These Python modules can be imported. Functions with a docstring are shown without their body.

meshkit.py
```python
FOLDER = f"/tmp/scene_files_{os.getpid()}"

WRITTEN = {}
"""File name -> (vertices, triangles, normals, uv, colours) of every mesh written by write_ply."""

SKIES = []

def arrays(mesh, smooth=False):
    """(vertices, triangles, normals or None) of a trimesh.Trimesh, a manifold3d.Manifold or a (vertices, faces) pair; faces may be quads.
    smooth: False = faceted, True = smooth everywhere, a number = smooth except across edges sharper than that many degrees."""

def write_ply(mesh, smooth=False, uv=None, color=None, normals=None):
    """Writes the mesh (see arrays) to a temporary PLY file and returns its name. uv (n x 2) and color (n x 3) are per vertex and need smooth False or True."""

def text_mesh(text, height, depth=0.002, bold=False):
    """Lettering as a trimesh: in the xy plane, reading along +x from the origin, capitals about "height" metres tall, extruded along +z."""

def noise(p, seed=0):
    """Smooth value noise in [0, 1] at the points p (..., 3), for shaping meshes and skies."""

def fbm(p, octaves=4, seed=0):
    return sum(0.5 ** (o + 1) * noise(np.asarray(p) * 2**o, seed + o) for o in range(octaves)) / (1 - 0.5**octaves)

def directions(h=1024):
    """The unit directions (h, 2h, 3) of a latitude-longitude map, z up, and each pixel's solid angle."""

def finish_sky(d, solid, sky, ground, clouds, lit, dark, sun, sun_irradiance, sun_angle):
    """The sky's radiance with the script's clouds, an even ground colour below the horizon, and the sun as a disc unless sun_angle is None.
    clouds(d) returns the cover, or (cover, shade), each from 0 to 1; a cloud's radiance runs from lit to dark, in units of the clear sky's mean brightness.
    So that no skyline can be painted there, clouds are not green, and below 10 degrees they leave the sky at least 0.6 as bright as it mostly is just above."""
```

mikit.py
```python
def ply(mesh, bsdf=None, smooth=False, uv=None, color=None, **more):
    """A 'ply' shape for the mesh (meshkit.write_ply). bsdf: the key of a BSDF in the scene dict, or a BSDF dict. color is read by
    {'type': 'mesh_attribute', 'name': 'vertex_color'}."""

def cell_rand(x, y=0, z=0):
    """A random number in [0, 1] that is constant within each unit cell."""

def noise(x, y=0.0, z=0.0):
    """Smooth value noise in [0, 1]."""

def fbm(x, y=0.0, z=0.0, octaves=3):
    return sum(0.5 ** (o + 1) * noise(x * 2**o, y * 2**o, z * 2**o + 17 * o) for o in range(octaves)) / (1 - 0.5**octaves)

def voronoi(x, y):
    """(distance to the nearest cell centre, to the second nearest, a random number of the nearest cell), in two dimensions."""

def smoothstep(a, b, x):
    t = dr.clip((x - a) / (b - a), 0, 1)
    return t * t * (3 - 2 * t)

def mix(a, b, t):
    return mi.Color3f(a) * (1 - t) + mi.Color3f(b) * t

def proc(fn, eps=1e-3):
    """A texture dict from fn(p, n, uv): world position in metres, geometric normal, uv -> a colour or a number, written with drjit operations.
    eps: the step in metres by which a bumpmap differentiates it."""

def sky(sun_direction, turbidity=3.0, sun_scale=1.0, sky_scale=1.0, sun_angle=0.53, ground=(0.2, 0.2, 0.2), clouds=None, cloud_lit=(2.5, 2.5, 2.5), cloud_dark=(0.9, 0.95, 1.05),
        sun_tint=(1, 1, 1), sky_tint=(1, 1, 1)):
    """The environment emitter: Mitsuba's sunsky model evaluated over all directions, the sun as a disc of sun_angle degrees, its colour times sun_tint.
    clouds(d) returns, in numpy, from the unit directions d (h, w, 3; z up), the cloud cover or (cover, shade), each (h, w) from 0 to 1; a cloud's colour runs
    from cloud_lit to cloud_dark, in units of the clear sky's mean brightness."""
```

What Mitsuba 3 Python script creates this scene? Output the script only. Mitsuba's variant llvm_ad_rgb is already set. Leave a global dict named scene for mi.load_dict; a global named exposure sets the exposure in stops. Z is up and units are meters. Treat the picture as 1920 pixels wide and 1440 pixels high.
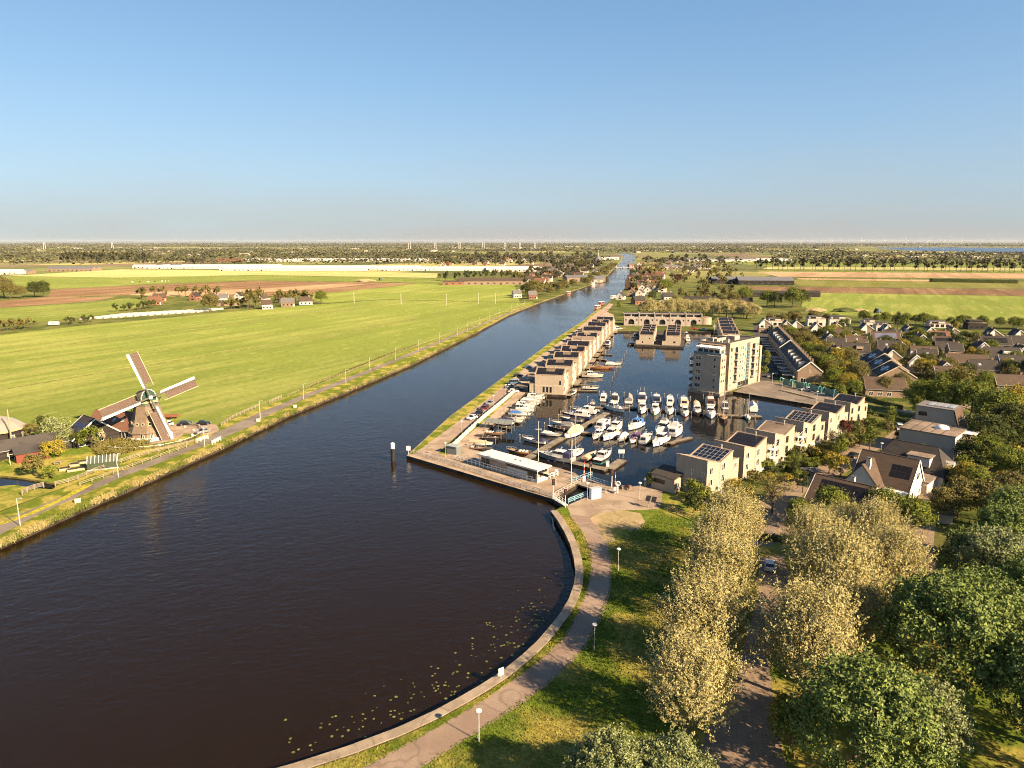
import math, numpy as np, trimesh, shapely, mitsuba as mi, drjit as dr, mikit, meshkit as mk
from shapely.geometry import Polygon, LineString, Point, box as sbox
from shapely.ops import unary_union
T = mi.ScalarTransform4f
scene, labels = {}, {}
# ---------------------------------------------------------------- camera, sky, exposure, air
scene['camera'] = {'type': 'perspective', 'fov': 71.57, 'fov_axis': 'x', 'near_clip': 1.0, 'far_clip': 60000.0,
                   'to_world': T().look_at(origin=[0, 0, 60], target=[0, math.cos(math.radians(11.3)) * 100, 60 - math.sin(math.radians(11.3)) * 100], up=[0, 0, 1]),
                   'medium': {'type': 'ref', 'id': 'air'}}
SUN = np.array([0.78, -0.625, 0.555])
def milky(d):
    """A thin uneven veil of haze low over the horizon, and a few faint wisps."""
    el = np.degrees(np.arcsin(np.clip(d[..., 2], 0, 1)))
    n = mk.fbm(np.stack([d[..., 0] * 5, d[..., 1] * 5, el * 0.35], -1), 4, 3)
    return np.clip(0.85 * np.exp(-el / 5.0) * (0.65 + 0.7 * n), 0, 0.9)
scene['sky'] = mikit.sky(SUN, clouds=milky, cloud_lit=(1.30, 1.22, 1.16), turbidity=3.6, sun_scale=2.1, sky_scale=0.80, sun_tint=(1.0, 0.96, 0.89), sky_tint=(0.90, 1.06, 1.16), ground=(0.085, 0.085, 0.08))
exposure = 2.6
scene['air'] = {'type': 'homogeneous', 'albedo': {'type': 'rgb', 'value': [0.90, 0.91, 0.93]}, 'sigma_t': {'type': 'rgb', 'value': [8.0e-6, 9.0e-6, 1.05e-5]}}
scene['haze'] = {'type': 'cube', 'to_world': T().translate([0, 0, 60.5]).scale([31000, 31000, 64.5]), 'bsdf': {'type': 'null'}, 'interior': {'type': 'ref', 'id': 'air'}}
labels['haze'] = {'kind': 'stuff', 'label': 'thin pale afternoon haze that fades the far fields'}
# ---------------------------------------------------------------- materials
noise, fbm, cr, vor, ss, mix = mikit.noise, mikit.fbm, mikit.cell_rand, mikit.voronoi, mikit.smoothstep, mikit.mix
K = 0.73      # albedo of all surfaces relative to the colours noted below
def rgb(c): return {'type': 'rgb', 'value': [float(x) * K for x in c]}
def mat(key, c, rough=0.7, spec=0.3, two=True, bump=None, **kw):
    b = {'type': 'principled', 'base_color': mikit.proc(lambda p, n, uv: c(p, n, uv) * K) if callable(c) else rgb(c), 'roughness': float(rough), 'specular': float(spec), **kw}
    if bump is not None:
        b = {'type': 'bumpmap', 'arbitrary': mikit.proc(bump[0], eps=bump[1]), 'scale': 1.0, 'bsdf': b}
    scene['m_' + key] = {'type': 'twosided', 'bsdf': b} if two else b
    return key
_plain = {}
def C(r, g, b, rough=0.6, spec=0.35, metal=0.0):
    k = (round(r, 3), round(g, 3), round(b, 3), rough, spec, metal)
    if k not in _plain:
        _plain[k] = mat('paint_%03d' % len(_plain), (r, g, b), rough, spec, metallic=metal)
    return _plain[k]
# ---------------------------------------------------------------- mesh helpers
class MB:
    """Collects vertices and triangles of one mesh."""
    def __init__(s): s.v, s.f, s.n = [], [], 0
    def add(s, v, f):
        v = np.asarray(v, float).reshape(-1, 3); f = np.asarray(f, int)
        if f.shape[1] == 4: f = np.vstack([f[:, [0, 1, 2]], f[:, [0, 2, 3]]])
        s.v.append(v); s.f.append(f + s.n); s.n += len(v); return s
    def mesh(s): return np.vstack(s.v), np.vstack(s.f)
    def box(s, x0, x1, y0, y1, z0, z1):
        v = [(x, y, z) for x in (x0, x1) for y in (y0, y1) for z in (z0, z1)]
        return s.add(v, [(0, 1, 3, 2), (4, 6, 7, 5), (0, 4, 5, 1), (2, 3, 7, 6), (0, 2, 6, 4), (1, 5, 7, 3)])
    def cbox(s, cx, cy, cz, sx, sy, sz, rz=0.0):
        c, n = math.cos(rz), math.sin(rz)
        v = [(cx + x * c - y * n, cy + x * n + y * c, cz + z) for x in (-sx / 2, sx / 2) for y in (-sy / 2, sy / 2) for z in (-sz / 2, sz / 2)]
        return s.add(v, [(0, 1, 3, 2), (4, 6, 7, 5), (0, 4, 5, 1), (2, 3, 7, 6), (0, 2, 6, 4), (1, 5, 7, 3)])
    def prism(s, pts, z0, z1, cap0=True):
        """A convex or simple polygon in plan, from z0 to z1 (numbers or one per point)."""
        p = np.asarray(pts, float)
        a = 0.5 * np.sum(p[:, 0] * np.roll(p[:, 1], -1) - p[:, 1] * np.roll(p[:, 0], -1))
        if a < 0:
            p = p[::-1]; z0, z1 = [np.asarray(z)[::-1] if np.ndim(z) else z for z in (z0, z1)]
        n = len(p); b = np.c_[p, np.broadcast_to(z0, n)]; t = np.c_[p, np.broadcast_to(z1, n)]
        i = np.arange(n); j = (i + 1) % n
        s.add(np.vstack([b, t]), np.c_[i, j, j + n, i + n])
        tv, tf = trimesh.creation.triangulate_polygon(Polygon(p), engine='earcut') if n > 4 else (p, np.array([[0, 1, 2], [0, 2, 3]][:n - 2]))
        z = dict(zip(map(lambda q: (round(q[0], 4), round(q[1], 4)), p), zip(b[:, 2], t[:, 2])))
        g = [z.get((round(q[0], 4), round(q[1], 4)), (b[0, 2], t[0, 2])) for q in tv]
        s.add(np.c_[tv, [q[1] for q in g]], tf)
        if cap0: s.add(np.c_[tv, [q[0] for q in g]], tf[:, ::-1])
        return s
    def profile(s, pts, axis, a, b):
        """A polygon in (horizontal, z) swept along an axis: 'x' (pts are y,z) or 'y' (pts are x,z)."""
        p = np.asarray(pts, float); n = len(p); i = np.arange(n); j = (i + 1) % n
        def lift(q, t): return np.c_[np.full(len(q), t), q[:, 0], q[:, 1]] if axis == 'x' else np.c_[q[:, 0], np.full(len(q), t), q[:, 1]]
        s.add(np.vstack([lift(p, a), lift(p, b)]), np.c_[i, j, j + n, i + n])
        tv, tf = trimesh.creation.triangulate_polygon(Polygon(p), engine='earcut')
        s.add(lift(tv, a), tf); s.add(lift(tv, b), tf[:, ::-1]); return s
    def tube(s, pts, r, n=6, cap=True):
        p = np.asarray(pts, float); r = np.broadcast_to(r, len(p)).astype(float)
        t = np.gradient(p, axis=0); t /= np.linalg.norm(t, axis=1, keepdims=True) + 1e-12
        ref = np.where(np.abs(t[:, 2:]) < 0.9, [[0, 0, 1.0]], [[1.0, 0, 0]])
        a = np.cross(t, ref); a /= np.linalg.norm(a, axis=1, keepdims=True) + 1e-12; b = np.cross(t, a)
        g = np.arange(n) * 2 * np.pi / n
        v = p[:, None] + r[:, None, None] * (np.cos(g)[None, :, None] * a[:, None] + np.sin(g)[None, :, None] * b[:, None])
        m = len(p); q = []
        for k in range(m - 1):
            for h in range(n): q.append((k * n + h, k * n + (h + 1) % n, (k + 1) * n + (h + 1) % n, (k + 1) * n + h))
        s.add(v.reshape(-1, 3), q)
        if cap:
            for k in (0, m - 1):
                s.add(np.vstack([v[k], p[k]]), [(h, (h + 1) % n, n) for h in range(n)])
        return s
    def bar(s, a, b, w, h=None):
        """A rectangular bar between two points."""
        a, b = np.asarray(a, float), np.asarray(b, float); h = w if h is None else h
        t = b - a; t /= np.linalg.norm(t)
        u = np.cross(t, [0, 0, 1.0] if abs(t[2]) < 0.95 else [1.0, 0, 0]); u /= np.linalg.norm(u); w_ = np.cross(u, t)
        v = [p + u * (w / 2) * i + w_ * (h / 2) * j for p in (a, b) for i in (-1, 1) for j in (-1, 1)]
        return s.add(v, [(0, 1, 3, 2), (4, 6, 7, 5), (0, 4, 5, 1), (2, 3, 7, 6), (0, 2, 6, 4), (1, 5, 7, 3)])
    def lathe(s, prof, n=12, cx=0, cy=0, phase=0.0):
        p = np.asarray(prof, float); g = np.arange(n) * 2 * np.pi / n + phase
        v = np.stack([cx + p[:, :1] * np.cos(g), cy + p[:, :1] * np.sin(g), np.repeat(p[:, 1:], n, 1)], -1).reshape(-1, 3); q = []
        for k in range(len(p) - 1):
            for h in range(n): q.append((k * n + h, k * n + (h + 1) % n, (k + 1) * n + (h + 1) % n, (k + 1) * n + h))
        s.add(v, q)
        for k in (0, len(p) - 1):
            if p[k, 0] > 1e-6: s.add(np.vstack([v[k * n:(k + 1) * n], [cx, cy, p[k, 1]]]), [(h, (h + 1) % n, n) for h in range(n)])
        return s
    def quad(s, a, b, c, d): return s.add([a, b, c, d], [(0, 1, 2, 3)])
    def slab(s, pts, t):
        """A flat polygon of 3-d points given a thickness t downwards along its normal."""
        p = np.asarray(pts, float); n = np.cross(p[1] - p[0], p[2] - p[0]); n /= np.linalg.norm(n)
        if n[2] < 0: n = -n
        m = len(p); i = np.arange(m); j = (i + 1) % m
        s.add(np.vstack([p, p - n * t]), np.c_[i, j, j + m, i + m])
        for o in (p, p - n * t): s.add(o, [(0, k, k + 1) for k in range(1, m - 1)])
        return s
def sheet(poly, z):
    """A horizontal sheet from a shapely polygon."""
    b = MB()
    for g in getattr(poly, 'geoms', [poly]):
        if g.geom_type != 'Polygon' or g.area < 1e-3: continue
        v, f = trimesh.creation.triangulate_polygon(g, engine='earcut')
        e, d = v[f[:, 1]] - v[f[:, 0]], v[f[:, 2]] - v[f[:, 0]]; n = e[:, 0] * d[:, 1] - e[:, 1] * d[:, 0]; f = np.where((n < 0)[:, None], f[:, ::-1], f)
        b.add(np.c_[v, np.full(len(v), z)], f)
    return b
def skirt(poly, z0, z1):
    """The upright walls round a polygon's rings."""
    b = MB()
    for g in getattr(poly, 'geoms', [poly]):
        for r in [g.exterior, *g.interiors]:
            p = np.array(r.coords)[:-1]; n = len(p); i = np.arange(n); j = (i + 1) % n
            b.add(np.vstack([np.c_[p, np.full(n, z0)], np.c_[p, np.full(n, z1)]]), np.c_[i, j, j + n, i + n])
    return b
# ---------------------------------------------------------------- entries
_count = {}
def numbered(name):
    k = _count.get(name, 0); _count[name] = k + 1
    return name if k == 0 else '%s_%03d' % (name, k)
def X(x=0, y=0, z=0, rz=0.0, s=1.0):
    return T().translate([x, y, z]).rotate([0, 0, 1], math.degrees(rz)).scale(s if np.ndim(s) else [s, s, s])
_ply = {}
def shape(mesh, bsdf, to=None, smooth=False):
    k = (id(mesh), smooth)
    if k not in _ply: _ply[k] = (mikit.ply(mesh.mesh() if isinstance(mesh, MB) else mesh, None, smooth), mesh)
    d = {**_ply[k][0], 'bsdf': {'type': 'ref', 'id': 'm_' + bsdf}}
    if to is not None: d['to_world'] = to
    return d
def lab(key, label=None, cat=None, group=None, kind=None):
    labels[key] = {k: v for k, v in (('label', label), ('category', cat), ('group', group), ('kind', kind)) if v}
def thing(name, label, cat, group=None):
    key = numbered(name); lab(key, label, cat, group); return key
def one(name, mesh, bsdf, label, cat, group=None, to=None, smooth=False):
    key = thing(name, label, cat, group); scene[key] = shape(mesh, bsdf, to, smooth); return key
def part(parent, name, mesh, bsdf, to=None, smooth=False, label=None, kind=None):
    key = numbered(parent + '__' + name); scene[key] = shape(mesh, bsdf, to, smooth)
    if label or kind: lab(key, label, None, None, kind)
    return key
def struct(name, mesh, bsdf, label=None, smooth=False, kind='structure'):
    key = numbered(name); scene[key] = shape(mesh, bsdf, None, smooth); lab(key, label, None, None, kind); return key
class Kit:
    """The parts of one kind of thing, built once: put() adds a copy of it, part by part, under a key of its own."""
    def __init__(s): s.parts = []
    def p(s, name, mesh, bsdf, smooth=False):
        used = [q[0] for q in s.parts]; key, n = name, 0
        while key in used: n += 1; key = '%s_%03d' % (name, n)
        s.parts.append((key, mesh, bsdf, smooth)); return key
    def put(s, name, label, cat, group, to, skin={}, skip=()):
        key = thing(name, label, cat, group)
        for k, m, b, sm in s.parts:
            if k not in skip: scene[key + '__' + k] = shape(m, skin.get(k, skin.get(b, b)), to, sm)
        return key
rs = np.random.RandomState
ORD = ['first', 'second', 'third', 'fourth', 'fifth', 'sixth', 'seventh', 'eighth', 'ninth', 'tenth', 'eleventh', 'twelfth', 'thirteenth', 'fourteenth', 'fifteenth', 'sixteenth', 'seventeenth', 'eighteenth', 'nineteenth', 'twentieth'] + ['twenty-' + a for a in ('first', 'second', 'third', 'fourth', 'fifth', 'sixth', 'seventh', 'eighth', 'ninth')] + ['thirtieth']

# ================================================================ the land
WL = [(-113.86, 81.38), (-101.75, 132.18), (-97.41, 150.96), (-93.01, 167.92), (-85.54, 199.08), (-77.82, 241.11), (-66.60, 280.97), (-49.31, 346.41), (-21.8, 481.5), (-1.8, 588.4), (27.5, 705.4), (59.5, 820.8), (111.1, 1007.7), (170.5, 1282.2), (229.1, 1617.5), (328.7, 2187.5), (444.4, 2890.4), (535.2, 3517.0), (567.0, 4042.1)]
WR = [(656.6, 4042.1), (550.0, 3236.5), (382.7, 2248.3), (263.0, 1555.0), (182.8, 1127.1), (142.5, 910.0), (104.3, 743.8), (78.5, 646.4), (56.9, 552.4), (24.3, 428.4), (12.17, 377.09), (-4.70, 307.63), (-21.40, 238.78)]
PIER = [(-29.77, 192.44), (9.73, 157.71)]
LOCK_OUT = [(12.42, 153.59), (11.16, 152.93)]
CURVE = [(8.80, 149.67), (9.99, 144.13), (11.02, 137.85), (11.71, 131.55), (11.91, 125.30), (11.72, 119.78), (10.99, 114.69), (9.76, 109.80), (8.10, 105.27), (6.34, 101.54), (4.00, 96.87), (1.78, 93.37), (-1.04, 89.46), (-3.97, 86.18), (-6.73, 83.44), (-9.55, 80.85), (-14.10, 77.32), (-19.19, 74.22), (-25.00, 71.25), (-31.32, 68.48), (-40.26, 65.23), (-51.98, 61.76), (-70.17, 58.29), (-92.02, 55.41)]
canal = Polygon(WL + WR + PIER + LOCK_OUT + CURVE).buffer(0)
ISLAND = [(87.4, 478.6), (71.3, 411.3), (98.0, 402.7), (118.4, 478.6)]
HARB = [(18.65, 171.80), (16.39, 176.88), (12.37, 181.34), (-12.74, 199.30), (5.31, 276.83), (21.37, 272.81), (24.50, 290.72), (35.40, 341.76), (46.92, 386.56), (59.1, 439.3), (68.7, 477.1)] + ISLAND + [(134.8, 472.8), (113.82, 384.63), (99.57, 314.91), (74.13, 285.22), (82.15, 275.82), (89.12, 279.92), (111.81, 255.59), (121.45, 255.15), (94.13, 224.99), (77.39, 207.22), (63.15, 192.44), (41.17, 169.76), (34.94, 169.36), (32.91, 167.76), (25.65, 165.05), (23.82, 166.98), (22.14, 169.36)]
harbour = Polygon(HARB).buffer(0)
LOCK = [(9.73, 157.71), (18.65, 171.80), (22.14, 169.36), (18.78, 160.57), (12.42, 153.59)]
lock_water = Polygon(LOCK).buffer(0)
lake = Polygon([(4003.2, 8032.2), (4982.8, 8448.6), (5256.5, 7311.4), (6135.5, 6709.2), (3794.9, 4145.2), (2937.9, 4145.2), (2783.0, 4488.6), (2843.1, 5207.0)])
pond = Polygon([(-136.94, 170.57), (-131.52, 174.31), (-124.91, 172.63), (-118.55, 170.16), (-113.02, 167.76), (-112.48, 165.05), (-116.37, 165.81), (-123.20, 168.16), (-133.08, 165.43)]).buffer(0.5)
moat = Polygon([(-182.56, 231.33), (-168.32, 226.37), (-157.18, 220.28), (-143.94, 211.41), (-142.98, 208.40), (-152.42, 213.25), (-164.02, 220.28), (-177.29, 224.30)])
waters = unary_union([canal.buffer(0.02), harbour.buffer(0.02), lock_water.buffer(0.02)])
wet = unary_union([waters, lake, pond, moat])
def tiles(poly, z, lim=30000.0):
    out = MB()
    def rec(x0, y0, s):
        d = max(0.0, max(abs(x0 + s / 2), abs(y0 + s / 2 - 200)) - s / 2)
        if s > max(160, d * 0.8) and s > 100:
            for i in (0, 1):
                for j in (0, 1): rec(x0 + i * s / 2, y0 + j * s / 2, s / 2)
            return
        g = poly.intersection(sbox(x0, y0, x0 + s, y0 + s))
        if not g.is_empty: b = sheet(g, z); out.v += b.v; out.f += [f + out.n for f in b.f]; out.n += b.n
    rec(-lim, -lim, 2 * lim)
    return out
GU = math.atan2(*(np.array((-194.7, 538.0)) - np.array((-275.49, 378.01)))[::-1])
cu, su = math.cos(GU), math.sin(GU)
def streak(p): return p.x * cu + p.y * su, p.y * cu - p.x * su
def ground_col(p, n, uv):
    u, v = streak(p)
    far = ss(900, 1700, p.y)
    a = cr(dr.floor(u / 420 + 0.6 * noise(v / 900)), dr.floor(v / 170), 3.0)
    c = mix((0.075, 0.085, 0.035), (0.135, 0.14, 0.055), ss(0.2, 0.5, a)); c = dr.select(a > 0.72, mi.Color3f(0.13, 0.10, 0.07), c); c = dr.select(a > 0.90, mi.Color3f(0.24, 0.22, 0.09), c)
    near = mix((0.060, 0.075, 0.018), (0.115, 0.115, 0.035), ss(0.35, 0.7, fbm(p.x / 9, p.y / 9, 0.0, 3)))
    return mix(near, c, far) * (0.75 + 0.5 * fbm(u / 40, v / 7, 1.0, 3))
mat('ground_soil', ground_col, 0.95, 0.1)
def grass_field(base, dry, su_=55.0, sv_=4.5, k=0.25):
    def f(p, n, uv):
        u, v = streak(p)
        t = fbm(u / su_, v / sv_, 0.0, 4); w = fbm(p.x / 55, p.y / 55, 4.0, 3)
        c = mix(base, dry, ss(0.45, 0.75, t * 0.6 + w * 0.45))
        c = mix(c, (0.36, 0.33, 0.13), 0.5 * ss(0.72, 0.84, fbm(u / 12, v / 2.0, 9.0, 3)))
        return c * (0.80 + 0.4 * fbm(p.x / 1.3, p.y / 1.3, 2.0, 2)) * (1 - k * 0.35 * ss(0.5, 0.64, noise(u / 160, v / 11, 5.0)))
    return f
mat('pasture_grass', grass_field((0.150, 0.183, 0.036), (0.215, 0.230, 0.060)), 0.95, 0.1)
mat('meadow_grass', grass_field((0.115, 0.145, 0.030), (0.175, 0.19, 0.05), 60, 5), 0.95, 0.1)
mat('dry_meadow', grass_field((0.28, 0.27, 0.11), (0.34, 0.31, 0.14), 90, 9), 0.95, 0.1)
mat('bare_soil', grass_field((0.150, 0.090, 0.052), (0.215, 0.140, 0.080), 200, 5, 0.6), 0.97, 0.1)
mat('pale_soil', grass_field((0.30, 0.20, 0.12), (0.34, 0.24, 0.14), 200, 6, 0.5), 0.97, 0.1)
mat('olive_field', grass_field((0.135, 0.135, 0.035), (0.17, 0.16, 0.05), 120, 8), 0.95, 0.1)
def lawn_col(p, n, uv):
    t = fbm(p.x / 6, p.y / 6, 0.0, 4); f = fbm(p.x / 0.7, p.y / 0.7, 3.0, 3)
    return mix((0.105, 0.145, 0.017), (0.275, 0.235, 0.055), ss(0.36, 0.68, t)) * (0.6 + 0.8 * f)
mat('garden_grass', lambda p, n, uv: mix((0.045, 0.065, 0.012), (0.13, 0.125, 0.035), ss(0.35, 0.7, fbm(p.x / 5, p.y / 5, 0.0, 4))) * (0.6 + 0.8 * fbm(p.x / 0.9, p.y / 0.9, 3.0, 3)), 0.95, 0.1)
mat('lawn_grass', lawn_col, 0.95, 0.1, bump=(lambda p, n, uv: 0.10 * fbm(p.x / 0.45, p.y / 0.45, 0.0, 3), 0.04))
def verge_col(p, n, uv):
    t = fbm(p.x / 3, p.y / 3, 0.0, 4); f = fbm(p.x / 0.6, p.y / 0.6, 3.0, 3)
    return mix((0.105, 0.135, 0.014), (0.29, 0.24, 0.06), ss(0.42, 0.72, t)) * (0.6 + 0.8 * f)
mat('verge_grass', verge_col, 0.95, 0.1, bump=(lambda p, n, uv: 0.15 * fbm(p.x / 0.7, p.y / 0.7, 0.0, 3), 0.06))
def asphalt(base, tint, s=1.0):
    def f(p, n, uv):
        t = fbm(p.x / (5 * s), p.y / (5 * s), 0.0, 4); f = noise(p.x / 0.12, p.y / 0.12)
        crack = ss(0.03, 0.0, dr.abs(fbm(p.x / 7, p.y / 7, 6.0, 4) - 0.5)) * 0.25
        return mix(base, tint, ss(0.3, 0.7, t)) * (0.88 + 0.24 * f) * (1 - crack)
    return f
mat('asphalt', asphalt((0.15, 0.125, 0.105), (0.20, 0.17, 0.145)), 0.9, 0.2)
mat('path_asphalt', asphalt((0.25, 0.18, 0.14), (0.31, 0.235, 0.185)), 0.9, 0.2)
mat('pavement', asphalt((0.26, 0.195, 0.145), (0.35, 0.275, 0.21), 0.6), 0.9, 0.2)
mat('dark_asphalt', asphalt((0.05, 0.045, 0.042), (0.075, 0.067, 0.06)), 0.9, 0.2)
mat('sand', asphalt((0.40, 0.29, 0.18), (0.30, 0.24, 0.12), 0.5), 0.95, 0.1)
def brick_paving(p, n, uv):
    x = p.x * 0.88 + p.y * 0.47; y = p.y * 0.88 - p.x * 0.47
    r = dr.floor(y / 0.42); xs = x / 0.84 + 0.5 * (r - 2 * dr.floor(r / 2))
    j = ss(0.06, 0.0, dr.minimum(dr.abs(xs - dr.floor(xs + 0.5)), dr.abs(y / 0.42 - dr.floor(y / 0.42 + 0.5))))
    return mix((0.20, 0.145, 0.105), (0.30, 0.225, 0.165), cr(dr.floor(xs), r) * 0.5 + 0.5 * fbm(p.x / 4, p.y / 4)) * (1 - 0.4 * j)
mat('brick_paving', brick_paving, 0.9, 0.2)
mat('concrete', asphalt((0.27, 0.215, 0.16), (0.36, 0.29, 0.22), 0.4), 0.85, 0.25)
mat('dark_timber', asphalt((0.032, 0.025, 0.019), (0.065, 0.052, 0.040), 0.3), 0.85, 0.25)
mat('weathered_deck', asphalt((0.16, 0.135, 0.10), (0.24, 0.20, 0.155), 0.3), 0.85, 0.25)
mat('reed_bank', asphalt((0.10, 0.105, 0.03), (0.24, 0.19, 0.08), 0.3), 0.95, 0.1)
def waves(p, n, uv):
    g = 0.18 + 1.35 * ss(0.34, 0.66, fbm(p.x / 50 + p.y / 120, p.y / 75, 7.0, 4))
    a = fbm(p.x / 1.5 + p.y / 4.5, p.y / 0.75 - p.x / 2.2, 0.0, 3)
    return g * (0.043 * a + 0.02 * noise(p.x / 3.2 + p.y / 9, p.y / 1.7 - p.x / 5, 3.0))
mat('canal_water', (0.0155, 0.0085, 0.0026), 0.10, 0.15, bump=(waves, 0.05))
mat('harbour_water', (0.010, 0.009, 0.009), 0.06, 0.10, bump=(lambda p, n, uv: 0.014 * fbm(p.x / 1.3, p.y / 0.8, 0.0, 3) + 0.02 * noise(p.x / 5, p.y / 3, 2.0), 0.05))
land = sbox(-30000, -30000, 30000, 30000).difference(wet)
struct('ground', tiles(land, 1.0), 'ground_soil', 'flat polder land reaching to the horizon')
struct('canal_water', sheet(canal.buffer(0.3), 0.0), 'canal_water', 'broad dark canal with small ripples')
struct('harbour_water', sheet(unary_union([harbour, lock_water]).buffer(0.25), 0.004), 'harbour_water', 'calm dark water of the boat harbour')
mat('lake_water', (0.012, 0.030, 0.075), 0.25, 0.25)
struct('lake_water', sheet(lake.buffer(1), 0.5), 'lake_water', 'narrow blue lake near the horizon on the right')
struct('pond_water', sheet(unary_union([pond, moat]).buffer(0.1), 0.55), 'harbour_water', 'dark garden pond and moat by the windmill')
struct('quay_wall', skirt(waters, -0.6, 1.0), 'dark_timber', 'dark timber sheeting along the water edge')
struct('pond_bank', skirt(unary_union([pond, moat, lake]), 0.3, 1.0), 'reed_bank', 'muddy banks of pond, moat and lake')
def P(c): return Polygon(c).buffer(0)
struct('estate_lawn', tiles(P([(59.21, 169.36), (76.65, 188.44), (93.97, 200.95), (127.74, 255.15), (120.26, 290.72), (122.29, 334.27), (159.3, 480.1), (192.3, 532.5), (247.0, 547.4), (373.8, 486.1), (153.73, 171.39), (103.55, 137.85), (84.38, 135.16), (59.49, 137.85)]).difference(wet), 1.003), 'garden_grass', 'gardens and lawns of the housing estate')
def road(name, poly, z, m, label): return struct(name, sheet(poly.difference(wet) if isinstance(poly, Polygon) else poly, z), m, label)
# fields, left of the canal
pasture = P([(-333.71, 362.83), (-331.6, 457.5), (-310.1, 508.2), (-286.2, 543.6), (-251.1, 597.4), (-222.9, 646.4), (-181.3, 691.8), (-133.5, 743.8), (-59.5, 723.4), (7.9, 704.1), (21.5, 716.9), (15.0, 668.4), (-23.4, 518.3), (-73.15, 309.76), (-91.85, 235.74), (-97.33, 224.30), (-114.72, 224.30), (-130.22, 220.94), (-143.94, 211.41), (-167.83, 225.68), (-207.95, 242.68)])
struct('pasture', tiles(pasture.difference(wet), 1.004), 'pasture_grass', 'wide bright green pasture behind the windmill')
struct('far_pasture', tiles(P([(-184.5, 704.1), (-242.7, 812.4), (-166.7, 947.9), (-137.9, 1040.6), (3.8, 1020.6), (5.3, 884.7), (8.0, 710.4), (-60.1, 730.1), (-134.8, 750.9)]), 1.02), 'pasture_grass', 'bright green pasture in front of the far barns')
struct('ploughed_field', sheet(P([(-512.4, 788.2), (-582.4, 904.8), (-518.9, 995.2), (-397.5, 1113.0), (-140.4, 1047.4), (-168.7, 959.3), (-206.7, 865.5), (-249.3, 804.2), (-311.9, 772.8), (-424.7, 812.4)]), 1.03), 'bare_soil', 'brown ploughed field left of the canal')
struct('pale_ploughed_strip', sheet(P([(-436.9, 812.4), (-426.3, 865.5), (-329.5, 920.5), (-256.8, 1014.1), (-205.2, 1020.6), (-245.7, 915.2), (-303.5, 847.0), (-365.1, 788.2)]), 1.06), 'pale_soil', 'pale dry strip in the ploughed field')
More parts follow.
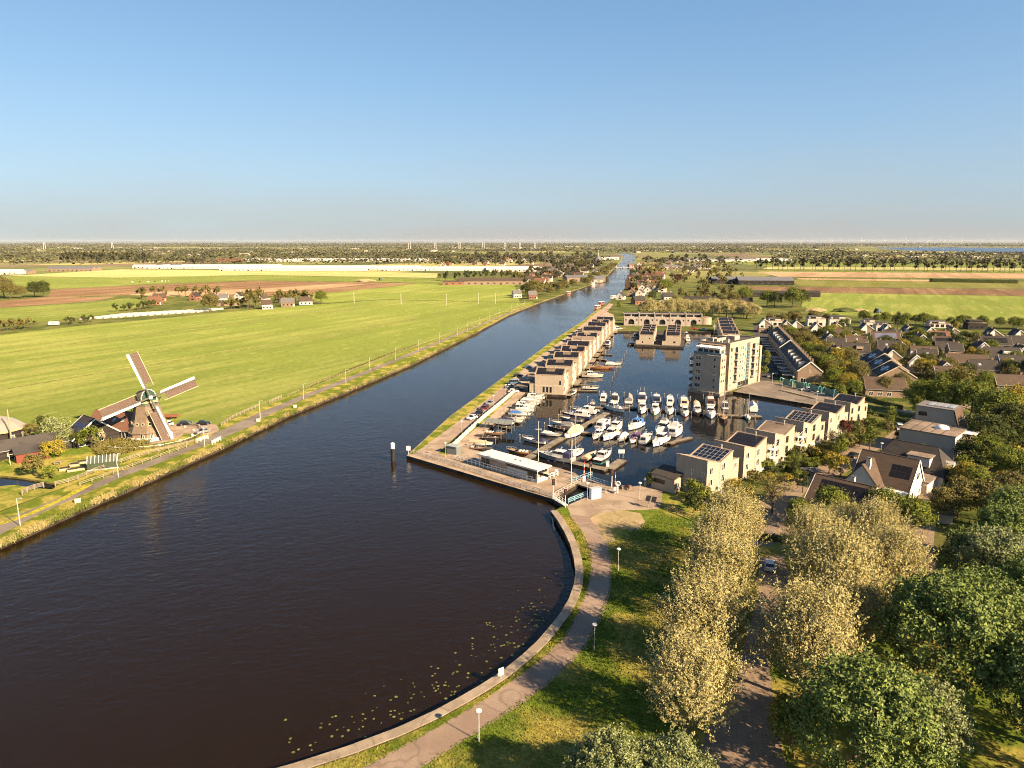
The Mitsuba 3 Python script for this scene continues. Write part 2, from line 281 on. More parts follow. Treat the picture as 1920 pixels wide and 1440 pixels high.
struct('ploughed_field', sheet(P([(-532.1, 611.3), (-519.6, 723.4), (-508.3, 788.2), (-435.5, 784.3), (-424.9, 723.4), (-469.0, 651.8), (-484.1, 555.1)]), 1.03), 'bare_soil', 'narrow brown ploughed field at the left edge')
struct('meadow', sheet(P([(-405.4, 462.9), (-477.5, 547.4), (-465.2, 646.4), (-418.4, 716.9), (-410.1, 772.8), (-347.0, 691.8), (-335.8, 588.4), (-358.2, 528.9), (-365.2, 504.9)]), 1.03), 'meadow_grass', 'yellow green meadow beside the hamlet')
struct('meadow', sheet(P([(-683.2, 788.2), (-617.8, 884.7), (-589.0, 915.2), (-525.4, 1007.7), (-403.0, 1128.7), (-134.3, 1061.3), (0.0, 1047.4), (0.0, 1169.9), (-125.3, 1187.2), (-464.6, 1303.0), (-658.5, 1205.1), (-879.6, 1262.0), (-859.9, 995.2)]), 1.03), 'meadow_grass', 'green meadow behind the ploughed field')
struct('flower_field', sheet(P([(-870.7, 1007.7), (-893.5, 1282.2), (-864.4, 1585.7), (-538.2, 1511.2), (-281.1, 1456.5), (-141.5, 1381.4), (-127.2, 1205.1), (-468.4, 1313.6), (-663.4, 1214.2), (-886.5, 1272.0)]), 1.06), 'dry_meadow', 'pale yellow strip of crops behind the green meadow')
# fields, right of the village
struct('pasture', tiles(P([(353.4, 847.0), (465.8, 820.8), (588.9, 788.2), (731.9, 730.1), (529.9, 525.3), (400.7, 532.5), (332.0, 559.1), (265.1, 588.4), (270.4, 668.4)]), 1.02), 'pasture_grass', 'bright green meadow behind the housing estate')
struct('ploughed_field', sheet(P([(314.7, 971.0), (516.7, 936.7), (874.8, 875.0), (738.6, 736.9), (588.9, 788.2), (470.6, 829.4), (355.3, 851.6), (300.3, 915.2)]), 1.05), 'bare_soil', 'brown ploughed strip beyond the right meadow')
struct('crop_field', sheet(P([(439.7, 1136.7), (762.6, 1090.2), (1044.9, 1047.4), (884.4, 884.7), (648.9, 925.9), (390.7, 971.0)]), 1.05), 'olive_field', 'dull olive field on the right')
struct('pale_ploughed_strip', sheet(P([(475.7, 1196.1), (596.0, 1161.4), (773.1, 1105.3), (746.6, 1061.3), (563.1, 1113.0), (458.8, 1153.1)]), 1.1), 'pale_soil', 'pale strip along the dark hedge on the right')
struct('ploughed_field', sheet(P([(501.8, 1469.8), (778.9, 1418.0), (1318.2, 1324.5), (1117.3, 1120.8), (829.8, 1187.2), (461.7, 1242.4)]), 1.05), 'pale_soil', 'pinkish bare field in front of the poplar avenue')
struct('meadow', sheet(P([(541.0, 1585.7), (837.5, 1525.6), (1410.5, 1418.0), (1329.1, 1335.5), (785.8, 1430.6), (506.3, 1483.4)]), 1.06), 'meadow_grass', 'green strip under the poplar avenue')
struct('flower_field', sheet(P([(625.6, 1758.7), (944.1, 1721.2), (1607.3, 1617.5), (1435.6, 1443.4), (853.6, 1555.0), (558.2, 1601.4)]), 1.08), 'dry_meadow', 'yellow field showing between the poplar trunks')
struct('meadow', sheet(P([(581.8, 2312.6), (979.8, 2452.8), (2229.6, 2248.3), (1640.0, 1650.7), (964.5, 1758.7), (639.5, 1797.9)]), 1.08), 'meadow_grass', 'green meadow behind the poplar avenue')
struct('flower_field', sheet(P([(1173.5, 3053.7), (1805.5, 3302.3), (3081.9, 3112.3), (2673.2, 2698.0), (1581.1, 2890.4), (1072.9, 2790.9)]), 1.3), 'dry_meadow', 'thin yellow strip far behind the poplar avenue')
# roads and verges
vl = [(-108.43, 105.10), (-109.98, 143.83), (-105.70, 162.04), (-102.66, 178.20), (-94.35, 204.33), (-93.33, 217.03), (-89.55, 241.11), (-84.63, 263.23), (-73.00, 309.13), (-60.26, 360.27), (-24.5, 516.6), (12.0, 668.4)]
vr = [(11.8, 657.2), (-24.0, 505.6), (-55.69, 364.55), (-69.72, 306.01), (-79.77, 266.04), (-85.50, 234.25), (-84.58, 227.06), (-91.46, 200.95), (-99.88, 173.04), (-104.52, 149.35), (-105.18, 137.03), (-104.40, 100.76)]
bank_l = P([(-110.48, 107.32), (-114.11, 149.67), (-109.59, 165.43), (-106.12, 184.59), (-98.05, 210.20), (-97.19, 222.27), (-91.83, 247.53), (-86.38, 268.90), (-74.32, 314.91), (-61.24, 366.29), (-24.9, 525.3), (12.3, 685.8)] + WL[::-1][8:])
struct('dike_verge', sheet(bank_l.difference(wet), 1.008), 'verge_grass', 'rough grass verge along the dike road')
mat('reed_pale', asphalt((0.36, 0.27, 0.13), (0.20, 0.19, 0.06), 0.25), 0.95, 0.1)
struct('reed_edge', sheet(LineString(WL).buffer(1.3).difference(wet).difference(P(vl + vr)), 1.011), 'reed_pale', 'pale dry reeds along the left water edge')
dike_road = P(vl + vr)
struct('dike_road', sheet(dike_road, 1.012), 'asphalt', 'narrow grey road on the left dike')
struct('mill_yard', sheet(P([(-111.74, 220.28), (-111.11, 227.76), (-102.89, 229.18), (-97.13, 226.37), (-93.63, 220.28), (-94.12, 214.50), (-102.19, 215.76)]), 1.0105), 'pavement', 'paved parking yard beside the windmill')
struct('mill_garden', sheet(P([(-136.03, 169.36), (-139.46, 185.54), (-143.05, 197.14), (-141.03, 208.40), (-125.84, 210.20), (-119.95, 214.50), (-112.12, 218.97), (-95.68, 220.28), (-97.26, 208.40), (-105.61, 183.65), (-109.83, 165.81), (-114.57, 150.31), (-115.54, 142.07)]).difference(wet), 1.006), 'lawn_grass', 'garden lawns around the windmill')
arm = P([(-29.77, 192.44), (-21.40, 238.78), (-4.70, 307.63), (12.17, 377.09), (24.3, 428.4), (56.9, 552.4), (78.5, 646.4), (84.0, 588.4), (71.3, 477.1), (68.7, 477.1), (59.1, 439.3), (46.92, 386.56), (35.40, 341.76), (24.50, 290.72), (21.37, 272.81), (5.31, 276.83), (-12.74, 199.30), (12.37, 181.34), (16.39, 176.88), (18.65, 171.80), (9.73, 157.71)])
struct('pier_pavement', sheet(arm.difference(wet), 1.004), 'pavement', 'paved pier between canal and harbour')
struct('canal_verge', sheet(P([(-29.09, 193.99), (-21.33, 238.01), (-4.69, 306.63), (12.13, 375.79), (24.2, 427.2), (56.7, 550.4), (78.2, 643.8), (79.2, 636.0), (50.1, 511.6), (25.4, 411.3), (12.35, 361.12), (-3.14, 292.98), (-16.18, 238.01), (-27.87, 193.99)]), 1.012), 'verge_grass', 'green grass strip along the canal quay')
struct('canal_road', sheet(P([(-19.14, 220.28), (-16.09, 236.50), (-3.12, 290.72), (0.67, 292.98), (2.63, 286.31), (-3.97, 257.79), (-15.33, 214.50), (-21.59, 190.42), (-23.19, 191.43)]), 1.010), 'path_asphalt', 'worn darker road lane along the pier')
struct('fence_verge', sheet(P([(-20.96, 194.51), (-19.41, 204.33), (-10.15, 238.78), (0.00, 275.82), (1.49, 276.83), (-7.03, 239.55), (-17.67, 198.76), (-18.34, 192.44)]), 1.014), 'verge_grass', 'narrow grass strip beside the harbour fence')
struct('canal_road', sheet(P([(48.4, 501.7), (80.1, 636.0), (95.1, 697.9), (98.4, 691.8), (83.8, 621.0), (59.3, 525.3), (50.5, 492.2)]), 1.0135), 'path_asphalt', 'road running on beside the canal behind the houses')
# the park in front
park = P([(12.66, 153.59), (18.78, 160.57), (23.82, 166.98), (25.65, 165.05), (34.94, 169.36), (41.17, 169.76), (46.56, 159.13), (56.25, 135.16), (73.45, 123.04), (106.15, 114.69), (69.53, 53.79), (-83.13, 48.92)] + CURVE[::-1])
struct('park_lawn', tiles(park.difference(wet), 1.004), 'lawn_grass', 'sunlit park lawn with dry patches')
struct('park_path', sheet(P([(13.04, 147.78), (14.83, 138.54), (15.53, 129.81), (14.87, 121.06), (13.11, 112.76), (10.87, 105.44), (8.19, 98.33), (4.45, 92.43), (0.66, 87.86), (-3.83, 82.78), (-8.38, 78.50), (-16.38, 71.25), (-24.04, 65.96), (-17.89, 64.15), (-10.92, 71.08), (-3.64, 78.20), (0.35, 82.02), (4.73, 87.01), (7.74, 91.25), (10.82, 96.29), (13.93, 103.62), (16.60, 112.76), (18.23, 122.81), (18.89, 131.55), (18.07, 137.85), (16.44, 146.55)]).buffer(0.35).difference(unary_union([waters, LineString(CURVE).buffer(1.4)])), 1.012), 'path_asphalt', 'curving reddish grey footpath along the lagoon')
struct('lock_plaza', sheet(P([(12.54, 153.59), (18.78, 160.57), (23.80, 166.78), (25.62, 164.85), (34.86, 168.96), (37.05, 165.43), (34.58, 155.97), (33.20, 151.61), (29.95, 150.96), (23.92, 150.64), (19.54, 149.04), (16.37, 145.93), (12.99, 147.16)]).difference(wet), 1.010), 'pavement', 'paved square at the lock')
struct('sand_patch', sheet(P([(16.49, 145.93), (19.57, 149.35), (24.01, 151.28), (28.65, 149.04), (28.82, 143.54), (26.43, 138.40), (23.48, 140.07), (20.76, 140.64), (21.05, 134.11), (19.13, 132.56), (18.35, 138.40)]).buffer(-0.2).simplify(0.2), 1.008), 'sand', 'bare sandy patch on the lawn by the lock')
struct('brick_street', sheet(P([(47.14, 126.22), (51.94, 127.64), (51.44, 122.59), (45.42, 107.32), (37.21, 93.51), (33.79, 81.49), (31.42, 71.08), (28.83, 62.09), (15.77, 62.09), (22.83, 75.32), (32.12, 90.86), (41.55, 110.89)]), 1.012), 'brick_paving', 'brick paved parking street between the pale trees')
for i, (ln, w, m, lb) in enumerate([
    ([(50.20, 135.16), (55.41, 145.03), (59.90, 153.59), (68.36, 165.43), (77.00, 174.31), (89.64, 183.65), (99.11, 196.61), (108.19, 204.33), (116.40, 207.81), (132.55, 226.37), (146.61, 241.89), (165.08, 255.15)], 7, 'brick_paving', 'brick residential street between the villas'),
    ([(42.96, 159.85), (51.11, 149.67), (54.99, 140.64), (64.91, 135.16)], 4, 'brick_paving', 'brick garden path behind the hedge'),
    ([(103.21, 292.98), (118.79, 320.21), (136.77, 375.24), (156.3, 441.8), (178.8, 511.6)], 9, 'dark_asphalt', 'dark parking street beside the terraces'),
    ([(130.90, 266.04), (137.22, 262.31), (139.94, 245.08), (146.61, 241.89)], 4, 'pavement', 'pale footpath through the estate green'),
    ([(181.0, 427.2), (186.78, 384.63), (183.43, 334.27), (205.31, 320.21), (220.32, 299.95)], 5, 'brick_paving', 'estate street among the brown houses'),
    ([(131.6, 636.0), (162.1, 758.0), (225.2, 1061.3), (359.7, 1758.7)], 7, 'pavement', 'road behind the canal village'),
    ([(153.73, 171.39), (129.67, 175.59), (122.95, 189.43), (105.19, 171.39), (78.01, 127.64), (72.63, 114.69)], 5, 'brick_paving', 'shaded lane beside the dark trees')]):
    struct('estate_street', sheet(LineString(ln).buffer(w / 2, join_style=1).difference(wet), 1.010 + 0.0015 * i), m, lb)
struct('promenade', sheet(P([(89.02, 278.88), (111.62, 255.15), (121.45, 255.15), (133.97, 266.04), (129.16, 275.82), (111.01, 302.35), (107.03, 303.56)]).difference(wet), 1.02), 'asphalt', 'paved promenade beside the flats')
# curved kerb wall round the lagoon, block by block
cl = LineString(CURVE[:20]).parallel_offset(0.0001, 'left'); line = LineString(CURVE[:20])
def dens(c, step):
    l = LineString(c); n = max(1, int(round(l.length / step))); return [l.interpolate(l.length * i / n).coords[0] for i in range(n + 1)]
cp = np.array(dens(CURVE[:20], 1.0)); tg = np.gradient(cp, axis=0); tg /= np.linalg.norm(tg, axis=1, keepdims=True)
nl = np.c_[-tg[:, 1], tg[:, 0]]
if not Point(*(cp[5] + nl[5] * 2)).within(park): nl = -nl
inner, outer = cp - nl * 0.15, cp + nl * 1.25
wk = numbered('lagoon_wall'); lab(wk, 'curved pale concrete wall round the dark lagoon', 'wall')
b = MB()
for i in range(len(cp) - 1): b.prism([inner[i], inner[i + 1], outer[i + 1], outer[i]], -0.7, 1.22)
scene[wk] = shape(b, 'dark_timber')
i, k = 0, 0
R0 = rs(5)
while i < len(cp) - 1:
    n = 3 if k < 60 else 4; j = min(i + n, len(cp) - 1)
    h = 1.34 + 0.03 * R0.rand()
    q = list(range(i, j + 1)); g = 0.02
    a = [inner[t] - nl[t] * 0.06 for t in q]; c = [outer[t] + nl[t] * 0.04 for t in q]
    a[-1] = a[-1] - tg[j] * g; c[-1] = c[-1] - tg[j] * g
    part(wk, 'coping_stone', MB().prism(a + c[::-1], 1.222, h), 'concrete'); i, k = j, k + 1
wv = P([tuple(x) for x in outer] + [(-16.38, 71.25), (-8.38, 78.50), (-3.83, 82.78), (0.66, 87.86), (4.45, 92.43), (8.19, 98.33), (10.87, 105.44), (13.11, 112.76), (14.87, 121.06), (15.53, 129.81), (14.82, 138.40), (12.99, 147.16)])
struct('path_verge', sheet(wv.difference(waters), 1.008), 'verge_grass', 'grass strip between wall and footpath')
# ditches across the pasture
for a, w, lb in (([(-275.49, 378.01), (-257.6, 420.3), (-233.4, 468.5), (-194.3, 538.0), (-161.4, 597.4), (-135.3, 671.2)], 1.2, 'thin dark ditch across the pasture'), ([(-218.29, 267.94), (-208.40, 283.08), (-182.42, 334.27), (-162.95, 369.82), (-145.7, 400.6), (-115.5, 449.5), (-75.1, 555.1)], 0.8, 'faint grassy ditch nearer the windmill')):
    struct('ditch', sheet(LineString(a).buffer(w), 1.012), 'reed_bank', lb)

# ================================================================ building materials
def brick(base, tint, course=0.075, k=0.11):
    def f(p, n, uv):
        r = dr.floor(p.z / course); a = (p.x + p.y) / 0.23 + 0.5 * (r - 2 * dr.floor(r / 2))
        return mix(base, tint, 0.45 * cr(dr.floor(a), r) + 0.55 * fbm(p.x / 2.5, p.y / 2.5, p.z / 1.2, 4)) * (1 - k + 2 * k * fbm(p.x / 0.5, p.y / 0.5, p.z / 3.5, 2))
    return f
mat('beige_brick', brick((0.385, 0.31, 0.235), (0.475, 0.395, 0.31)), 0.85, 0.2)
mat('brown_brick', brick((0.24, 0.165, 0.115), (0.34, 0.25, 0.18)), 0.85, 0.2)
mat('red_brick', brick((0.26, 0.115, 0.07), (0.36, 0.18, 0.115)), 0.85, 0.2)
mat('white_plaster', brick((0.58, 0.53, 0.48), (0.68, 0.64, 0.59), 1.0, 0.08), 0.8, 0.2)
mat('grey_plaster', brick((0.36, 0.32, 0.28), (0.44, 0.39, 0.34), 1.0, 0.10), 0.8, 0.2)
def tiles_(base, tint, row=0.34):
    def f(p, n, uv):
        s = (p.z * 1.5 + 0.0 * p.x) / row; r = dr.floor(s); j = ss(0.16, 0.02, s - r)
        return mix(base, tint, 0.5 * cr(dr.floor(p.x / 0.3 + p.y / 0.41), r) + 0.5 * fbm(p.x / 3, p.y / 3, p.z, 3)) * (1 - 0.45 * j)
    return f
mat('dark_tile', tiles_((0.030, 0.026, 0.026), (0.060, 0.050, 0.046)), 0.75, 0.3)
mat('brown_tile', tiles_((0.070, 0.048, 0.036), (0.12, 0.085, 0.064)), 0.8, 0.25)
mat('red_tile', tiles_((0.15, 0.070, 0.045), (0.23, 0.118, 0.075)), 0.8, 0.25)
mat('grey_tile', tiles_((0.13, 0.12, 0.12), (0.20, 0.185, 0.18)), 0.8, 0.25)
mat('thatch', lambda p, n, uv: mix((0.165, 0.122, 0.088), (0.27, 0.21, 0.155), fbm(p.x / 0.25, p.y / 0.25, p.z / 1.8, 4)) * (0.8 + 0.4 * fbm(p.x / 2, p.y / 2, p.z / 0.7, 3)), 0.95, 0.1)
mat('flat_roof', asphalt((0.17, 0.13, 0.10), (0.26, 0.20, 0.16)), 0.95, 0.15)
mat('dark_roof', asphalt((0.055, 0.048, 0.045), (0.085, 0.075, 0.07)), 0.9, 0.2)
mat('black_board', lambda p, n, uv: mix((0.022, 0.019, 0.018), (0.045, 0.038, 0.034), cr(dr.floor(p.z / 0.2), 1.0)) * (0.8 + 0.4 * noise(p.x, p.y, p.z * 3)), 0.8, 0.25)
WHITE, CREAM, DGREY = C(0.78, 0.76, 0.72), C(0.66, 0.56, 0.42), C(0.10, 0.10, 0.10)
BLUE, STEEL, GLASS = C(0.16, 0.42, 0.55), C(0.42, 0.42, 0.42, 0.4, 0.5), C(0.016, 0.018, 0.022, 0.06, 0.5)
SOLAR, SOLFRAME, TRIM = C(0.010, 0.011, 0.020, 0.12, 0.4), C(0.6, 0.6, 0.62, 0.4), C(0.42, 0.31, 0.22)
SOLDARK = C(0.016, 0.014, 0.016, 0.35, 0.3)
# ================================================================ windows, doors, houses
_win = {}
def win_mesh(w, h, bars):
    k = (w, h, bars)
    if k not in _win:
        f, t = MB(), 0.12
        f.box(-w / 2, w / 2, -0.07, 0.02, 0, t).box(-w / 2, w / 2, -0.07, 0.02, h - t, h)
        f.box(-w / 2, -w / 2 + t, -0.071, 0.02, t, h - t).box(w / 2 - t, w / 2, -0.071, 0.02, t, h - t)
        for i in range(1, bars + 1): x = -w / 2 + w * i / (bars + 1); f.box(x - t / 2, x + t / 2, -0.069, 0.02, t, h - t)
        _win[k] = (f, MB().box(-w / 2 + 0.05, w / 2 - 0.05, -0.03, 0.01, 0.05, h - 0.05))
    return _win[k]
FACE = {'S': 0, 'E': 90, 'N': 180, 'W': 270}
def win(p, M, face, x, y, z, w=1.2, h=1.3, bars=1, frame=None, name='window', pane=None):
    f, g = win_mesh(round(w, 2), round(h, 2), bars)
    to = M @ T().translate([x, y, z]).rotate([0, 0, 1], FACE[face])
    k = part(p, name, f, frame or WHITE, to); part(k, 'pane', g, pane or GLASS, to); return k
_panel = {}
def panel(p, M, w, l, slope, pos, skin, frame=None, name='solar_panel'):
    k = (round(w, 2), round(l, 2))
    if k not in _panel: _panel[k] = (MB().box(-w / 2, w / 2, -l / 2, l / 2, 0.03, 0.09), MB().box(-w / 2 - 0.05, w / 2 + 0.05, -l / 2 - 0.05, l / 2 + 0.05, 0.0, 0.06))
    a, b = _panel[k]; to = M @ T().translate(list(pos)).rotate([1, 0, 0], math.degrees(slope))
    scene[numbered(p + '__' + name)] = shape(a, skin, to)
    if frame: scene[numbered(p + '__panel_frame')] = shape(b, frame, to)
def house(name, label, cat, x, y, rz, L, W, he, hr, wall='brown_brick', roof='dark_tile', z=1.0, group=None, ov=0.35, off=0.0, windows=(), chim=(), dorm=(), sky=(), solar=(), trim=WHITE, hip=0.0, extra=None, gable=None):
    """A house with its ridge along local x. off shifts the ridge sideways. windows: (face, along, z, w, h, bars). dorm: (side, x, w). sky: (side, x). solar: (side, x0, x1, rows, cols)."""
    k = thing(name, label, cat, group); M = X(x, y, z, rz); l, w = L / 2, W / 2
    part(k, 'wall', MB().profile([(-w, -0.3), (w, -0.3), (w, he), (off, hr - 0.02), (-w, he)], 'x', -l, l) if not hip else MB().box(-l, l, -w, w, -0.3, he), wall, M)
    sl = {-1: math.atan2(hr - he, w + off), 1: math.atan2(hr - he, w - off)}
    r = MB(); t = 0.16
    for s in (-1, 1):
        ye = s * (w + ov); ze = he - ov * math.tan(sl[s]); yr = off
        if hip: r.slab([(-l - ov, ye, ze), (l + ov, ye, ze), (l - hip, yr, hr), (-l + hip, yr, hr)], -t)
        else: r.slab([(-l - ov * 0.6, ye, ze), (l + ov * 0.6, ye, ze), (l + ov * 0.6, yr, hr), (-l - ov * 0.6, yr, hr)], -t)
        if hip: r.slab([(s * (l + ov), -w - ov, he - ov * 0.7), (s * (l + ov), w + ov, he - ov * 0.7), (s * (l - hip), off, hr)], -t)
    rk = part(k, 'roof', r, roof, M)
    part(rk, 'ridge_cap', MB().bar((-l + hip - 0.1, off, hr + t + 0.03), (l - hip + 0.1, off, hr + t + 0.03), 0.3, 0.14), roof, M)
    if trim and not hip:
        for e in (-1, 1):
            b = MB()
            for s in (-1, 1): b.bar((e * (l + ov * 0.6 + 0.04), s * (w + ov), he - ov * math.tan(sl[s]) + 0.06), (e * (l + ov * 0.6 + 0.04), off, hr + 0.06), 0.07, 0.36)
            part(rk, 'verge_board', b, trim, M)
    g = MB()
    for s in (-1, 1): g.bar((-l, s * (w + ov + 0.06), he - ov * math.tan(sl[s]) + 0.05), (l, s * (w + ov + 0.06), he - ov * math.tan(sl[s]) + 0.05), 0.13)
    part(rk, 'gutter', g, STEEL, M)
    def on(s, u): yy = s * w + (off - s * w) * u; return yy, he + (hr - he) * u + t
    for fc, a, zz, ww, hh, bars in windows:
        px, py = {'S': (a, -w), 'N': (a, w), 'E': (l, a), 'W': (-l, a)}[fc]; win(k, M, fc, px, py, zz, ww, hh, bars, name='window' if hh < 1.95 else 'door')
    for cx_, s in chim:
        yy, zz = on(s, 0.8); c = part(rk, 'chimney', MB().box(cx_ - 0.4, cx_ + 0.4, yy - 0.4, yy + 0.4, zz - 0.9, hr + 1.0), wall, M); part_ = MB().box(cx_ - 0.5, cx_ + 0.5, yy - 0.5, yy + 0.5, hr + 1.0, hr + 1.12); scene[numbered(rk + '__chimney_cap')] = shape(part_, DGREY, M)
    for s, dx, dw in dorm:
        y0, z0 = on(s, 0.15); y1, z1 = on(s, 0.75); dh = z1 - z0
        a, b_ = sorted((y0, y1)); scene[numbered(rk + '__dormer')] = shape(MB().box(dx - dw / 2, dx + dw / 2, a, b_, z0 - 0.3, z0 + max(1.35, dh)), trim or WHITE, M)
        scene[numbered(rk + '__dormer_roof')] = shape(MB().box(dx - dw / 2 - 0.2, dx + dw / 2 + 0.2, a - 0.2, b_ + 0.2, z0 + max(1.35, dh), z0 + max(1.35, dh) + 0.14), 'dark_roof', M)
        scene[numbered(rk + '__dormer_pane')] = shape(MB().box(dx - dw / 2 + 0.25, dx + dw / 2 - 0.25, y0 + s * 0.02 - 0.04, y0 + s * 0.02 + 0.04, z0 + 0.25, z0 + 1.1), GLASS, M)
    for s, dx in sky:
        yy, zz = on(s, 0.5); panel(rk, M, 0.9, 1.2, -s * sl[s], (dx, yy, zz), C(0.32, 0.36, 0.40, 0.1, 0.6), WHITE, 'skylight')
    for s, x0, x1, rows, cols, skin in solar:
        sp = math.hypot(hr - he, w - s * off); pl = min(1.7, 0.86 * sp / rows); pw = (x1 - x0) / cols
        for i in range(rows):
            for j in range(cols):
                yy, zz = on(s, 0.5 + (i - (rows - 1) / 2) * pl / sp); panel(rk, M, pw - 0.08, pl - 0.08, -s * sl[s], (x0 + pw * (j + 0.5), yy, zz), skin)
    return k, M
# ---------------------------------------------------------------- waterfront houses with a rising roof
def waterfront(name, label, group, cx, cy, rz, W, prof, low=None, rails=0, solar=None, front=(), side=(), z=1.0, trim=TRIM, roofm='flat_roof', gate=True):
    """Corner (cx, cy) is the front right one; local x runs left along the front (negative), y into the depth. prof: [(y, height)...]; the roof lies on it."""
    k = thing(name, label, 'house', group); M = X(cx, cy, z, rz)
    D = prof[-1][0]
    wp = [(0, -1.1)] + [(D, -1.1)] + [(y, h) for y, h in prof[::-1]]
    part(k, 'wall', MB().profile(wp, 'x', -W, 0), 'beige_brick', M)
    rk, r = None, MB()
    for (y0, h0), (y1, h1) in zip(prof[:-1], prof[1:]):
        if y1 - y0 < 0.3: continue
        r.slab([(-W + 0.22, y0 + 0.22, h0 + 0.06), (-0.22, y0 + 0.22, h0 + 0.06), (-0.22, y1 - 0.1, h1 + 0.06), (-W + 0.22, y1 - 0.1, h1 + 0.06)], 0.1)
    rk = part(k, 'roof', r, roofm, M)
    c = MB()
    for xx in (-W + 0.05, -0.05):
        for (y0, h0), (y1, h1) in zip(prof[:-1], prof[1:]):
            if y1 - y0 > 0.3: c.bar((xx, y0, h0 + 0.08), (xx, y1, h1 + 0.08), 0.3, 0.16)
    for y0, h0 in (prof[0], max(prof, key=lambda q: q[1])): c.bar((-W - 0.1, y0 + 0.03, h0 + 0.083), (0.1, y0 + 0.03, h0 + 0.083), 0.3, 0.16)
    part(rk, 'parapet_trim', c, trim, M)
    part(k, 'base', MB().box(-W - 0.12, 0.12, -0.12, D + 0.1, -1.3, -0.3), 'concrete', M)
    if low:
        x0, y0, y1, h0, h1 = low
        part(k, 'side_wing', MB().profile([(y0, -1.1), (y1, -1.1), (y1, h1), (y0, h0)], 'x', -W + x0, -W), 'beige_brick', M)
        part(k, 'wing_roof', MB().slab([(-W + x0 - 0.15, y0 - 0.15, h0 + 0.12), (-W, y0 - 0.15, h0 + 0.12), (-W, y1, h1 + 0.12), (-W + x0 - 0.15, y1, h1 + 0.12)], 0.12), 'dark_roof', M)
    if solar:
        (y0, h0), (y1, h1), rows, cols, skin, fr, gap = solar
        sl = math.atan2(h1 - h0, y1 - y0); pl = (math.hypot(h1 - h0, y1 - y0) - 0.7) / rows; pw = (W - 1.0) / cols
        for i in range(rows):
            for j in range(cols):
                if gap and i and abs(j - (cols - 1) / 2) < gap: continue
                u = (0.35 + pl * (i + 0.5)) / (pl * rows + 0.7)
                panel(rk, M, pw - 0.1, pl - 0.1, sl, (-W + 0.5 + pw * (j + 0.5), y0 + (y1 - y0) * u, h0 + (h1 - h0) * u + 0.09), skin, fr)
    scene[numbered(rk + '__vent')] = shape(MB().lathe([(0.16, 0), (0.16, 0.9), (0.26, 0.92), (0.26, 1.1)], 8, -W * 0.35, max(prof, key=lambda q: q[1])[0] - 0.4), STEEL, M @ T().translate([0, 0, max(h for _, h in prof)]))
    for x, zz, w, h, b, fr in front: win(k, M, 'S', x, 0, zz, w, h, b, fr)
    for y, zz, w, h, b, fr in side: win(k, M, 'E', 0, y, zz, w, h, b, fr, 'window' if h < 2.1 else 'garage_door', pane=None if h < 2.1 else C(0.5, 0.47, 0.42))
    return k, M
DFR = C(0.06, 0.055, 0.05)
RH = [(45.7, 159.1), (58.25, 171.3), (70.3, 183.3), (82.9, 195.7), (95.4, 207.7), (107.7, 220.2)]
RPROF = [(0, 8.8), (5.9, 7.1), (11.7, 8.85), (11.72, 6.5), (14.9, 6.3)]
RSIDE = [(1.8, 5.1, 1.5, 1.8, 1, WHITE), (1.8, 2.2, 1.5, 1.8, 1, WHITE), (7.4, 4.9, 1.5, 1.9, 1, WHITE), (7.4, 2.1, 1.5, 1.9, 1, WHITE), (13.2, 4.1, 1.3, 1.6, 1, WHITE), (2.2, -0.9, 2.4, 2.2, 0, CREAM), (6.9, -0.9, 2.6, 2.2, 0, WHITE), (10.0, -0.9, 2.2, 2.2, 0, WHITE)]
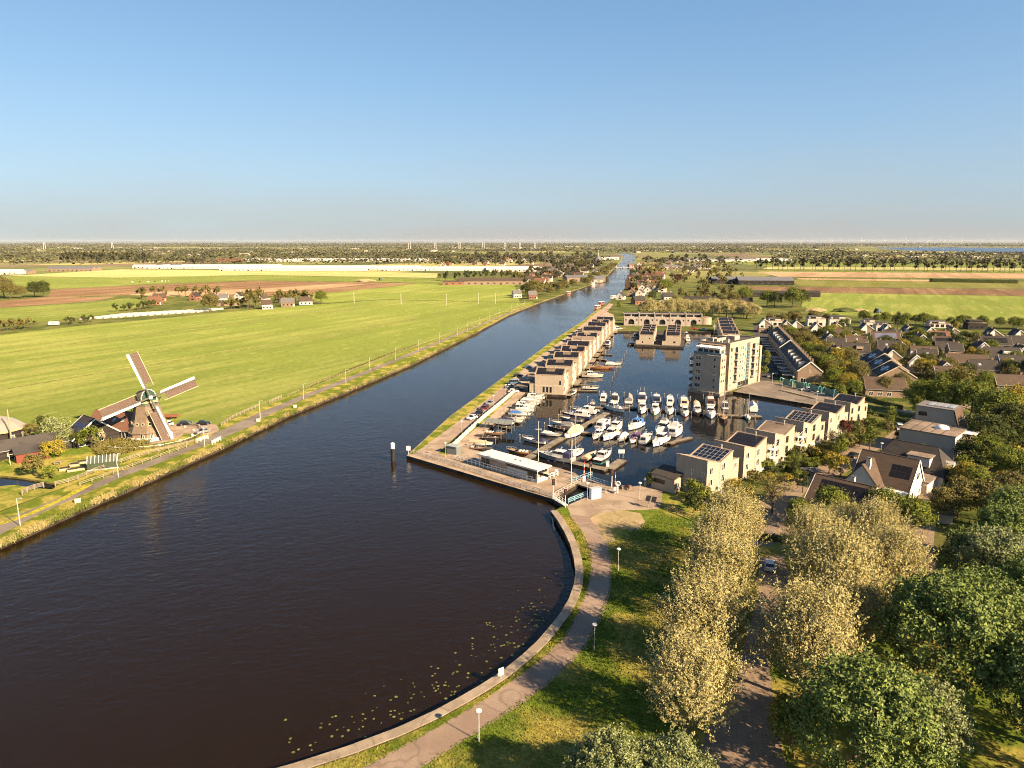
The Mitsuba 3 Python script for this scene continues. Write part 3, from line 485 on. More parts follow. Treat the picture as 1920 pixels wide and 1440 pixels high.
for i, (x, y) in enumerate(RH):
    fr = [WHITE, WHITE, DFR, DFR, WHITE, DFR][i]
    sol = {0: (4, 6, SOLAR, SOLFRAME), 1: (3, 6, SOLDARK, None), 3: (4, 6, SOLDARK, SOLFRAME), 4: (3, 6, SOLDARK, None), 5: (3, 6, SOLDARK, None)}.get(i)
    look = ['and gridded blue solar panels, nearest the lock', 'with dark solar panels, second from the lock', 'with a bare beige roof, third from the lock', 'with thin lined dark panels, fourth from the lock', 'with dark panels, fifth from the lock', 'and dark panels, farthest from the lock'][i]
    k, M = waterfront('waterfront_house', 'beige brick house with V shaped roof ' + look, 'waterfront houses along the right side of the harbour', x, y, math.radians(-46), 8.4, RPROF,
                      low=(-4.6, -3.6, 1.6, 3.6, 4.7) if i == 0 else None,
                      solar=(RPROF[1], RPROF[2], *sol, 0) if sol else None,
                      front=[(-0.9, 5.2, 0.5, 0.6, 0, fr)] + ([(-3.9, 4.6, 0.5, 1.3, 0, WHITE)] if i == 0 else []), side=[(a, b, c, d, e, fr if d < 2 else f) for a, b, c, d, e, f in RSIDE])
    part(k, 'wall_seam', MB().box(-0.02, 0.05, 5.85, 6.0, -0.3, 7.0), TRIM, M)
    if i == 0:
        win(k, M, 'E', -8.4, -2.2, 1.3, 1.2, 1.2, 1); win(k, M, 'S', -10.7, -3.6, 1.7, 3.2, 1.0, 1, DFR)
        part(k, 'wing_front', MB().box(-8.4, -6.4, -3.6, -0.02, -1.0, 3.4), 'beige_brick', M); part(k, 'wing_front_roof', MB().slab([(-8.45, -3.75, 3.55), (-6.3, -3.75, 3.55), (-6.3, 0, 4.5), (-8.45, 0, 4.5)], 0.12), 'dark_roof', M)
        win(k, M, 'E', -6.4, -2.2, 1.4, 1.1, 1.2, 1); win(k, M, 'E', -6.4, -1.0, -0.9, 1.0, 2.1, 0, BLUE, 'door')
    if i in (1, 2):
        s = MB()
        for q in range(3): s.box(0.2, 1.9, 12.2, 14.4, 0.9 + 2.3 * q, 1.02 + 2.3 * q); s.bar((1.9, 12.2, 1.9 + 2.3 * q), (1.9, 14.4, 1.9 + 2.3 * q), 0.08); s.bar((0.3, 12.2, 1.9 + 2.3 * q), (1.9, 12.2, 1.9 + 2.3 * q), 0.08); s.bar((0.4, 12.3, 1.0 + 2.3 * q), (1.8, 14.3, 3.2 + 2.3 * q), 0.12)
        for a, b_ in ((0.25, 12.2), (1.9, 12.2), (1.9, 14.4)): s.bar((a, b_, -1), (a, b_, 7.2), 0.1)
        part(k, 'outside_stair', s, WHITE, M)
    part(k, 'porch', MB().box(0.02, 1.4, 4.4, 5.6, 1.5, 1.62).box(1.2, 1.35, 4.5, 4.65, -1, 1.5).box(1.2, 1.35, 5.35, 5.5, -1, 1.5), WHITE, M)
LH = [(20.4, 273.6), (25.5, 294.5), (30.1, 316.3), (34.6, 334.8), (38.8, 353.2), (42.8, 370.9), (46.8, 387.5), (52.9, 415.4), (58.3, 439.9), (62.3, 455.2), (67.4, 471.6)]
LPROF = [(0, 7.6), (5.0, 9.6), (5.02, 7.2), (13.0, 7.0)]
for i, (x, y) in enumerate(LH):
    k, M = waterfront('quay_house', 'beige brick quay house with sloping dark roof, ' + ('first and nearest, its whole front in view' if i == 0 else '%s back along the canal quay' % ORD[i]), 'row of quay houses between canal and harbour', x, y, math.radians(-12), 11.6, LPROF,
                      low=(-2.2, 0.3, 12.0, 4.1, 4.1), solar=(LPROF[0], LPROF[1], 2, 6, SOLDARK, None, [1, 1, 1, 1, 0, 1.6, 1, 0, 0, 0.6, 0][i]) if i != 5 else None,
                      front=[(-1.5, 3.9, 0.7, 1.6, 0, DFR), (-8.0, 0.6, 0.85, 2.3, 0, DFR), (-6.6, 0.6, 0.85, 2.3, 0, DFR), (-5.2, 0.6, 0.85, 2.3, 0, DFR)] if i == 0 else [(-2.0, 4.6, 0.9, 1.3, 0, DFR)],
                      side=[(1.6, 1.0, 1.4, 1.8, 1, DFR), (1.6, 4.2, 1.2, 1.5, 0, DFR), (8.0, 1.0, 1.6, 1.9, 1, WHITE), (10.8, 4.2, 1.2, 1.5, 0, DFR)])
    part(k, 'band', MB().box(-11.7, 0.06, -0.05, 0.02, 3.35, 3.5), CREAM, M)
    part(k, 'deck', MB().box(0.14, 2.6, 0.2, 12.6, -0.45, -0.3).box(1.0, 1.2, 0.5, 0.7, -1.5, -0.45).box(1.0, 1.2, 11.5, 11.7, -1.5, -0.45), 'weathered_deck', M)
    c = thing('carport', 'flat roofed carport behind the %s quay house' % ORD[i], 'carport', 'carports between the quay houses and the canal')
    part(c, 'roof', MB().box(-19.5, -14.6, 0.5, 6.5, 2.55, 2.75), 'flat_roof', M); s = MB()
    for a in (-19.3, -14.9):
        for b_ in (0.8, 6.2): s.box(a - 0.07, a + 0.07, b_ - 0.07, b_ + 0.07, 0, 2.55)
    part(c, 'post', s, DFR, M); part(c, 'back_wall', MB().box(-14.8, -14.65, 0.6, 6.4, 0, 2.5), 'black_board', M)
IPROF = [(0, 5.6), (4.4, 7.4), (4.42, 5.2), (9.5, 5.0)]
for c, (bx, by) in enumerate(((83.0, 412.5), (97.6, 408.5))):
    for j in range(4):
        waterfront('island_house', 'small beige house on the harbour island, %s column, %s from the front' % (('left', 'right')[c], ORD[j]), 'houses on the harbour island', bx + 2.8 * j, by + 11.6 * j, math.radians(-13), 8.4, IPROF,
                   low=(-2.0, 0.0, 8.0, 2.6, 3.4), solar=(IPROF[0], IPROF[1], 1, 4, SOLDARK, None, 0), front=[(-2.6, 3.2, 1.0, 1.1, 0, WHITE), (-6.4, 0.6, 1.0, 1.7, 0, WHITE)] if c == 0 else [(-3.4, 1.4, 1.2, 1.1, 0, DFR)], side=[(1.5, 1.0, 1.1, 1.8, 0, WHITE), (6.0, 2.8, 1.0, 1.2, 0, WHITE)])
for j, (x, y) in enumerate([(124.5, 381.5), (129.2, 401.3), (133.0, 417.0), (137.0, 433.5), (141.5, 451.0), (146.0, 468.5)]):
    waterfront('quay_house', 'beige house with dark sloping roof seen over the flats, %s from the front' % ORD[j], 'quay houses behind the flats', x, y, math.radians(-12), 9.4, [(0, 7.6), (5.0, 9.2), (5.02, 7.2), (11, 7.0)], solar=((0, 7.6), (5.0, 9.2), 1, 4, SOLDARK, None, 0), front=[(-2.0, 4.6, 0.9, 1.3, 0, DFR)], side=[(2, 3.5, 1.1, 1.5, 0, WHITE)])
struct('island_ground', sheet(Polygon(ISLAND).buffer(0.15), 1.03), 'dark_asphalt', 'dark paved yard on the harbour island')
# ---------------------------------------------------------------- the flats
k = thing('apartment_building', 'six storey beige block of flats standing in the harbour', 'apartment building'); M = X(82.15, 275.8, 1.0, math.radians(-43.5), [0.97, 0.91, 1.0])
part(k, 'plinth', MB().box(-13.8, 0.8, -0.9, 38.6, -1.4, 0.15), 'concrete', M)
tw = part(k, 'front_tower', MB().box(-12.4, 0, 0, 5.0, 0, 14.9), 'beige_brick', M)
part(k, 'main_block', MB().box(-13.2, 0.2, 7.4, 36.6, 0, 18.9), 'beige_brick', M)
part(k, 'link_wall', MB().box(-13.0, -1.6, 5.0, 7.4, 0, 18.6), 'brown_brick', M)
part(k, 'end_wall', MB().box(-12.0, 0.9, 36.6, 38.4, 0, 15.8), 'beige_brick', M)
rk = part(k, 'roof', MB().box(-12.9, -0.1, 7.7, 36.3, 18.9, 19.0), 'dark_roof', M)
b = MB()
b.box(-13.3, 0.3, 7.3, 7.65, 18.9, 19.5).box(-13.3, 0.3, 36.35, 36.7, 18.9, 19.5).box(-13.3, -12.95, 7.65, 36.35, 18.9, 19.5).box(-0.05, 0.3, 7.65, 36.35, 18.9, 19.5)
scene[rk + '__parapet'] = shape(b, 'beige_brick', M)
scene[rk + '__plant_room'] = shape(MB().box(-8, -4.2, 21, 26, 19, 20.7), 'grey_plaster', M)
scene[rk + '__roof_wall'] = shape(MB().box(-12.8, -8.5, 12, 12.4, 19, 20.2).box(-12.8, -8.5, 22, 22.4, 19, 20.3).box(-8.5, -8.1, 12, 22.4, 19, 20.1), 'beige_brick', M)
for q in range(4): scene[numbered(rk + '__vent')] = shape(MB().lathe([(0.25, 0), (0.25, 1.2), (0.4, 1.25), (0.4, 1.5)], 8, -9 + 2.1 * q, 10.5 + (q % 2) * 1.5), WHITE, M @ T().translate([0, 0, 19]))
ph = part(k, 'penthouse', MB().box(-11.4, -1.0, 1.3, 5.0, 14.9, 17.6), 'white_plaster', M)
for q in range(4): win(k, M, 'S', -9.9 + 2.45 * q, 1.3, 15.2, 2.3, 2.0, 0, name='penthouse_window')
win(k, M, 'E', -1.0, 3.1, 15.2, 2.4, 2.0, 1, name='penthouse_window')
for q in range(14): scene[numbered(ph + '__pergola_bar')] = shape(MB().box(-11.6 + 0.8 * q, -11.3 + 0.8 * q, 0.2, 5.2, 17.85, 18.1), WHITE, M)
scene[ph + '__pergola_beam'] = shape(MB().box(-11.8, -0.6, 0.3, 0.5, 17.6, 17.85).box(-11.8, -0.6, 4.7, 4.9, 17.6, 17.85), WHITE, M)
b = MB()
for q in range(11): b.box(-12.3 + 1.22 * q, -12.22 + 1.22 * q, 0.06, 0.14, 14.9, 16.0)
b.box(-12.4, 0, 0.05, 0.15, 15.95, 16.05).box(-0.15, -0.05, 0.15, 5, 15.95, 16.05)
part(k, 'terrace_railing', b, BLUE, M); part(k, 'terrace_glass', MB().box(-12.3, -0.1, 0.08, 0.12, 15.0, 15.9), C(0.12, 0.17, 0.19, 0.1, 0.5), M)
for f in range(5):
    zz = 1.4 + 2.8 * f
    win(k, M, 'S', -10.0, 0, zz, 2.6, 1.6, 1); win(k, M, 'S', -2.6, 0, zz + 0.1, 1.1, 1.4, 0)
    if f: win(k, M, 'E', 0, 1.5, zz, 0.7, 1.0, 0, DFR); win(k, M, 'E', 0, 3.6, zz, 0.7, 1.0, 0, DFR)
    part(k, 'side_balcony', MB().box(-14.6, -12.4, 1.0, 4.6, zz - 0.9, zz - 0.7).box(-14.6, -14.5, 1.0, 4.6, zz - 0.7, zz + 0.3), STEEL, M)
for f in range(6):
    zz = 1.4 + 2.9 * f
    if f == 5:
        for yy in (8.8, 10.0): win(k, M, 'E', 0.2, yy, zz, 0.7, 1.5, 0, DFR)
    else: win(k, M, 'E', 0.2, 9.4, zz, 1.0, 1.4, 0, WHITE)
    if f:
        bk = part(k, 'balcony', MB().box(0.2, 1.7, 12.2, 16.2, zz - 1.05, zz - 0.85), STEEL, M); b = MB()
        for q in range(9): b.box(1.6, 1.66, 12.25 + 0.48 * q, 12.3 + 0.48 * q, zz - 0.85, zz + 0.15)
        b.box(1.58, 1.68, 12.2, 16.2, zz + 0.12, zz + 0.2); scene[bk + '__railing'] = shape(b, C(0.5, 0.5, 0.5), M)
        win(k, M, 'E', 0.2, 14.0, zz - 0.8, 2.4, 2.2, 1, DFR, 'balcony_door')
        for yy in (18.2, 20.6): win(k, M, 'E', 0.2, yy, zz - 0.1, 1.1, 1.5, 0, WHITE)
        part(k, 'blue_panel', MB().box(0.2, 0.45, 22.6, 24.0, zz - 0.9, zz + 0.3), BLUE, M)
        bk = part(k, 'balcony', MB().box(0.2, 1.7, 29.2, 33.6, zz - 1.05, zz - 0.85), STEEL, M); b = MB()
        for q in range(10): b.box(1.6, 1.66, 29.25 + 0.48 * q, 29.3 + 0.48 * q, zz - 0.85, zz + 0.15)
        b.box(1.58, 1.68, 29.2, 33.6, zz + 0.12, zz + 0.2); scene[bk + '__railing'] = shape(b, WHITE, M)
        win(k, M, 'E', 0.2, 31.2, zz - 0.8, 2.8, 2.2, 1, DFR, 'balcony_door'); win(k, M, 'E', 0.2, 35.2, zz, 0.8, 1.2, 0, DFR)
part(k, 'stair_glazing', MB().box(0.2, 0.5, 24.3, 26.8, 2.6, 18.2), C(0.10, 0.115, 0.12, 0.1, 0.5), M)
b = MB()
for q in range(12): b.box(0.5, 0.6, 24.3, 26.8, 3.2 + 1.3 * q, 3.32 + 1.3 * q)
part(k, 'stair_transom', b, STEEL, M)
for q in range(4): win(k, M, 'E', 0.2, 18 + 2.7 * q, 0.1, 2.4, 2.4, 1, DFR, 'entrance_window')
b = MB()
for q in range(16): b.box(0.9, 0.98, 6 + 0.9 * q, 6.08 + 0.9 * q, 0.15, 1.2)
b.box(0.88, 1.0, 6, 19.6, 1.15, 1.25); part(k, 'ground_railing', b, C(0.30, 0.47, 0.55), M)
# ---------------------------------------------------------------- white terrace at the back of the harbour
M = X(80.5, 511.6, 1.0, math.radians(-6.9)); mat('rose_plaster', brick((0.36, 0.30, 0.265), (0.44, 0.38, 0.34), 1.0, 0.1), 0.8, 0.2)
arch = Polygon([(-5.2, 0), (5.2, 0), (5.2, 6.3), (-5.2, 6.3)]).difference(unary_union([Point(0, 2.6).buffer(2.1, 12), sbox(-2.1, -1, 2.1, 2.6)]).intersection(sbox(-3, 0.9, 3, 6)))
tv, tf = trimesh.creation.triangulate_polygon(arch, engine='earcut')
wallm = trimesh.creation.extrude_polygon(arch, 0.4, engine='earcut'); wallm.apply_transform(trimesh.transformations.rotation_matrix(math.pi / 2, [1, 0, 0]))
wv_, wf_ = np.array(wallm.vertices), np.array(wallm.faces)
for i in range(5):
    k = thing('terraced_house', 'pale arched terraced house at the back of the harbour, %s from the left' % ORD[i], 'house', 'pale terraced houses behind the harbour'); N = M @ T().translate([5.5 + 11 * i, 0, 0])
    part(k, 'front_wall', (wv_, wf_), 'rose_plaster', N)
    part(k, 'wall', MB().box(-5.2, 5.2, 0.6, 9, 0, 6.2), 'grey_plaster', N)
    part(k, 'upper_storey', MB().box(-5.3, 5.3, 1.5, 8.8, 6.2, 8.3), 'grey_plaster', N)
    part(k, 'roof', MB().box(-5.45, 5.45, 0.9, 9.2, 8.3, 8.75), 'rose_plaster', N); part(k, 'roof_felt', MB().box(-5.2, 5.2, 1.2, 8.9, 8.75, 8.8), 'dark_roof', N)
    part(k, 'party_wall', MB().box(5.2, 5.75, -0.6, 9.3, 0, 9.0), 'grey_plaster', N)
    for a in (-2.7, 2.7): win(k, N, 'S', a, 1.5, 6.5, 4.4, 1.3, 2, DFR)
    for a in (-3.9, 3.9): win(k, N, 'S', a, -0.4, 3.5, 0.9, 1.2, 0, DFR)
    win(k, N, 'S', 0, 0.6, 0.8, 3.9, 3.2, 2, DFR, 'arch_window')
k = thing('round_end_house', 'rounded beige end of the pale terrace', 'house'); part(k, 'wall', MB().lathe([(4.6, -0.3), (4.6, 6.0), (4.3, 6.1)], 20, 58, 5), 'beige_brick', M); part(k, 'roof', MB().lathe([(4.4, 6.1), (4.4, 6.25), (0.1, 6.4)], 20, 58, 5), 'flat_roof', M)
# ---------------------------------------------------------------- estate houses
er = math.radians(76)
def at(o, d, s, a): return (o[0] + math.cos(a) * d - math.sin(a) * s, o[1] + math.sin(a) * d + math.cos(a) * s)
for nm, (nx, ny), L, lb in (('long_terrace', (126.6, 296.8), 66, 'near long brown brick terrace with black roof and dormers, its gable facing the promenade'), ('long_terrace', (144.5, 366.0), 60, 'far long brown brick terrace with black roof behind the first')):
    c = at((nx, ny), L / 2, 0, er)
    ws = [('W', 0.0, 4.6, 0.5, 1.2, 0), ('W', 2.5, 0.2, 2.2, 2.0, 1)] + [('N', -L / 2 + 3.5 + 7 * q, 0.8, 2.2, 1.6, 1) for q in range(int(L // 7))] + [('N', -L / 2 + 5 + 7 * q, 3.6, 1.2, 1.2, 1) for q in range(int(L // 7))]
    k, M = house(nm, lb, 'house', c[0], c[1], er, L, 9.6, 5.3, 9.2, group='long brown terraces', off=0.0, windows=ws, chim=[(-L / 2 + 2 + 7 * q, -1) for q in range(int(L // 7) + 1)], dorm=[(1, -L / 2 + 5 + 9 * q, 1.8) for q in range(5)], sky=[(1, -L / 2 + 9 + 9 * q) for q in range(5)])
    for q in range(6):
        cc = at(c, -L / 2 + 6 + 10 * q, 8.2, er); cp_ = thing('carport', 'flat carport beside the %s terrace, %s from the promenade' % (('near', 'far')[nx > 130], ORD[q]), 'carport', 'carports beside the long terraces'); N = X(cc[0], cc[1], 1.0, er)
        part(cp_, 'roof', MB().box(-2.6, 2.6, -2.4, 2.4, 2.5, 2.72), 'dark_roof', N); part(cp_, 'fascia', MB().box(-2.68, -2.6, -2.4, 2.4, 2.44, 2.8), WHITE, N); s = MB()
        for a in (-2.3, 2.3): s.box(a - 0.08, a + 0.08, 2.1, 2.26, 0, 2.5)
        part(cp_, 'post', s, DFR, N)
GR = [(168.4, 469.5), (178.0, 456), (185.1, 458.2), (192.6, 444.0), (205.1, 444.0), (221.9, 440.6), (231.7, 433.9), (241.2, 427.4), (252.8, 424.3), (264.5, 421.3), (283.2, 413.1), (295.6, 409.1), (305.1, 406.2)]
for i, (x, y) in enumerate(GR):
    k, M = house('gabled_house', 'brown brick gabled house with white gable panel, %s from the left in the back row' % ORD[i], 'house', *at((x, y), 4.5, 0, er), er, 9, 8.6, 5.0, 8.9, group='gabled houses in the back row', off=1.2, windows=[('W', 2.2, 0.6, 1.5, 1.5, 1), ('W', -1.8, 3.3, 1.8, 1.3, 1), ('W', -1.8, 0.4, 2.2, 1.8, 1), ('N', -1, 3.0, 1.2, 1.2, 0)], chim=[(2.5, -1)], sky=[(1, -1.5)], solar=[(1, 0.2, 3.4, 2, 3, SOLDARK)] if i % 3 == 0 else [])
    part(k, 'gable_panel', MB().profile([(4.1, 3.0), (4.1, 5.0), (1.25, 8.2), (0.9, 8.0), (0.4, 3.0)], 'x', -4.56, -4.49), WHITE, M)
    win(k, M, 'W', -4.56, 2.3, 3.3, 2.0, 1.4, 1, DFR)
    p = thing('garden_shed', 'low flat roofed shed beside the %s gabled house' % ORD[i], 'shed', 'sheds in the back row'); N = X(*at((x, y), 0.5, -7.2, er), 1.0, er); part(p, 'wall', MB().box(-2.5, 2.5, -1.8, 1.8, 0, 2.4), 'brown_brick', N); part(p, 'roof', MB().box(-2.7, 2.7, -2, 2, 2.4, 2.58), 'flat_roof', N); win(p, N, 'W', -2.5, 0, 0.2, 2.2, 2.0, 0, WHITE, 'door')
ES = [  # pixel-measured spots of the brown estate houses: (x, y), length, depth, eaves, ridge, roof, solar, words
    ((175.45, 380.82), 11, 8, 3.2, 7.6, 'dark_tile', 0, 'dark roofed brown house behind the yellow shrubs'),
    ((178.16, 362.83), 16, 8.5, 3.0, 7.4, 'dark_tile', 0, 'wide dark house with a white bay and small front gable'),
    ((198.3, 422.6), 13, 8, 3.2, 7.6, 'brown_tile', 0, 'low brown roofed house below the gabled row'),
    ((209.37, 394.48), 15, 9, 5.2, 9.4, 'brown_tile', 1, 'tall brown roofed house with pale framed solar panels'),
    ((195.26, 362.83), 14, 9, 4.6, 8.8, 'dark_tile', 0, 'dark roofed house just below the solar roof'),
    ((248.5, 409.1), 13, 9, 4.2, 8.0, 'red_tile', 0, 'long house with reddish brown roof, upper of the three'),
    ((236.39, 384.63), 13, 9, 4.2, 8.0, 'brown_tile', 0, 'long house with reddish brown roof, middle of the three'),
    ((229.25, 369.82), 13, 9, 3.6, 7.2, 'dark_tile', 0, 'long house with dark brown roof, lowest of the three'),
    ((207.75, 352.80), 15, 9, 3.2, 7.2, 'brown_tile', 0, 'brown house with white framed dormer right of the stepped roofs'),
    ((225.33, 356.08), 8, 8, 5.2, 8.2, 'dark_tile', 0, 'short house with a square dark roof slope'),
    ((216.00, 331.37), 22, 9, 3.4, 6.4, 'brown_tile', 0, 'long low pale brown roofed house behind the willow'),
    ((259.95, 377.09), 18, 9, 5.0, 9.0, 'dark_tile', 0, 'dark roofed house at the right end of the estate'),
    ((240.50, 343.29), 20, 9, 3.4, 8.0, 'dark_tile', 0, 'dark roofed house with wide white dormer at the right'),
    ((212.01, 313.60), 14, 9, 3.0, 6.6, 'dark_tile', 0, 'grey brown house with one white skylight'),
    ((199.69, 292.98), 13, 9, 2.8, 5.2, 'brown_tile', 0, 'flat looking brown roof in front of the skylight house'),
    ((200.01, 277.85), 14, 9, 3.0, 6.5, 'brown_tile', 0, 'brown roofed house behind the big green trees'),
    ((144.65, 268.90), 18, 10, 3.2, 7.0, 'brown_tile', 0, 'brown house with big plain roof below the stepped roofs'),
    ((278.71, 384.63), 14, 9, 4.4, 8.4, 'dark_tile', 0, 'dark house cut by the right edge of the estate'),
    ((252.22, 334.27), 14, 9, 4.4, 8.4, 'brown_tile', 0, 'brown house beyond the right edge')]
for i, ((x, y), L, W, he, hr, rf, so, lb) in enumerate(ES):
    L, W = L * (0.8 if not so else 1), W * 0.9
    ws = [('S', -L / 2 + 2 + 3.2 * q, 0.5, 1.6, 1.5, 1) for q in range(int((L - 2) // 3.2))] + [('E', 0, he + 0.2, 1.0, 1.2, 0), ('E', -2, 0.5, 1.4, 1.4, 1)]
    if he > 4: ws += [('S', -L / 2 + 2.4 + 3.6 * q, 3.0, 1.3, 1.2, 1) for q in range(int((L - 2) // 3.6))]
    house('estate_house', lb, 'house', *at((x, y), 0, W / 2, math.radians(-14)), math.radians(-14), L, W, he, hr, 'brown_brick', rf, windows=ws, chim=[(L / 2 - 1.5, 1)] if i % 2 else [(-L / 2 + 1.5, 1)], dorm=[(-1, L * 0.1, 3.2)] if i in (1, 8, 12) else [], sky=[(-1, -1.5)] if i in (4, 13) else [], solar=[(-1, -5.5, 5.5, 2, 8, C(0.16, 0.17, 0.26, 0.15, 0.5))] if so else [(-1, -L / 2 + 1, L / 2 - 2, 2, 6, SOLDARK)] if i in (5, 6, 11) else [], trim=WHITE if i % 3 == 0 else TRIM)
for q in range(3):
    c = at((158.5, 286.5), 7 + 13.5 * q, -0.5 * q, er)
    house('stepped_house', 'brown house with skylit black roof, %s step of the stepped terrace' % ORD[q], 'house', c[0], c[1], er, 13, 14, 4.6 + 0.5 * q, 9.0 + 0.7 * q, group='stepped terrace', windows=[('N', -4 + 4 * a, 1.0, 1.8, 1.5, 1) for a in range(3)] + [('W', 0, 5, 0.8, 1.0, 0)], sky=[(1, -3.5), (1, 3.6)], solar=[(1, -1.8, 1.8, 2, 3, C(0.14, 0.17, 0.22, 0.15, 0.5))], trim=CREAM)
for i, ((x, y), L, W, h, lb) in enumerate([((217.2, 504.9), 12, 9, 7.0, 'white flat roofed villa behind the back row, left one'), ((234.0, 504.9), 14, 10, 6.8, 'wide white modern villa behind the bright green tree'), ((249.3, 492.2), 10, 8, 6.0, 'small white flat roofed house among the back trees'), ((249.0, 474.2), 9, 8, 6.0, 'narrow white block beside the tall dark trees'), ((299.4, 495.3), 14, 8, 4.6, 'long low pale house in front of the right meadow'), ((188.3, 504.9), 12, 9, 5.5, 'pale house half hidden by trees behind the harbour'), ((320.0, 486.1), 12, 9, 6.0, 'black house with one blue roof light by the meadow')]):
    k = thing('modern_villa', lb, 'house'); N = X(x, y, 1, math.radians(-12)); w_ = 'black_board' if i == 6 else 'white_plaster'
    part(k, 'wall', MB().box(-L / 2, L / 2, 0, W, -0.2, h - 1.6), w_, N); part(k, 'upper_storey', MB().box(-L / 2 + 1, L / 2 - L * 0.25, 1.2, W - 1, h - 1.6, h), w_, N)
    part(k, 'roof', MB().box(-L / 2 - 0.2, L / 2 + 0.2, -0.2, W + 0.2, h - 1.6, h - 1.4), 'flat_roof', N); part(k, 'upper_roof', MB().box(-L / 2 + 0.7, L / 2 - L * 0.25 + 0.3, 0.9, W - 0.7, h, h + 0.25), 'dark_roof', N)
    for q in range(int(L // 3.4)): win(k, N, 'S', -L / 2 + 2 + 3.3 * q, 0, 0.6, 2.2, 2.0, 1, DFR)
    win(k, N, 'S', -L * 0.2, 1.2, h - 1.5, L * 0.3, 1.1, 2, DFR); win(k, N, 'E', L / 2, W / 2, 1, 2.0, 1.8, 1, DFR)
r9 = rs(9); done = [np.array(e[0]) for e in ES] + [np.array(q) for q in GR] + [np.array(at((158.5, 286.5), d_, 0, er)) for d_ in (0, 10, 20, 30, 40, 50)] + [np.array(at((126.6, 296.8), d_, 0, er)) for d_ in range(0, 140, 8)]; zone = Polygon([(173.48, 394.48), (211.4, 436.9), (303.6, 400.6), (203.15, 264.16), (181.95, 289.60), (149.16, 304.78)]); made = 0
for _ in range(4000):
    q = np.array([r9.uniform(150, 420), r9.uniform(270, 430)])
    if made >= 34 or not Point(*q).within(zone) or min(np.hypot(*(q - e)) for e in done) < 15: continue
    done.append(q); made += 1; rf, rn = [('dark_tile', 'black'), ('brown_tile', 'brown'), ('dark_tile', 'black')][made % 3]; a = [76, 76, -14][r9.randint(3)]; wl, wn = [('brown_brick', 'brown brick'), ('white_plaster', 'white')][r9.rand() > 0.7]
    k, M = house('estate_house', '%s house with %s roof, %s to the viewer, amid the estate gardens' % (wn, rn, 'gable' if a == 76 else 'long side'), 'house', q[0], q[1], math.radians(a), 8.5 + 2.5 * r9.rand(), 7.6, 4.6, 8.2, wl, rf, group='smaller estate houses', off=0.6, windows=[('W', -1.4, 0.5, 1.6, 1.5, 1), ('W', 1.4, 3.2, 1.4, 1.2, 1), ('S', -2, 0.6, 1.5, 1.4, 1), ('S', 2, 0.6, 1.5, 1.4, 1), ('S', 1, 3.0, 1.2, 1.1, 0)], chim=[(1.8, 1)], sky=[(-1, 0)])
    if a == 76: part(k, 'gable_panel', MB().profile([(3.5, 2.9), (3.5, 4.5), (0.7, 7.5), (0.4, 2.9)], 'x', -5.56, -4.1), WHITE, M)
# ---------------------------------------------------------------- villas in front
vr_ = math.radians(-45)
k, M = house('villa', 'white gabled villa with dark tiled roof and long black solar array, nearest the park', 'house', 72.6, 147.5, vr_, 12.5, 10.4, 3.4, 8.0, 'white_plaster', 'brown_tile', group=None, windows=[('E', 1.0, 3.6, 2.4, 1.9, 1), ('E', -2.6, 0.2, 1.6, 2.0, 1), ('S', 3.6, 0.5, 1.8, 1.6, 1)], chim=[(1.2, 1)], solar=[(-1, -4.6, 5.0, 3, 8, SOLDARK)])
bd = part(k, 'bay', MB().profile([(-1.8, 0), (1.8, 0), (1.8, 2.9), (0, 4.6), (-1.8, 2.9)], 'y', -7.0, -4.6), 'white_plaster', M); win(k, M, 'S', 0, -7.0, 0.5, 2.6, 2.0, 2); scene[bd + '__bay_roof'] = shape(MB().slab([(-2.2, -7.3, 2.6), (0, -7.3, 4.75), (0, -3.2, 4.75), (-2.2, -3.2, 2.6)], -0.14).slab([(2.2, -7.3, 2.6), (0, -7.3, 4.75), (0, -3.2, 4.75), (2.2, -3.2, 2.6)], -0.14), WHITE, M)
k, M = house('villa', 'white cross gabled villa with tall chimney, in the middle of the front villas', 'house', 90.2, 162.8, vr_, 12.5, 10.4, 3.2, 9.2, 'white_plaster', 'brown_tile', windows=[('E', 0.6, 4.4, 2.2, 1.8, 1), ('E', -2.4, 0.1, 1.3, 2.1, 0), ('S', 3.8, 0.1, 2.8, 2.1, 2), ('E', 2.8, 0.4, 1.2, 1.4, 1)], solar=[(-1, 1.2, 5.6, 2, 4, SOLDARK)])
g = part(k, 'cross_wing', MB().profile([(-4.2, -0.3), (4.2, -0.3), (4.2, 2.8), (0, 7.9), (-4.2, 2.8)], 'y', -8.6, 0), 'white_plaster', M @ T().translate([-3.2, 0, 0]))
scene[g + '__roof'] = shape(MB().slab([(-4.7, -8.9, 2.3), (0, -8.9, 8.0), (0, 0, 8.0), (-4.7, 0, 2.3)], -0.16).slab([(4.7, -8.9, 2.3), (0, -8.9, 8.0), (0, 0, 8.0), (4.7, 0, 2.3)], -0.16), 'brown_tile', M @ T().translate([-3.2, 0, 0]))
scene[g + '__chimney'] = shape(MB().box(0.3, 1.2, -7.2, -6.3, 6.2, 9.4), 'white_plaster', M @ T().translate([-3.2, 0, 0])); scene[g + '__chimney_cap'] = shape(MB().box(0.2, 1.3, -7.3, -6.2, 9.4, 9.55), DGREY, M @ T().translate([-3.2, 0, 0]))
part(k, 'veranda', MB().box(1.1, 6.2, -8.2, -5.3, 2.5, 2.8).box(5.9, 6.1, -8.1, -7.9, 0, 2.5).box(3.4, 3.6, -8.1, -7.9, 0, 2.5), WHITE, M)
k = thing('garage', 'flat roofed garage with three brown doors beside the white cross gabled villa', 'garage'); N = X(99.4, 164.2, 1, vr_)
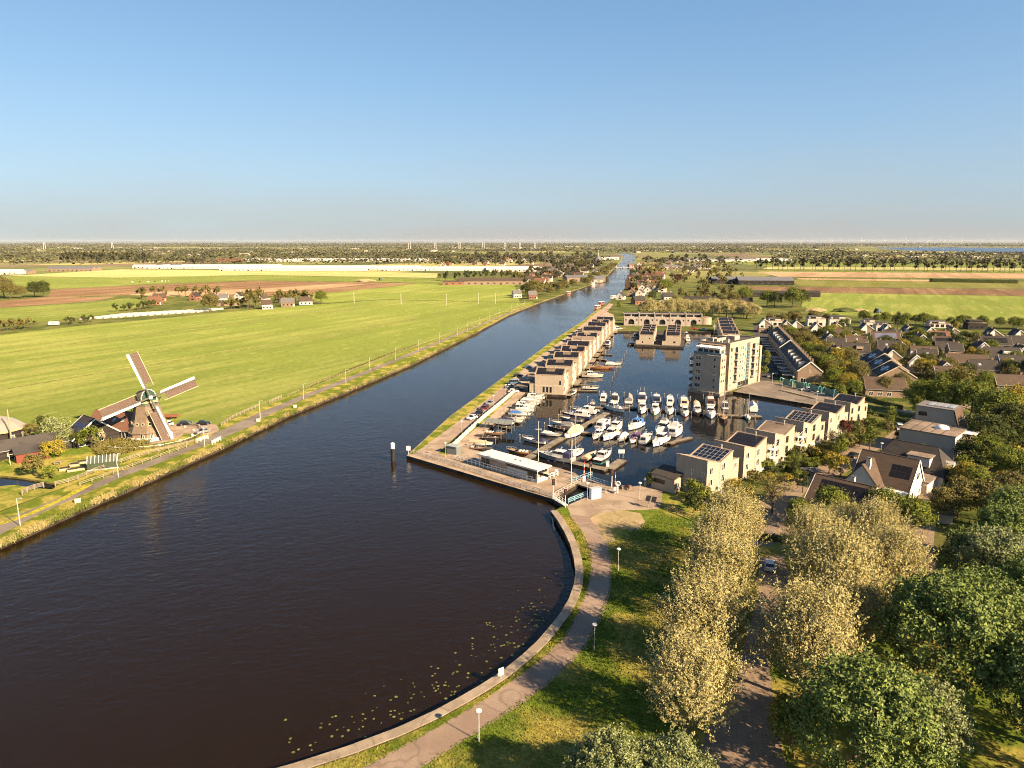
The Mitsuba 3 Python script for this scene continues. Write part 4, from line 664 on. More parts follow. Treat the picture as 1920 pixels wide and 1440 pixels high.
part(k, 'wall', MB().box(-2.0, 2.0, -3, 4.0, 0, 2.8), 'white_plaster', N); part(k, 'roof', MB().box(-2.3, 2.3, -3.3, 4.3, 2.8, 3.05), 'flat_roof', N)
for q in range(3): win(k, N, 'S', -1.3 + 1.3 * q, -3, 0.05, 1.15, 2.2, 0, WHITE, 'garage_door', pane=TRIM if q != 1 else CREAM)
k, M = house('villa', 'villa with large hipped black roof behind the cross gabled one', 'house', 103.2, 175.2, vr_, 17, 12.5, 3.0, 8.4, 'white_plaster', 'dark_tile', hip=3.4, windows=[('E', 0, 0.4, 2.6, 1.9, 1), ('S', 4, 0.5, 1.8, 1.6, 1), ('S', 0, 0.5, 1.8, 1.6, 1)])
dk = part(k, 'dormer', MB().box(0.0, 5.0, -5.6, -1.8, 4.4, 6.7), 'white_plaster', M); scene[dk + '__dormer_roof'] = shape(MB().box(-0.3, 5.3, -6.0, -1.6, 6.7, 6.95), 'flat_roof', M)
part(k, 'gable_bay', MB().profile([(-2.6, -0.2), (2.6, -0.2), (2.6, 2.6), (0, 5.6), (-2.6, 2.6)], 'x', 7, 9.2), 'white_plaster', M); win(k, M, 'E', 9.2, 0, 0.4, 2.6, 2.4, 1)
k = thing('modern_villa', 'white two storey villa with flat roof and pale dome', 'house'); N = X(121.2, 187.6, 1, vr_)
part(k, 'wall', MB().box(-14, 0, 0, 12.5, -0.2, 6.6), 'grey_plaster', N); part(k, 'white_front', MB().box(0, 0.12, 0, 12.4, 0, 6.5), 'white_plaster', N)
rk = part(k, 'roof', MB().box(-14.3, 0.3, -0.3, 12.8, 6.6, 6.9), 'flat_roof', N); scene[rk + '__dome'] = shape(MB().lathe([(1.9 * math.cos(a * 0.196), 6.9 + 1.1 * math.sin(a * 0.196)) for a in range(9)], 16, -5, 7), C(0.75, 0.75, 0.75, 0.2, 0.5), N, 40)
b = MB()
for q in range(5): b.box(-13.8 + 2.6 * q, -13.65 + 2.6 * q, 0, 12.5, 6.9, 7.02)
scene[rk + '__roof_seam'] = shape(b, 'dark_roof', N)
for q in range(3): win(k, N, 'E', 0.12, 2.2 + 2.6 * q, 3.6, 2.2, 2.1, 1); win(k, N, 'E', 0.12, 2.2 + 3.4 * q, 0.3, 2.0, 2.2, 1, name='door')
part(k, 'bay', MB().lathe([(2.4, 0), (2.4, 3.0), (2.5, 3.0), (2.5, 4.0)], 14, 0.6, 9.6), 'white_plaster', N); b = MB()
for q in range(7): a = -1.4 + 2.8 * q / 6; b.bar((0.6 + 2.45 * math.cos(a), 9.6 + 2.45 * math.sin(a), 4), (0.6 + 2.45 * math.cos(a), 9.6 + 2.45 * math.sin(a), 6.5), 0.12)
part(k, 'bay_post', b, WHITE, N); part(k, 'balcony_canopy', MB().box(0.1, 3.2, 7, 12, 6.3, 6.5), WHITE, N)
k = thing('modern_villa', 'grey villa with a slanting tiled end wall, behind the domed one', 'house'); N = X(137.0, 209.5, 1, vr_)
part(k, 'wall', MB().profile([(-13, -0.2), (0, -0.2), (-2.8, 8.4), (-13, 8.4)], 'y', 0, 9), 'grey_plaster', N)
part(k, 'slanted_roof', MB().slab([(0.15, -0.2, -0.1), (0.15, 9.2, -0.1), (-2.65, 9.2, 8.5), (-2.65, -0.2, 8.5)], -0.2), 'brown_tile', N); part(k, 'roof', MB().box(-13.2, -2.5, -0.2, 9.2, 8.4, 8.6), 'grey_tile', N)
for q in range(4): scene[numbered(k + '__roof__skylight')] = shape(MB().box(-10.5 + 1.9 * q, -9.1 + 1.9 * q, 2, 7, 8.62, 8.85), C(0.30, 0.33, 0.38, 0.1, 0.6), N)
for a, zz in ((-11, 5.5), (-11, 1.5), (-5.5, 0.2)): win(k, N, 'S', a, 0, zz, 2.4, 1.3, 1, DFR)
for q in range(3):
    for zz, xo in ((1.6, -0.4), (5.0, -1.5)): panel(k, N @ T().translate([xo, 2 + 2.6 * q, zz]).rotate([0, 0, 1], 90), 1.0, 1.5, math.radians(-72), (0, -0.22, 0), GLASS, WHITE, 'slanted_window')
k, _ = house('garden_shed', 'grey roofed garden shed among trees in front of the villas', 'shed', 92.0, 145.0, math.radians(-20), 5, 3.6, 2.0, 3.0, 'grey_plaster', 'grey_tile', trim=None)

# ================================================================ boats
def hull_mesh(L, B, H, rake=0.5, stern=0.82, n=13):
    """A hull with its bow along +x, afloat at z = 0: (shell, deck, boot stripe)."""
    sec, top = [], []
    for i in range(n):
        t = i / (n - 1); b = B / 2 * (stern + (1 - stern) * min(1, t / 0.35) if t < 0.35 else max(0.015, 1 - ((t - 0.35) / 0.65) ** 2.3))
        h = H * (1 + 0.42 * t * t); x = -L / 2 + L * t
        xr = lambda z: x + rake * (t ** 3) * (z / H)
        sec.append([(xr(z), s * b * k, z) for s in (-1, 1) for k, z in ((0.55, -0.35), (0.86, 0.05), (0.93, 0.28), (1.0, h))])
        top.append((xr(h), b, h))
    def strips(rows):
        m = MB(); k = len(rows[0]); m.add([p for r in rows for p in r], [(i * k + j, i * k + j + 1, (i + 1) * k + j + 1, (i + 1) * k + j) for i in range(len(rows) - 1) for j in range(k - 1)]); return m
    sh, boot = MB(), MB()
    for o in (0, 4):
        for rows, m in (([r[o + 2:o + 4] for r in sec], sh), ([r[o:o + 3] for r in sec], boot)):
            q = strips(rows); m.add(*q.mesh())
    sh.add([sec[0][2], sec[0][3], sec[0][7], sec[0][6]], [(0, 1, 2, 3)]); boot.add([sec[0][0], sec[0][1], sec[0][2], sec[0][6], sec[0][5], sec[0][4]], [(0, 1, 4, 5), (1, 2, 3, 4)])
    dk = MB(); dk.add([p for x, b, h in top for p in ((x, -b * 0.96, h - 0.06), (x, b * 0.96, h - 0.06))], [(2 * i, 2 * i + 1, 2 * i + 3, 2 * i + 2) for i in range(n - 1)])
    gun = MB()
    for s in (-1, 1): gun.tube([(x, s * b, h + 0.02) for x, b, h in top], 0.05, 4)
    return sh, dk, boot, gun, top
def taper(x0, x1, w0, w1, z0, z1, inx0=0.2, inx1=0.6, iny=0.2):
    v = [(x0, -w0 / 2, z0), (x1, -w1 / 2, z0), (x1, w1 / 2, z0), (x0, w0 / 2, z0), (x0 + inx0, -w0 / 2 + iny, z1), (x1 - inx1, -w1 / 2 + iny, z1), (x1 - inx1, w1 / 2 - iny, z1), (x0 + inx0, w0 / 2 - iny, z1)]
    return MB().add(v, [(0, 1, 5, 4), (1, 2, 6, 5), (2, 3, 7, 6), (3, 0, 4, 7), (4, 5, 6, 7)])
def bow_rail(top, L, i0=6):
    m = MB()
    for s in (-1, 1):
        pts = [(x, s * b * 0.92, h + 0.62) for x, b, h in top[i0:]]; m.tube(pts, 0.03, 4)
        for x, b, h in top[i0::2]: m.bar((x, s * b * 0.92, h), (x, s * b * 0.92, h + 0.62), 0.04)
    return m
def cabin_boat(L, B, H, fly=False, aft=True, cab=1.15):
    k = Kit(); sh, dk, boot, gun, top = hull_mesh(L, B, H)
    k.p('hull', sh, '$hull', 35); k.p('boot_stripe', boot, '$boot', 35); k.p('deck', dk, '$deck'); k.p('rub_rail', gun, '$rail')
    h = H; w = B * 0.74
    k.p('coachroof', taper(0.02 * L, 0.33 * L, w, w * 0.55, h, h + 0.55 * cab + 0.25, 0.05, 0.5), '$cabin')
    for q in range(2): k.p('hatch', taper(0.05 * L + q * 0.13 * L, 0.12 * L + q * 0.13 * L, w * 0.42, w * 0.38, h + 0.55 * cab + 0.25, h + 0.55 * cab + 0.32, 0.02, 0.02, 0.02), GLASS)
    k.p('wheelhouse', taper(-0.24 * L, 0.08 * L, w * 1.04, w * 0.98, h, h + 0.75 * cab, 0.05, 0.15, 0.06), '$cabin')
    k.p('wheelhouse_window', taper(-0.225 * L, 0.065 * L, w * 0.98, w * 0.92, h + 0.75 * cab, h + 1.35 * cab, 0.08, 0.45, 0.12), GLASS)
    k.p('cabin_roof', taper(-0.25 * L, 0.02 * L, w * 0.86, w * 0.8, h + 1.35 * cab, h + 1.35 * cab + 0.14, 0.05, 0.1, 0.05), '$roof')
    po = MB()
    for xx, yy in ((-0.215, 0.46), (-0.07, 0.45), (0.045, 0.42)):
        for s in (-1, 1): po.bar((xx * L, s * yy * w, h + 0.72 * cab), (xx * L - 0.12, s * (yy * w - 0.1), h + 1.38 * cab), 0.12)
    k.p('window_post', po, '$cabin')
    if aft: k.p('aft_canopy', taper(-0.44 * L, -0.22 * L, w * 1.0, w * 1.02, h, h + 1.28 * cab, 0.35, 0.0, 0.12), '$canvas'); k.p('canopy_window', taper(-0.446 * L, -0.30 * L, w * 0.66, w * 0.66, h + 0.35, h + 0.95 * cab, 0.24, 0.0, 0.04), GLASS)
    if fly:
        k.p('flybridge', taper(-0.22 * L, 0.0, w * 0.78, w * 0.7, h + 1.35 * cab + 0.14, h + 2.0 * cab, 0.1, 0.4, 0.05), '$cabin'); k.p('fly_canopy', taper(-0.2 * L, -0.05 * L, w * 0.66, w * 0.6, h + 2.0 * cab, h + 2.5 * cab, 0.15, 0.25, 0.12), '$canvas')
        m = MB()
        for a in (-0.2, 0.2): m.bar((-0.16 * L, a * 3, h + 2 * cab), (-0.16 * L, a * 3, h + 3.6 * cab), 0.07)
        k.p('radar_mast', m, WHITE)
    else: k.p('short_mast', MB().bar((-0.1 * L, 0, h + 1.4 * cab), (-0.16 * L, 0, h + 2.4 * cab), 0.08).bar((-0.15 * L, -0.5, h + 2.1 * cab), (-0.15 * L, 0.5, h + 2.1 * cab), 0.06), WHITE)
    k.p('bow_rail', bow_rail(top, L), STEEL)
    f = MB()
    for s in (-1, 1):
        for q in (-0.3, -0.05, 0.15): f.lathe([(0.0, -0.35), (0.13, -0.25), (0.13, 0.2), (0, 0.3)], 6, q * L, s * (B / 2 + 0.1))
    k.p('fender', f, '$fender', ); return k
def speed_boat(L=6.2, B=2.3, H=0.75, cover=True):
    k = Kit(); sh, dk, boot, gun, top = hull_mesh(L, B, H, 0.7, 0.86)
    k.p('hull', sh, '$hull', 35); k.p('boot_stripe', boot, '$boot', 35); k.p('deck', dk, '$deck'); k.p('rub_rail', gun, '$rail')
    if cover: k.p('cockpit_cover', taper(-0.44 * L, 0.16 * L, B * 0.84, B * 0.7, H, H + 0.62, 0.5, 1.0, 0.45), '$canvas'); k.p('cover_ridge', MB().tube([(-0.33 * L, 0, H + 0.62), (-0.1 * L, 0, H + 0.72), (0.02 * L, 0, H + 0.62)], 0.07, 5), '$canvas')
    else:
        k.p('cockpit_floor', MB().box(-0.42 * L, 0.08 * L, -B * 0.36, B * 0.36, H - 0.02, H + 0.02), '$inside')
        for q in range(3): k.p('bench', MB().box((-0.4 + 0.17 * q) * L, (-0.33 + 0.17 * q) * L, -B * 0.33, B * 0.33, H + 0.02, H + 0.3), '$seat')
        k.p('windscreen', taper(0.06 * L, 0.2 * L, B * 0.7, B * 0.5, H, H + 0.5, 0.1, 0.4, 0.1), GLASS)
    k.p('outboard_motor', MB().box(-L / 2 - 0.5, -L / 2 - 0.05, -0.22, 0.22, 0.45, 1.25).box(-L / 2 - 0.35, -L / 2 - 0.15, -0.08, 0.08, -0.4, 0.45), DGREY); k.p('bow_rail', bow_rail(top, L, 8), STEEL); return k
def canvas_boat(L, B, H, ht):
    k = Kit(); sh, dk, boot, gun, top = hull_mesh(L, B, H)
    k.p('hull', sh, '$hull', 35); k.p('boot_stripe', boot, '$boot', 35); k.p('deck', dk, '$deck'); k.p('rub_rail', gun, '$rail')
    m = MB(); rows = []
    for i in range(8):
        t = i / 7; x = (-0.47 + 0.84 * t) * L; w = B * 0.47 * (1 - max(0, t - 0.5) ** 2 * 3.2); z = H + ht * (0.75 + 0.35 * math.sin(t * 2.6)) * (1 - 0.5 * t ** 4); s = H * (1 + 0.42 * t * t)
        rows.append([(x, -w, s - 0.1), (x, -w * 0.8, s + (z - s) * 0.55), (x, 0, z), (x, w * 0.8, s + (z - s) * 0.55), (x, w, s - 0.1)])
    m.add([p for r in rows for p in r], [(i * 5 + j, i * 5 + j + 1, (i + 1) * 5 + j + 1, (i + 1) * 5 + j) for i in range(7) for j in range(4)])
    for r in (rows[0], rows[-1]): m.add(r, [(0, 1, 2), (0, 2, 4), (2, 3, 4)])
    k.p('canvas_cover', m, '$canvas', 40); k.p('cover_strap', MB().tube([rows[3][j] for j in range(5)], 0.05, 4).tube([rows[5][j] for j in range(5)], 0.05, 4), '$rail'); return k
def sail_boat(L, B, H, mast, black=False):
    k = Kit(); sh, dk, boot, gun, top = hull_mesh(L, B, H, 0.5, 0.6)
    k.p('hull', sh, '$hull', 35); k.p('boot_stripe', boot, '$boot', 35); k.p('deck', dk, '$deck'); k.p('rub_rail', gun, '$rail')
    k.p('coachroof', taper(-0.12 * L, 0.24 * L, B * 0.55, B * 0.35, H, H + 0.6, 0.1, 0.5, 0.12), '$cabin'); k.p('cabin_window', taper(-0.08 * L, 0.15 * L, B * 0.56, B * 0.48, H + 0.2, H + 0.42, 0.05, 0.2, 0.02), GLASS)
    k.p('mast', MB().tube([(0.08 * L, 0, H), (0.08 * L, 0, mast)], [0.10, 0.06], 6), '$mast'); k.p('boom', MB().tube([(0.07 * L, 0, H + 1.3), (-0.38 * L, 0, H + 1.4)], 0.07, 5), '$mast')
    k.p('furled_sail', MB().tube([(0.02 * L, 0, H + 1.42), (-0.15 * L, 0, H + 1.55), (-0.36 * L, 0, H + 1.5)], [0.1, 0.17, 0.1], 6), '$canvas')
    st = MB()
    for a, b in (((0.5 * L + 0.3, 0, H * 1.4), (0.08 * L, 0, mast * 0.96)), ((-0.49 * L, 0, H), (0.08 * L, 0, mast * 0.98)), ((0.05 * L, B * 0.46, H), (0.08 * L, 0, mast * 0.8)), ((0.05 * L, -B * 0.46, H), (0.08 * L, 0, mast * 0.8))): st.bar(a, b, 0.03)
    k.p('rigging', st, STEEL); k.p('cockpit', MB().box(-0.4 * L, -0.13 * L, -B * 0.25, B * 0.25, H - 0.05, H + 0.02), '$inside'); return k
BW, BN, BT, BK, BB, BR, BG, BP, BBR = C(0.70, 0.68, 0.65, 0.35), C(0.03, 0.04, 0.10, 0.4), C(0.10, 0.38, 0.36, 0.4), C(0.03, 0.028, 0.028, 0.4), C(0.05, 0.16, 0.45, 0.5), C(0.24, 0.05, 0.03, 0.4), C(0.28, 0.29, 0.30, 0.5), C(0.13, 0.06, 0.16, 0.6), C(0.28, 0.15, 0.07, 0.4)
CB, CK, CG, CN, CW, CBR = C(0.55, 0.42, 0.28, 0.9, 0.1), C(0.045, 0.04, 0.042, 0.85, 0.15), C(0.20, 0.20, 0.21, 0.85, 0.15), C(0.04, 0.045, 0.10, 0.85, 0.15), C(0.66, 0.62, 0.58, 0.85, 0.15), C(0.13, 0.055, 0.035, 0.85, 0.15)
TEAK, FEN = C(0.36, 0.25, 0.15), C(0.10, 0.12, 0.25)
KITS = {'C9': cabin_boat(9.5, 3.4, 1.15), 'C8': cabin_boat(8.2, 3.0, 1.0), 'C10': cabin_boat(10.8, 3.7, 1.25), 'C7': cabin_boat(7.0, 2.7, 0.9, cab=0.95), 'CO': cabin_boat(9.0, 3.2, 1.1, aft=False), 'F11': cabin_boat(11.5, 3.9, 1.35, fly=True), 'F10': cabin_boat(10.4, 3.7, 1.3, fly=True),
        'S6': speed_boat(), 'S7': speed_boat(7.4, 2.6, 0.85), 'O6': speed_boat(6.0, 2.2, 0.7, False), 'O5': speed_boat(4.6, 1.9, 0.55, False), 'K7': canvas_boat(7.2, 2.5, 0.8, 0.75), 'K9': canvas_boat(9.8, 3.4, 1.1, 2.1), 'K6': canvas_boat(6.4, 2.4, 0.75, 1.5), 'Y8': sail_boat(8.0, 2.7, 0.9, 13.0), 'Y6': sail_boat(6.0, 2.1, 0.7, 9.0), 'B9': sail_boat(9.5, 3.0, 1.0, 13.5)}
_skin = lambda hull=BW, boot=BN, deck=BW, cabin=BW, roof=BW, canvas=CN, rail=TRIM, mast=STEEL: {'$hull': hull, '$boot': boot, '$deck': deck, '$cabin': cabin, '$roof': roof, '$canvas': canvas, '$rail': rail, '$fender': FEN, '$inside': TEAK, '$seat': CW, '$mast': mast}
NC, SC = 79, -103      # headings (degrees) square to the north pontoon
BOATS = [  # spot, heading, kit, looks, group, label
    ((30.32, 260.85), NC, 'O5', dict(hull=BK), 'n', 'small dark dinghy at the left end of the long north pontoon'),
    ((35.60, 269.20), NC, 'C8', dict(canvas=CW), 'n', 'short white cruiser, first in the far row of the north pontoon'),
    ((39.67, 267.30), NC, 'C9', dict(canvas=CK), 'n', 'white cruiser with dark rear canopy, second in the far row'),
    ((44.87, 266.36), NC, 'K9', dict(canvas=CG, hull=BW), 'n', 'cruiser under a tall grey canvas hood, third in the far row'),
    ((50.33, 268.24), NC, 'F10', dict(canvas=CN), 'n', 'white flybridge cruiser with twin masts, fourth in the far row'),
    ((55.33, 265.42), NC, 'C10', dict(canvas=CN, hull=BN), 'n', 'navy hulled cruiser with navy hood, fifth in the far row'),
    ((60.04, 263.58), NC, 'C9', dict(canvas=CW), 'n', 'white cruiser with white canopy, sixth in the far row'),
    ((64.66, 260.85), NC, 'C10', dict(canvas=CB), 'n', 'wide white cruiser with beige canopy, seventh in the far row'),
    ((69.25, 259.95), NC, 'K7', dict(canvas=CB), 'n', 'boat under a pointed beige cover, eighth in the far row'),
    ((74.50, 260.85), NC, 'F10', dict(canvas=CBR), 'n', 'white flybridge cruiser with brown canopy, ninth in the far row'),
    ((78.57, 255.56), NC, 'C7', dict(canvas=CN, boot=BN), 'n', 'small cruiser with navy canopy, tenth in the far row'),
    ((87.76, 252.98), NC, 'K9', dict(canvas=CW), 'n', 'large boat wrapped in white canvas at the right end of the north pontoon'),
    ((37.40, 251.30), -55, 'CO', dict(boot=BT, hull=BW), 'n', 'white cabin boat with turquoise stripe lying askew in front of the north pontoon'),
    ((46.98, 249.63), SC, 'C9', dict(canvas=CN), 'n', 'white cruiser with navy top, second in the near row of the north pontoon'),
    ((51.28, 247.99), SC, 'C9', dict(boot=BT, canvas=CW), 'n', 'white cruiser with turquoise bottom, third in the near row'),
    ((56.45, 247.99), SC, 'CO', dict(), 'n', 'plain white cruiser, fourth in the near row'),
    ((61.23, 244.76), SC, 'C8', dict(boot=BR, cabin=C(0.62, 0.55, 0.46)), 'n', 'slim cream white cruiser, fifth in the near row'),
    ((65.98, 246.37), SC, 'C9', dict(hull=BK, boot=BK), 'n', 'black hulled cruiser with white cabin, sixth in the near row'),
    ((69.86, 243.18), SC, 'C10', dict(), 'n', 'tall white cruiser with wide windows, seventh in the near row'),
    ((72.80, 237.79), SC, 'B9', dict(hull=BK, boot=BR, cabin=BBR, deck=TEAK, canvas=CBR), 'n', 'black sailing barge with red bottom and tall mast'),
    ((81.75, 239.30), SC, 'Y6', dict(boot=BT, canvas=CN), 'n', 'small white sailing yacht with turquoise bottom and tall mast'),
    ((30.51, 227.66), 60, 'C9', dict(canvas=CW), 'm', 'white cabin cruiser, first behind the middle pontoon'),
    ((34.17, 224.91), 60, 'CO', dict(canvas=C(0.08, 0.16, 0.10)), 'm', 'cream cruiser with green windows, second behind the middle pontoon'),
    ((40.63, 226.96), -125, 'C9', dict(canvas=BB, roof=BB), 'm', 'white cruiser with bright blue awning behind the middle pontoon'),
    ((48.48, 221.57), -120, 'F11', dict(canvas=CG), 'm', 'big white cruiser with grey windows behind the middle pontoon'),
    ((52.50, 219.61), 60, 'F10', dict(canvas=CW), 'm', 'white flybridge boat at the right end behind the middle pontoon'),
    ((26.81, 214.85), -120, 'C7', dict(boot=BR, deck=TEAK, canvas=CW), 'm', 'small boat with red bottom, first in front of the middle pontoon'),
    ((30.68, 214.53), -122, 'C9', dict(canvas=CB), 'm', 'white cruiser with bow to the lock, second in front of the middle pontoon'),
    ((34.14, 212.08), -120, 'K6', dict(canvas=CW, hull=BG), 'm', 'boat under a steep white tent cover'),
    ((37.68, 210.57), -120, 'C7', dict(canvas=BP, roof=BP, cabin=BP), 'm', 'small boat with purple canvas top'),
    ((41.39, 210.27), 60, 'C8', dict(canvas=CW, boot=BP), 'm', 'white boat showing its open stern beside the purple one'),
    ((44.95, 208.50), -122, 'C10', dict(canvas=CN), 'm', 'large white cruiser with bow to the lock at the right of the middle pontoon'),
    ((12.44, 191.67), 150, 'C10', dict(hull=BG, canvas=CN), 's', 'grey cruiser with white wheelhouse behind the harbour office'),
    ((18.39, 196.29), -118, 'Y8', dict(), 's', 'white sailing yacht with very tall mast beside the south pontoon'),
    ((22.05, 193.19), 58, 'K7', dict(canvas=CB, hull=BBR), 's', 'boat under a beige cover on the south pontoon'),
    ((25.78, 191.67), 58, 'CO', dict(hull=BK, boot=BT, roof=BW), 's', 'black cabin boat with turquoise stripe on the south pontoon'),
    ((2.16, 197.87), 160, 'O6', dict(hull=BBR, boot=BR, deck=TEAK), 's', 'brown open wooden boat behind the office'),
    ((7.16, 209.09), 150, 'S7', dict(canvas=CN), 'a', 'white speedboat with navy windscreen hood, lowest on the diagonal pontoon'),
    ((12.14, 217.04), -30, 'S6', dict(canvas=CW), 'a', 'small white speedboat, second up the diagonal pontoon'),
    ((15.28, 223.90), 155, 'K7', dict(canvas=CK, hull=BK), 'a', 'dark boat under black cover, third up the diagonal pontoon'),
    ((17.23, 229.40), 155, 'S7', dict(canvas=CG), 'a', 'white boat with grey cover, fourth up the diagonal pontoon'),
    ((20.59, 235.54), 155, 'S7', dict(hull=BG, canvas=CK), 'a', 'grey speedboat with dark cover, fifth up the diagonal pontoon'),
    ((22.63, 240.07), 158, 'C9', dict(hull=BN, boot=BN, canvas=CW), 'a', 'navy hulled cruiser with long white cabin on the diagonal pontoon'),
    ((25.94, 247.17), 158, 'C8', dict(canvas=CW), 'a', 'white cruiser near the top of the diagonal pontoon'),
    ((29.46, 249.63), 158, 'O5', dict(), 'a', 'small white tender at the top of the diagonal pontoon'),
    ((19.22, 217.04), -122, 'K9', dict(canvas=CB), 'a', 'tall beige canvas covered boat right of the diagonal pontoon'),
    ((9.54, 276.05), -15, 'S6', dict(canvas=CK), 'l', 'dark covered speedboat, nearest the quay houses in the left berths'),
    ((8.93, 270.15), -15, 'C7', dict(canvas=CW), 'l', 'white cabin boat, second in the left berths'),
    ((6.94, 265.42), -15, 'S7', dict(canvas=CW), 'l', 'long white speedboat, third in the left berths'),
    ((6.01, 260.40), -15, 'S7', dict(canvas=CG), 'l', 'white speedboat with grey cover, fourth in the left berths'),
    ((4.53, 255.56), -15, 'C7', dict(canvas=CW), 'l', 'white cabin boat, fifth in the left berths'),
    ((3.47, 249.63), -15, 'C8', dict(boot=BB, canvas=CK), 'l', 'white cruiser with blue stripe, sixth in the left berths'),
    ((2.45, 243.97), -16, 'S7', dict(canvas=BB), 'l', 'white boat with bright blue cover, seventh in the left berths'),
    ((0.74, 238.54), -16, 'K7', dict(canvas=CK), 'l', 'white boat with black cover, eighth in the left berths'),
    ((-0.54, 234.07), -16, 'S7', dict(canvas=CN), 'l', 'white speedboat with navy cover, ninth in the left berths'),
    ((-2.86, 231.18), -16, 'S6', dict(canvas=CK), 'l', 'white boat with black cover, tenth in the left berths'),
    ((-5.93, 218.32), -18, 'O6', dict(hull=BBR, deck=TEAK), 'l', 'brown motor boat below the boat shelter'),
    ((-8.09, 212.38), -18, 'K7', dict(canvas=CK, hull=BK), 'l', 'black covered boat in the lowest left berths'),
    ((-9.66, 206.75), -18, 'K7', dict(canvas=CB), 'l', 'long boat under beige cover in the lowest left berths'),
    ((-11.19, 202.22), -18, 'O5', dict(hull=BBR, deck=TEAK), 'l', 'small brown rowing boat next to the office'),
    ((24.51, 280.12), 60, 'S6', dict(canvas=CK), 'h', 'white boat with dark cover at the first quay house'),
    ((32.20, 289.70), -12, 'O6', dict(), 'h', 'open white boat between two finger jetties'),
    ((36.22, 316.02), -10, 'CO', dict(hull=C(0.55, 0.47, 0.38), deck=CB), 'h', 'beige motor yacht below the quay houses'),
    ((41.76, 338.24), -12, 'B9', dict(hull=BBR, boot=BR, deck=TEAK, cabin=BBR, mast=BBR), 'h', 'brown wooden sailing boat below the quay houses'),
    ((45.37, 338.24), -12, 'O6', dict(hull=BR), 'h', 'red open boat beside the wooden sailing boat'),
    ((49.95, 348.93), -8, 'S7', dict(canvas=CW, deck=CB), 'h', 'cream speedboat farthest out from the quay houses'),
    ((57.5, 420.7), 70, 'C8', dict(canvas=CN), 'h', 'cruiser under the upper quay houses'),
    ((73.7, 488.8), -10, 'C8', dict(hull=BR, canvas=CW), 'h', 'red hulled boat at the back quay'),
    ((79.0, 454.9), 100, 'C8', dict(canvas=CK), 'h', 'grey white boat with dark hood left of the harbour island'),
    ((71.6, 418.4), 20, 'S6', dict(canvas=CK, hull=BK), 'h', 'black covered boat at the corner of the harbour island'),
    ((114.0, 462.9), 90, 'C7', dict(canvas=CK), 'h', 'dark boat right of the harbour island, upper one'),
    ((108.4, 437.1), 90, 'C8', dict(canvas=CW), 'h', 'white boat right of the harbour island, lower one')]
GN = {'n': 'boats at the long north pontoon', 'm': 'boats at the middle pontoon', 's': 'boats behind the harbour office', 'a': 'boats along the diagonal pontoon', 'l': 'boats in the left berths', 'h': 'boats near the quay houses'}
KIND = {'S': 'speedboat', 'O': 'open_boat', 'K': 'covered_boat', 'Y': 'sailing_boat', 'B': 'sailing_boat', 'C': 'motor_cruiser', 'F': 'motor_cruiser'}
pole = MB().tube([(0, 0, -1.2), (0, 0, 2.3)], [0.15, 0.13], 7); pcap = MB().lathe([(0.16, 2.3), (0.16, 2.42), (0.02, 2.5)], 7)
def mooring(x, y, lb, h=1.0):
    if not Point(x, y).within(harbour): return
    k = thing('mooring_post', lb, 'mooring post', 'mooring posts in the harbour'); to = X(x, y, 0, 0, [1, 1, h]); scene[k + '__post'] = shape(pole, 'weathered_deck', to); scene[k + '__cap'] = shape(pcap, WHITE, to)
for (x, y), a, kk, lk, g, lb in BOATS:
    KITS[kk].put(KIND[kk[0]], lb, 'boat', GN[g], X(x, y, 0, math.radians(a)), _skin(**lk))
    L = {'C9': 9.5, 'C8': 8.2, 'C10': 10.8, 'C7': 7, 'CO': 9, 'F11': 11.5, 'F10': 10.4, 'S6': 6.2, 'S7': 7.4, 'O6': 6, 'O5': 4.6, 'K7': 7.2, 'K9': 9.8, 'K6': 6.4, 'Y8': 8, 'Y6': 6, 'B9': 9.5}[kk]
    if g in 'nmal':
        ca, sa = math.cos(math.radians(a)), math.sin(math.radians(a)); d, o = L / 2 + 0.6, 2.1
        mooring(x + ca * d - sa * o, y + sa * d + ca * o, 'pale topped post off the bow of the ' + ' '.join(lb.split(',')[0].split()[:8]))
for i, (x, y) in enumerate([(43.88, 305.04), (46.35, 317.61), (49.12, 328.41), (51.82, 339.94), (55.76, 353.88), (58.63, 367.24), (62.30, 383.48), (94.54, 372.50), (91.44, 360.44), (88.79, 349.11), (86.79, 339.94)]):
    mooring(x, y, 'lone wooden post %s of the %s in open water' % (ORD[i if i < 7 else i - 7], 'slanting row' if i < 7 else 'row left of the flats'), 0.9)
# ---------------------------------------------------------------- pontoons
def pontoon(lb, pts, w=2.0, name='pontoon', gap=1.0):
    k = thing(name, lb, 'pontoon' if name == 'pontoon' else 'jetty'); l = LineString(pts); n = max(2, int(l.length / gap)); b = MB()
    part(k, 'frame', MB().add(*(lambda m: m.mesh())(sheet(l.buffer(w / 2, cap_style=2, join_style=2), 0.5))).add(*skirt(l.buffer(w / 2, cap_style=2, join_style=2), 0.05, 0.5).mesh()), 'dark_timber')
    m = int(l.length / 1.25)
    for i in range(m):
        p, q = l.interpolate((i + 0.5) * l.length / m), l.interpolate((i + 0.6) * l.length / m); a = math.atan2(q.y - p.y, q.x - p.x)
        part(k, 'plank', _pl(l.length / m, w), 'weathered_deck', X(p.x, p.y, 0.52, a))
    for i in range(int(l.length / 9) + 1):
        p = l.interpolate(min(i * 9 + 0.3, l.length)); part(k, 'pile', _pile, 'dark_timber', X(p.x, p.y, 0))
    return k
_pile = MB().tube([(0, 0, -1.2), (0, 0, 0.49)], 0.2, 6)
_plc = {}
def _pl(l, w):
    k = (round(l, 1), w)
    if k not in _plc: _plc[k] = MB().box(-l / 2 + 0.02, l / 2 - 0.02, -w / 2 - 0.05, w / 2 + 0.05, 0, 0.08)
    return _plc[k]
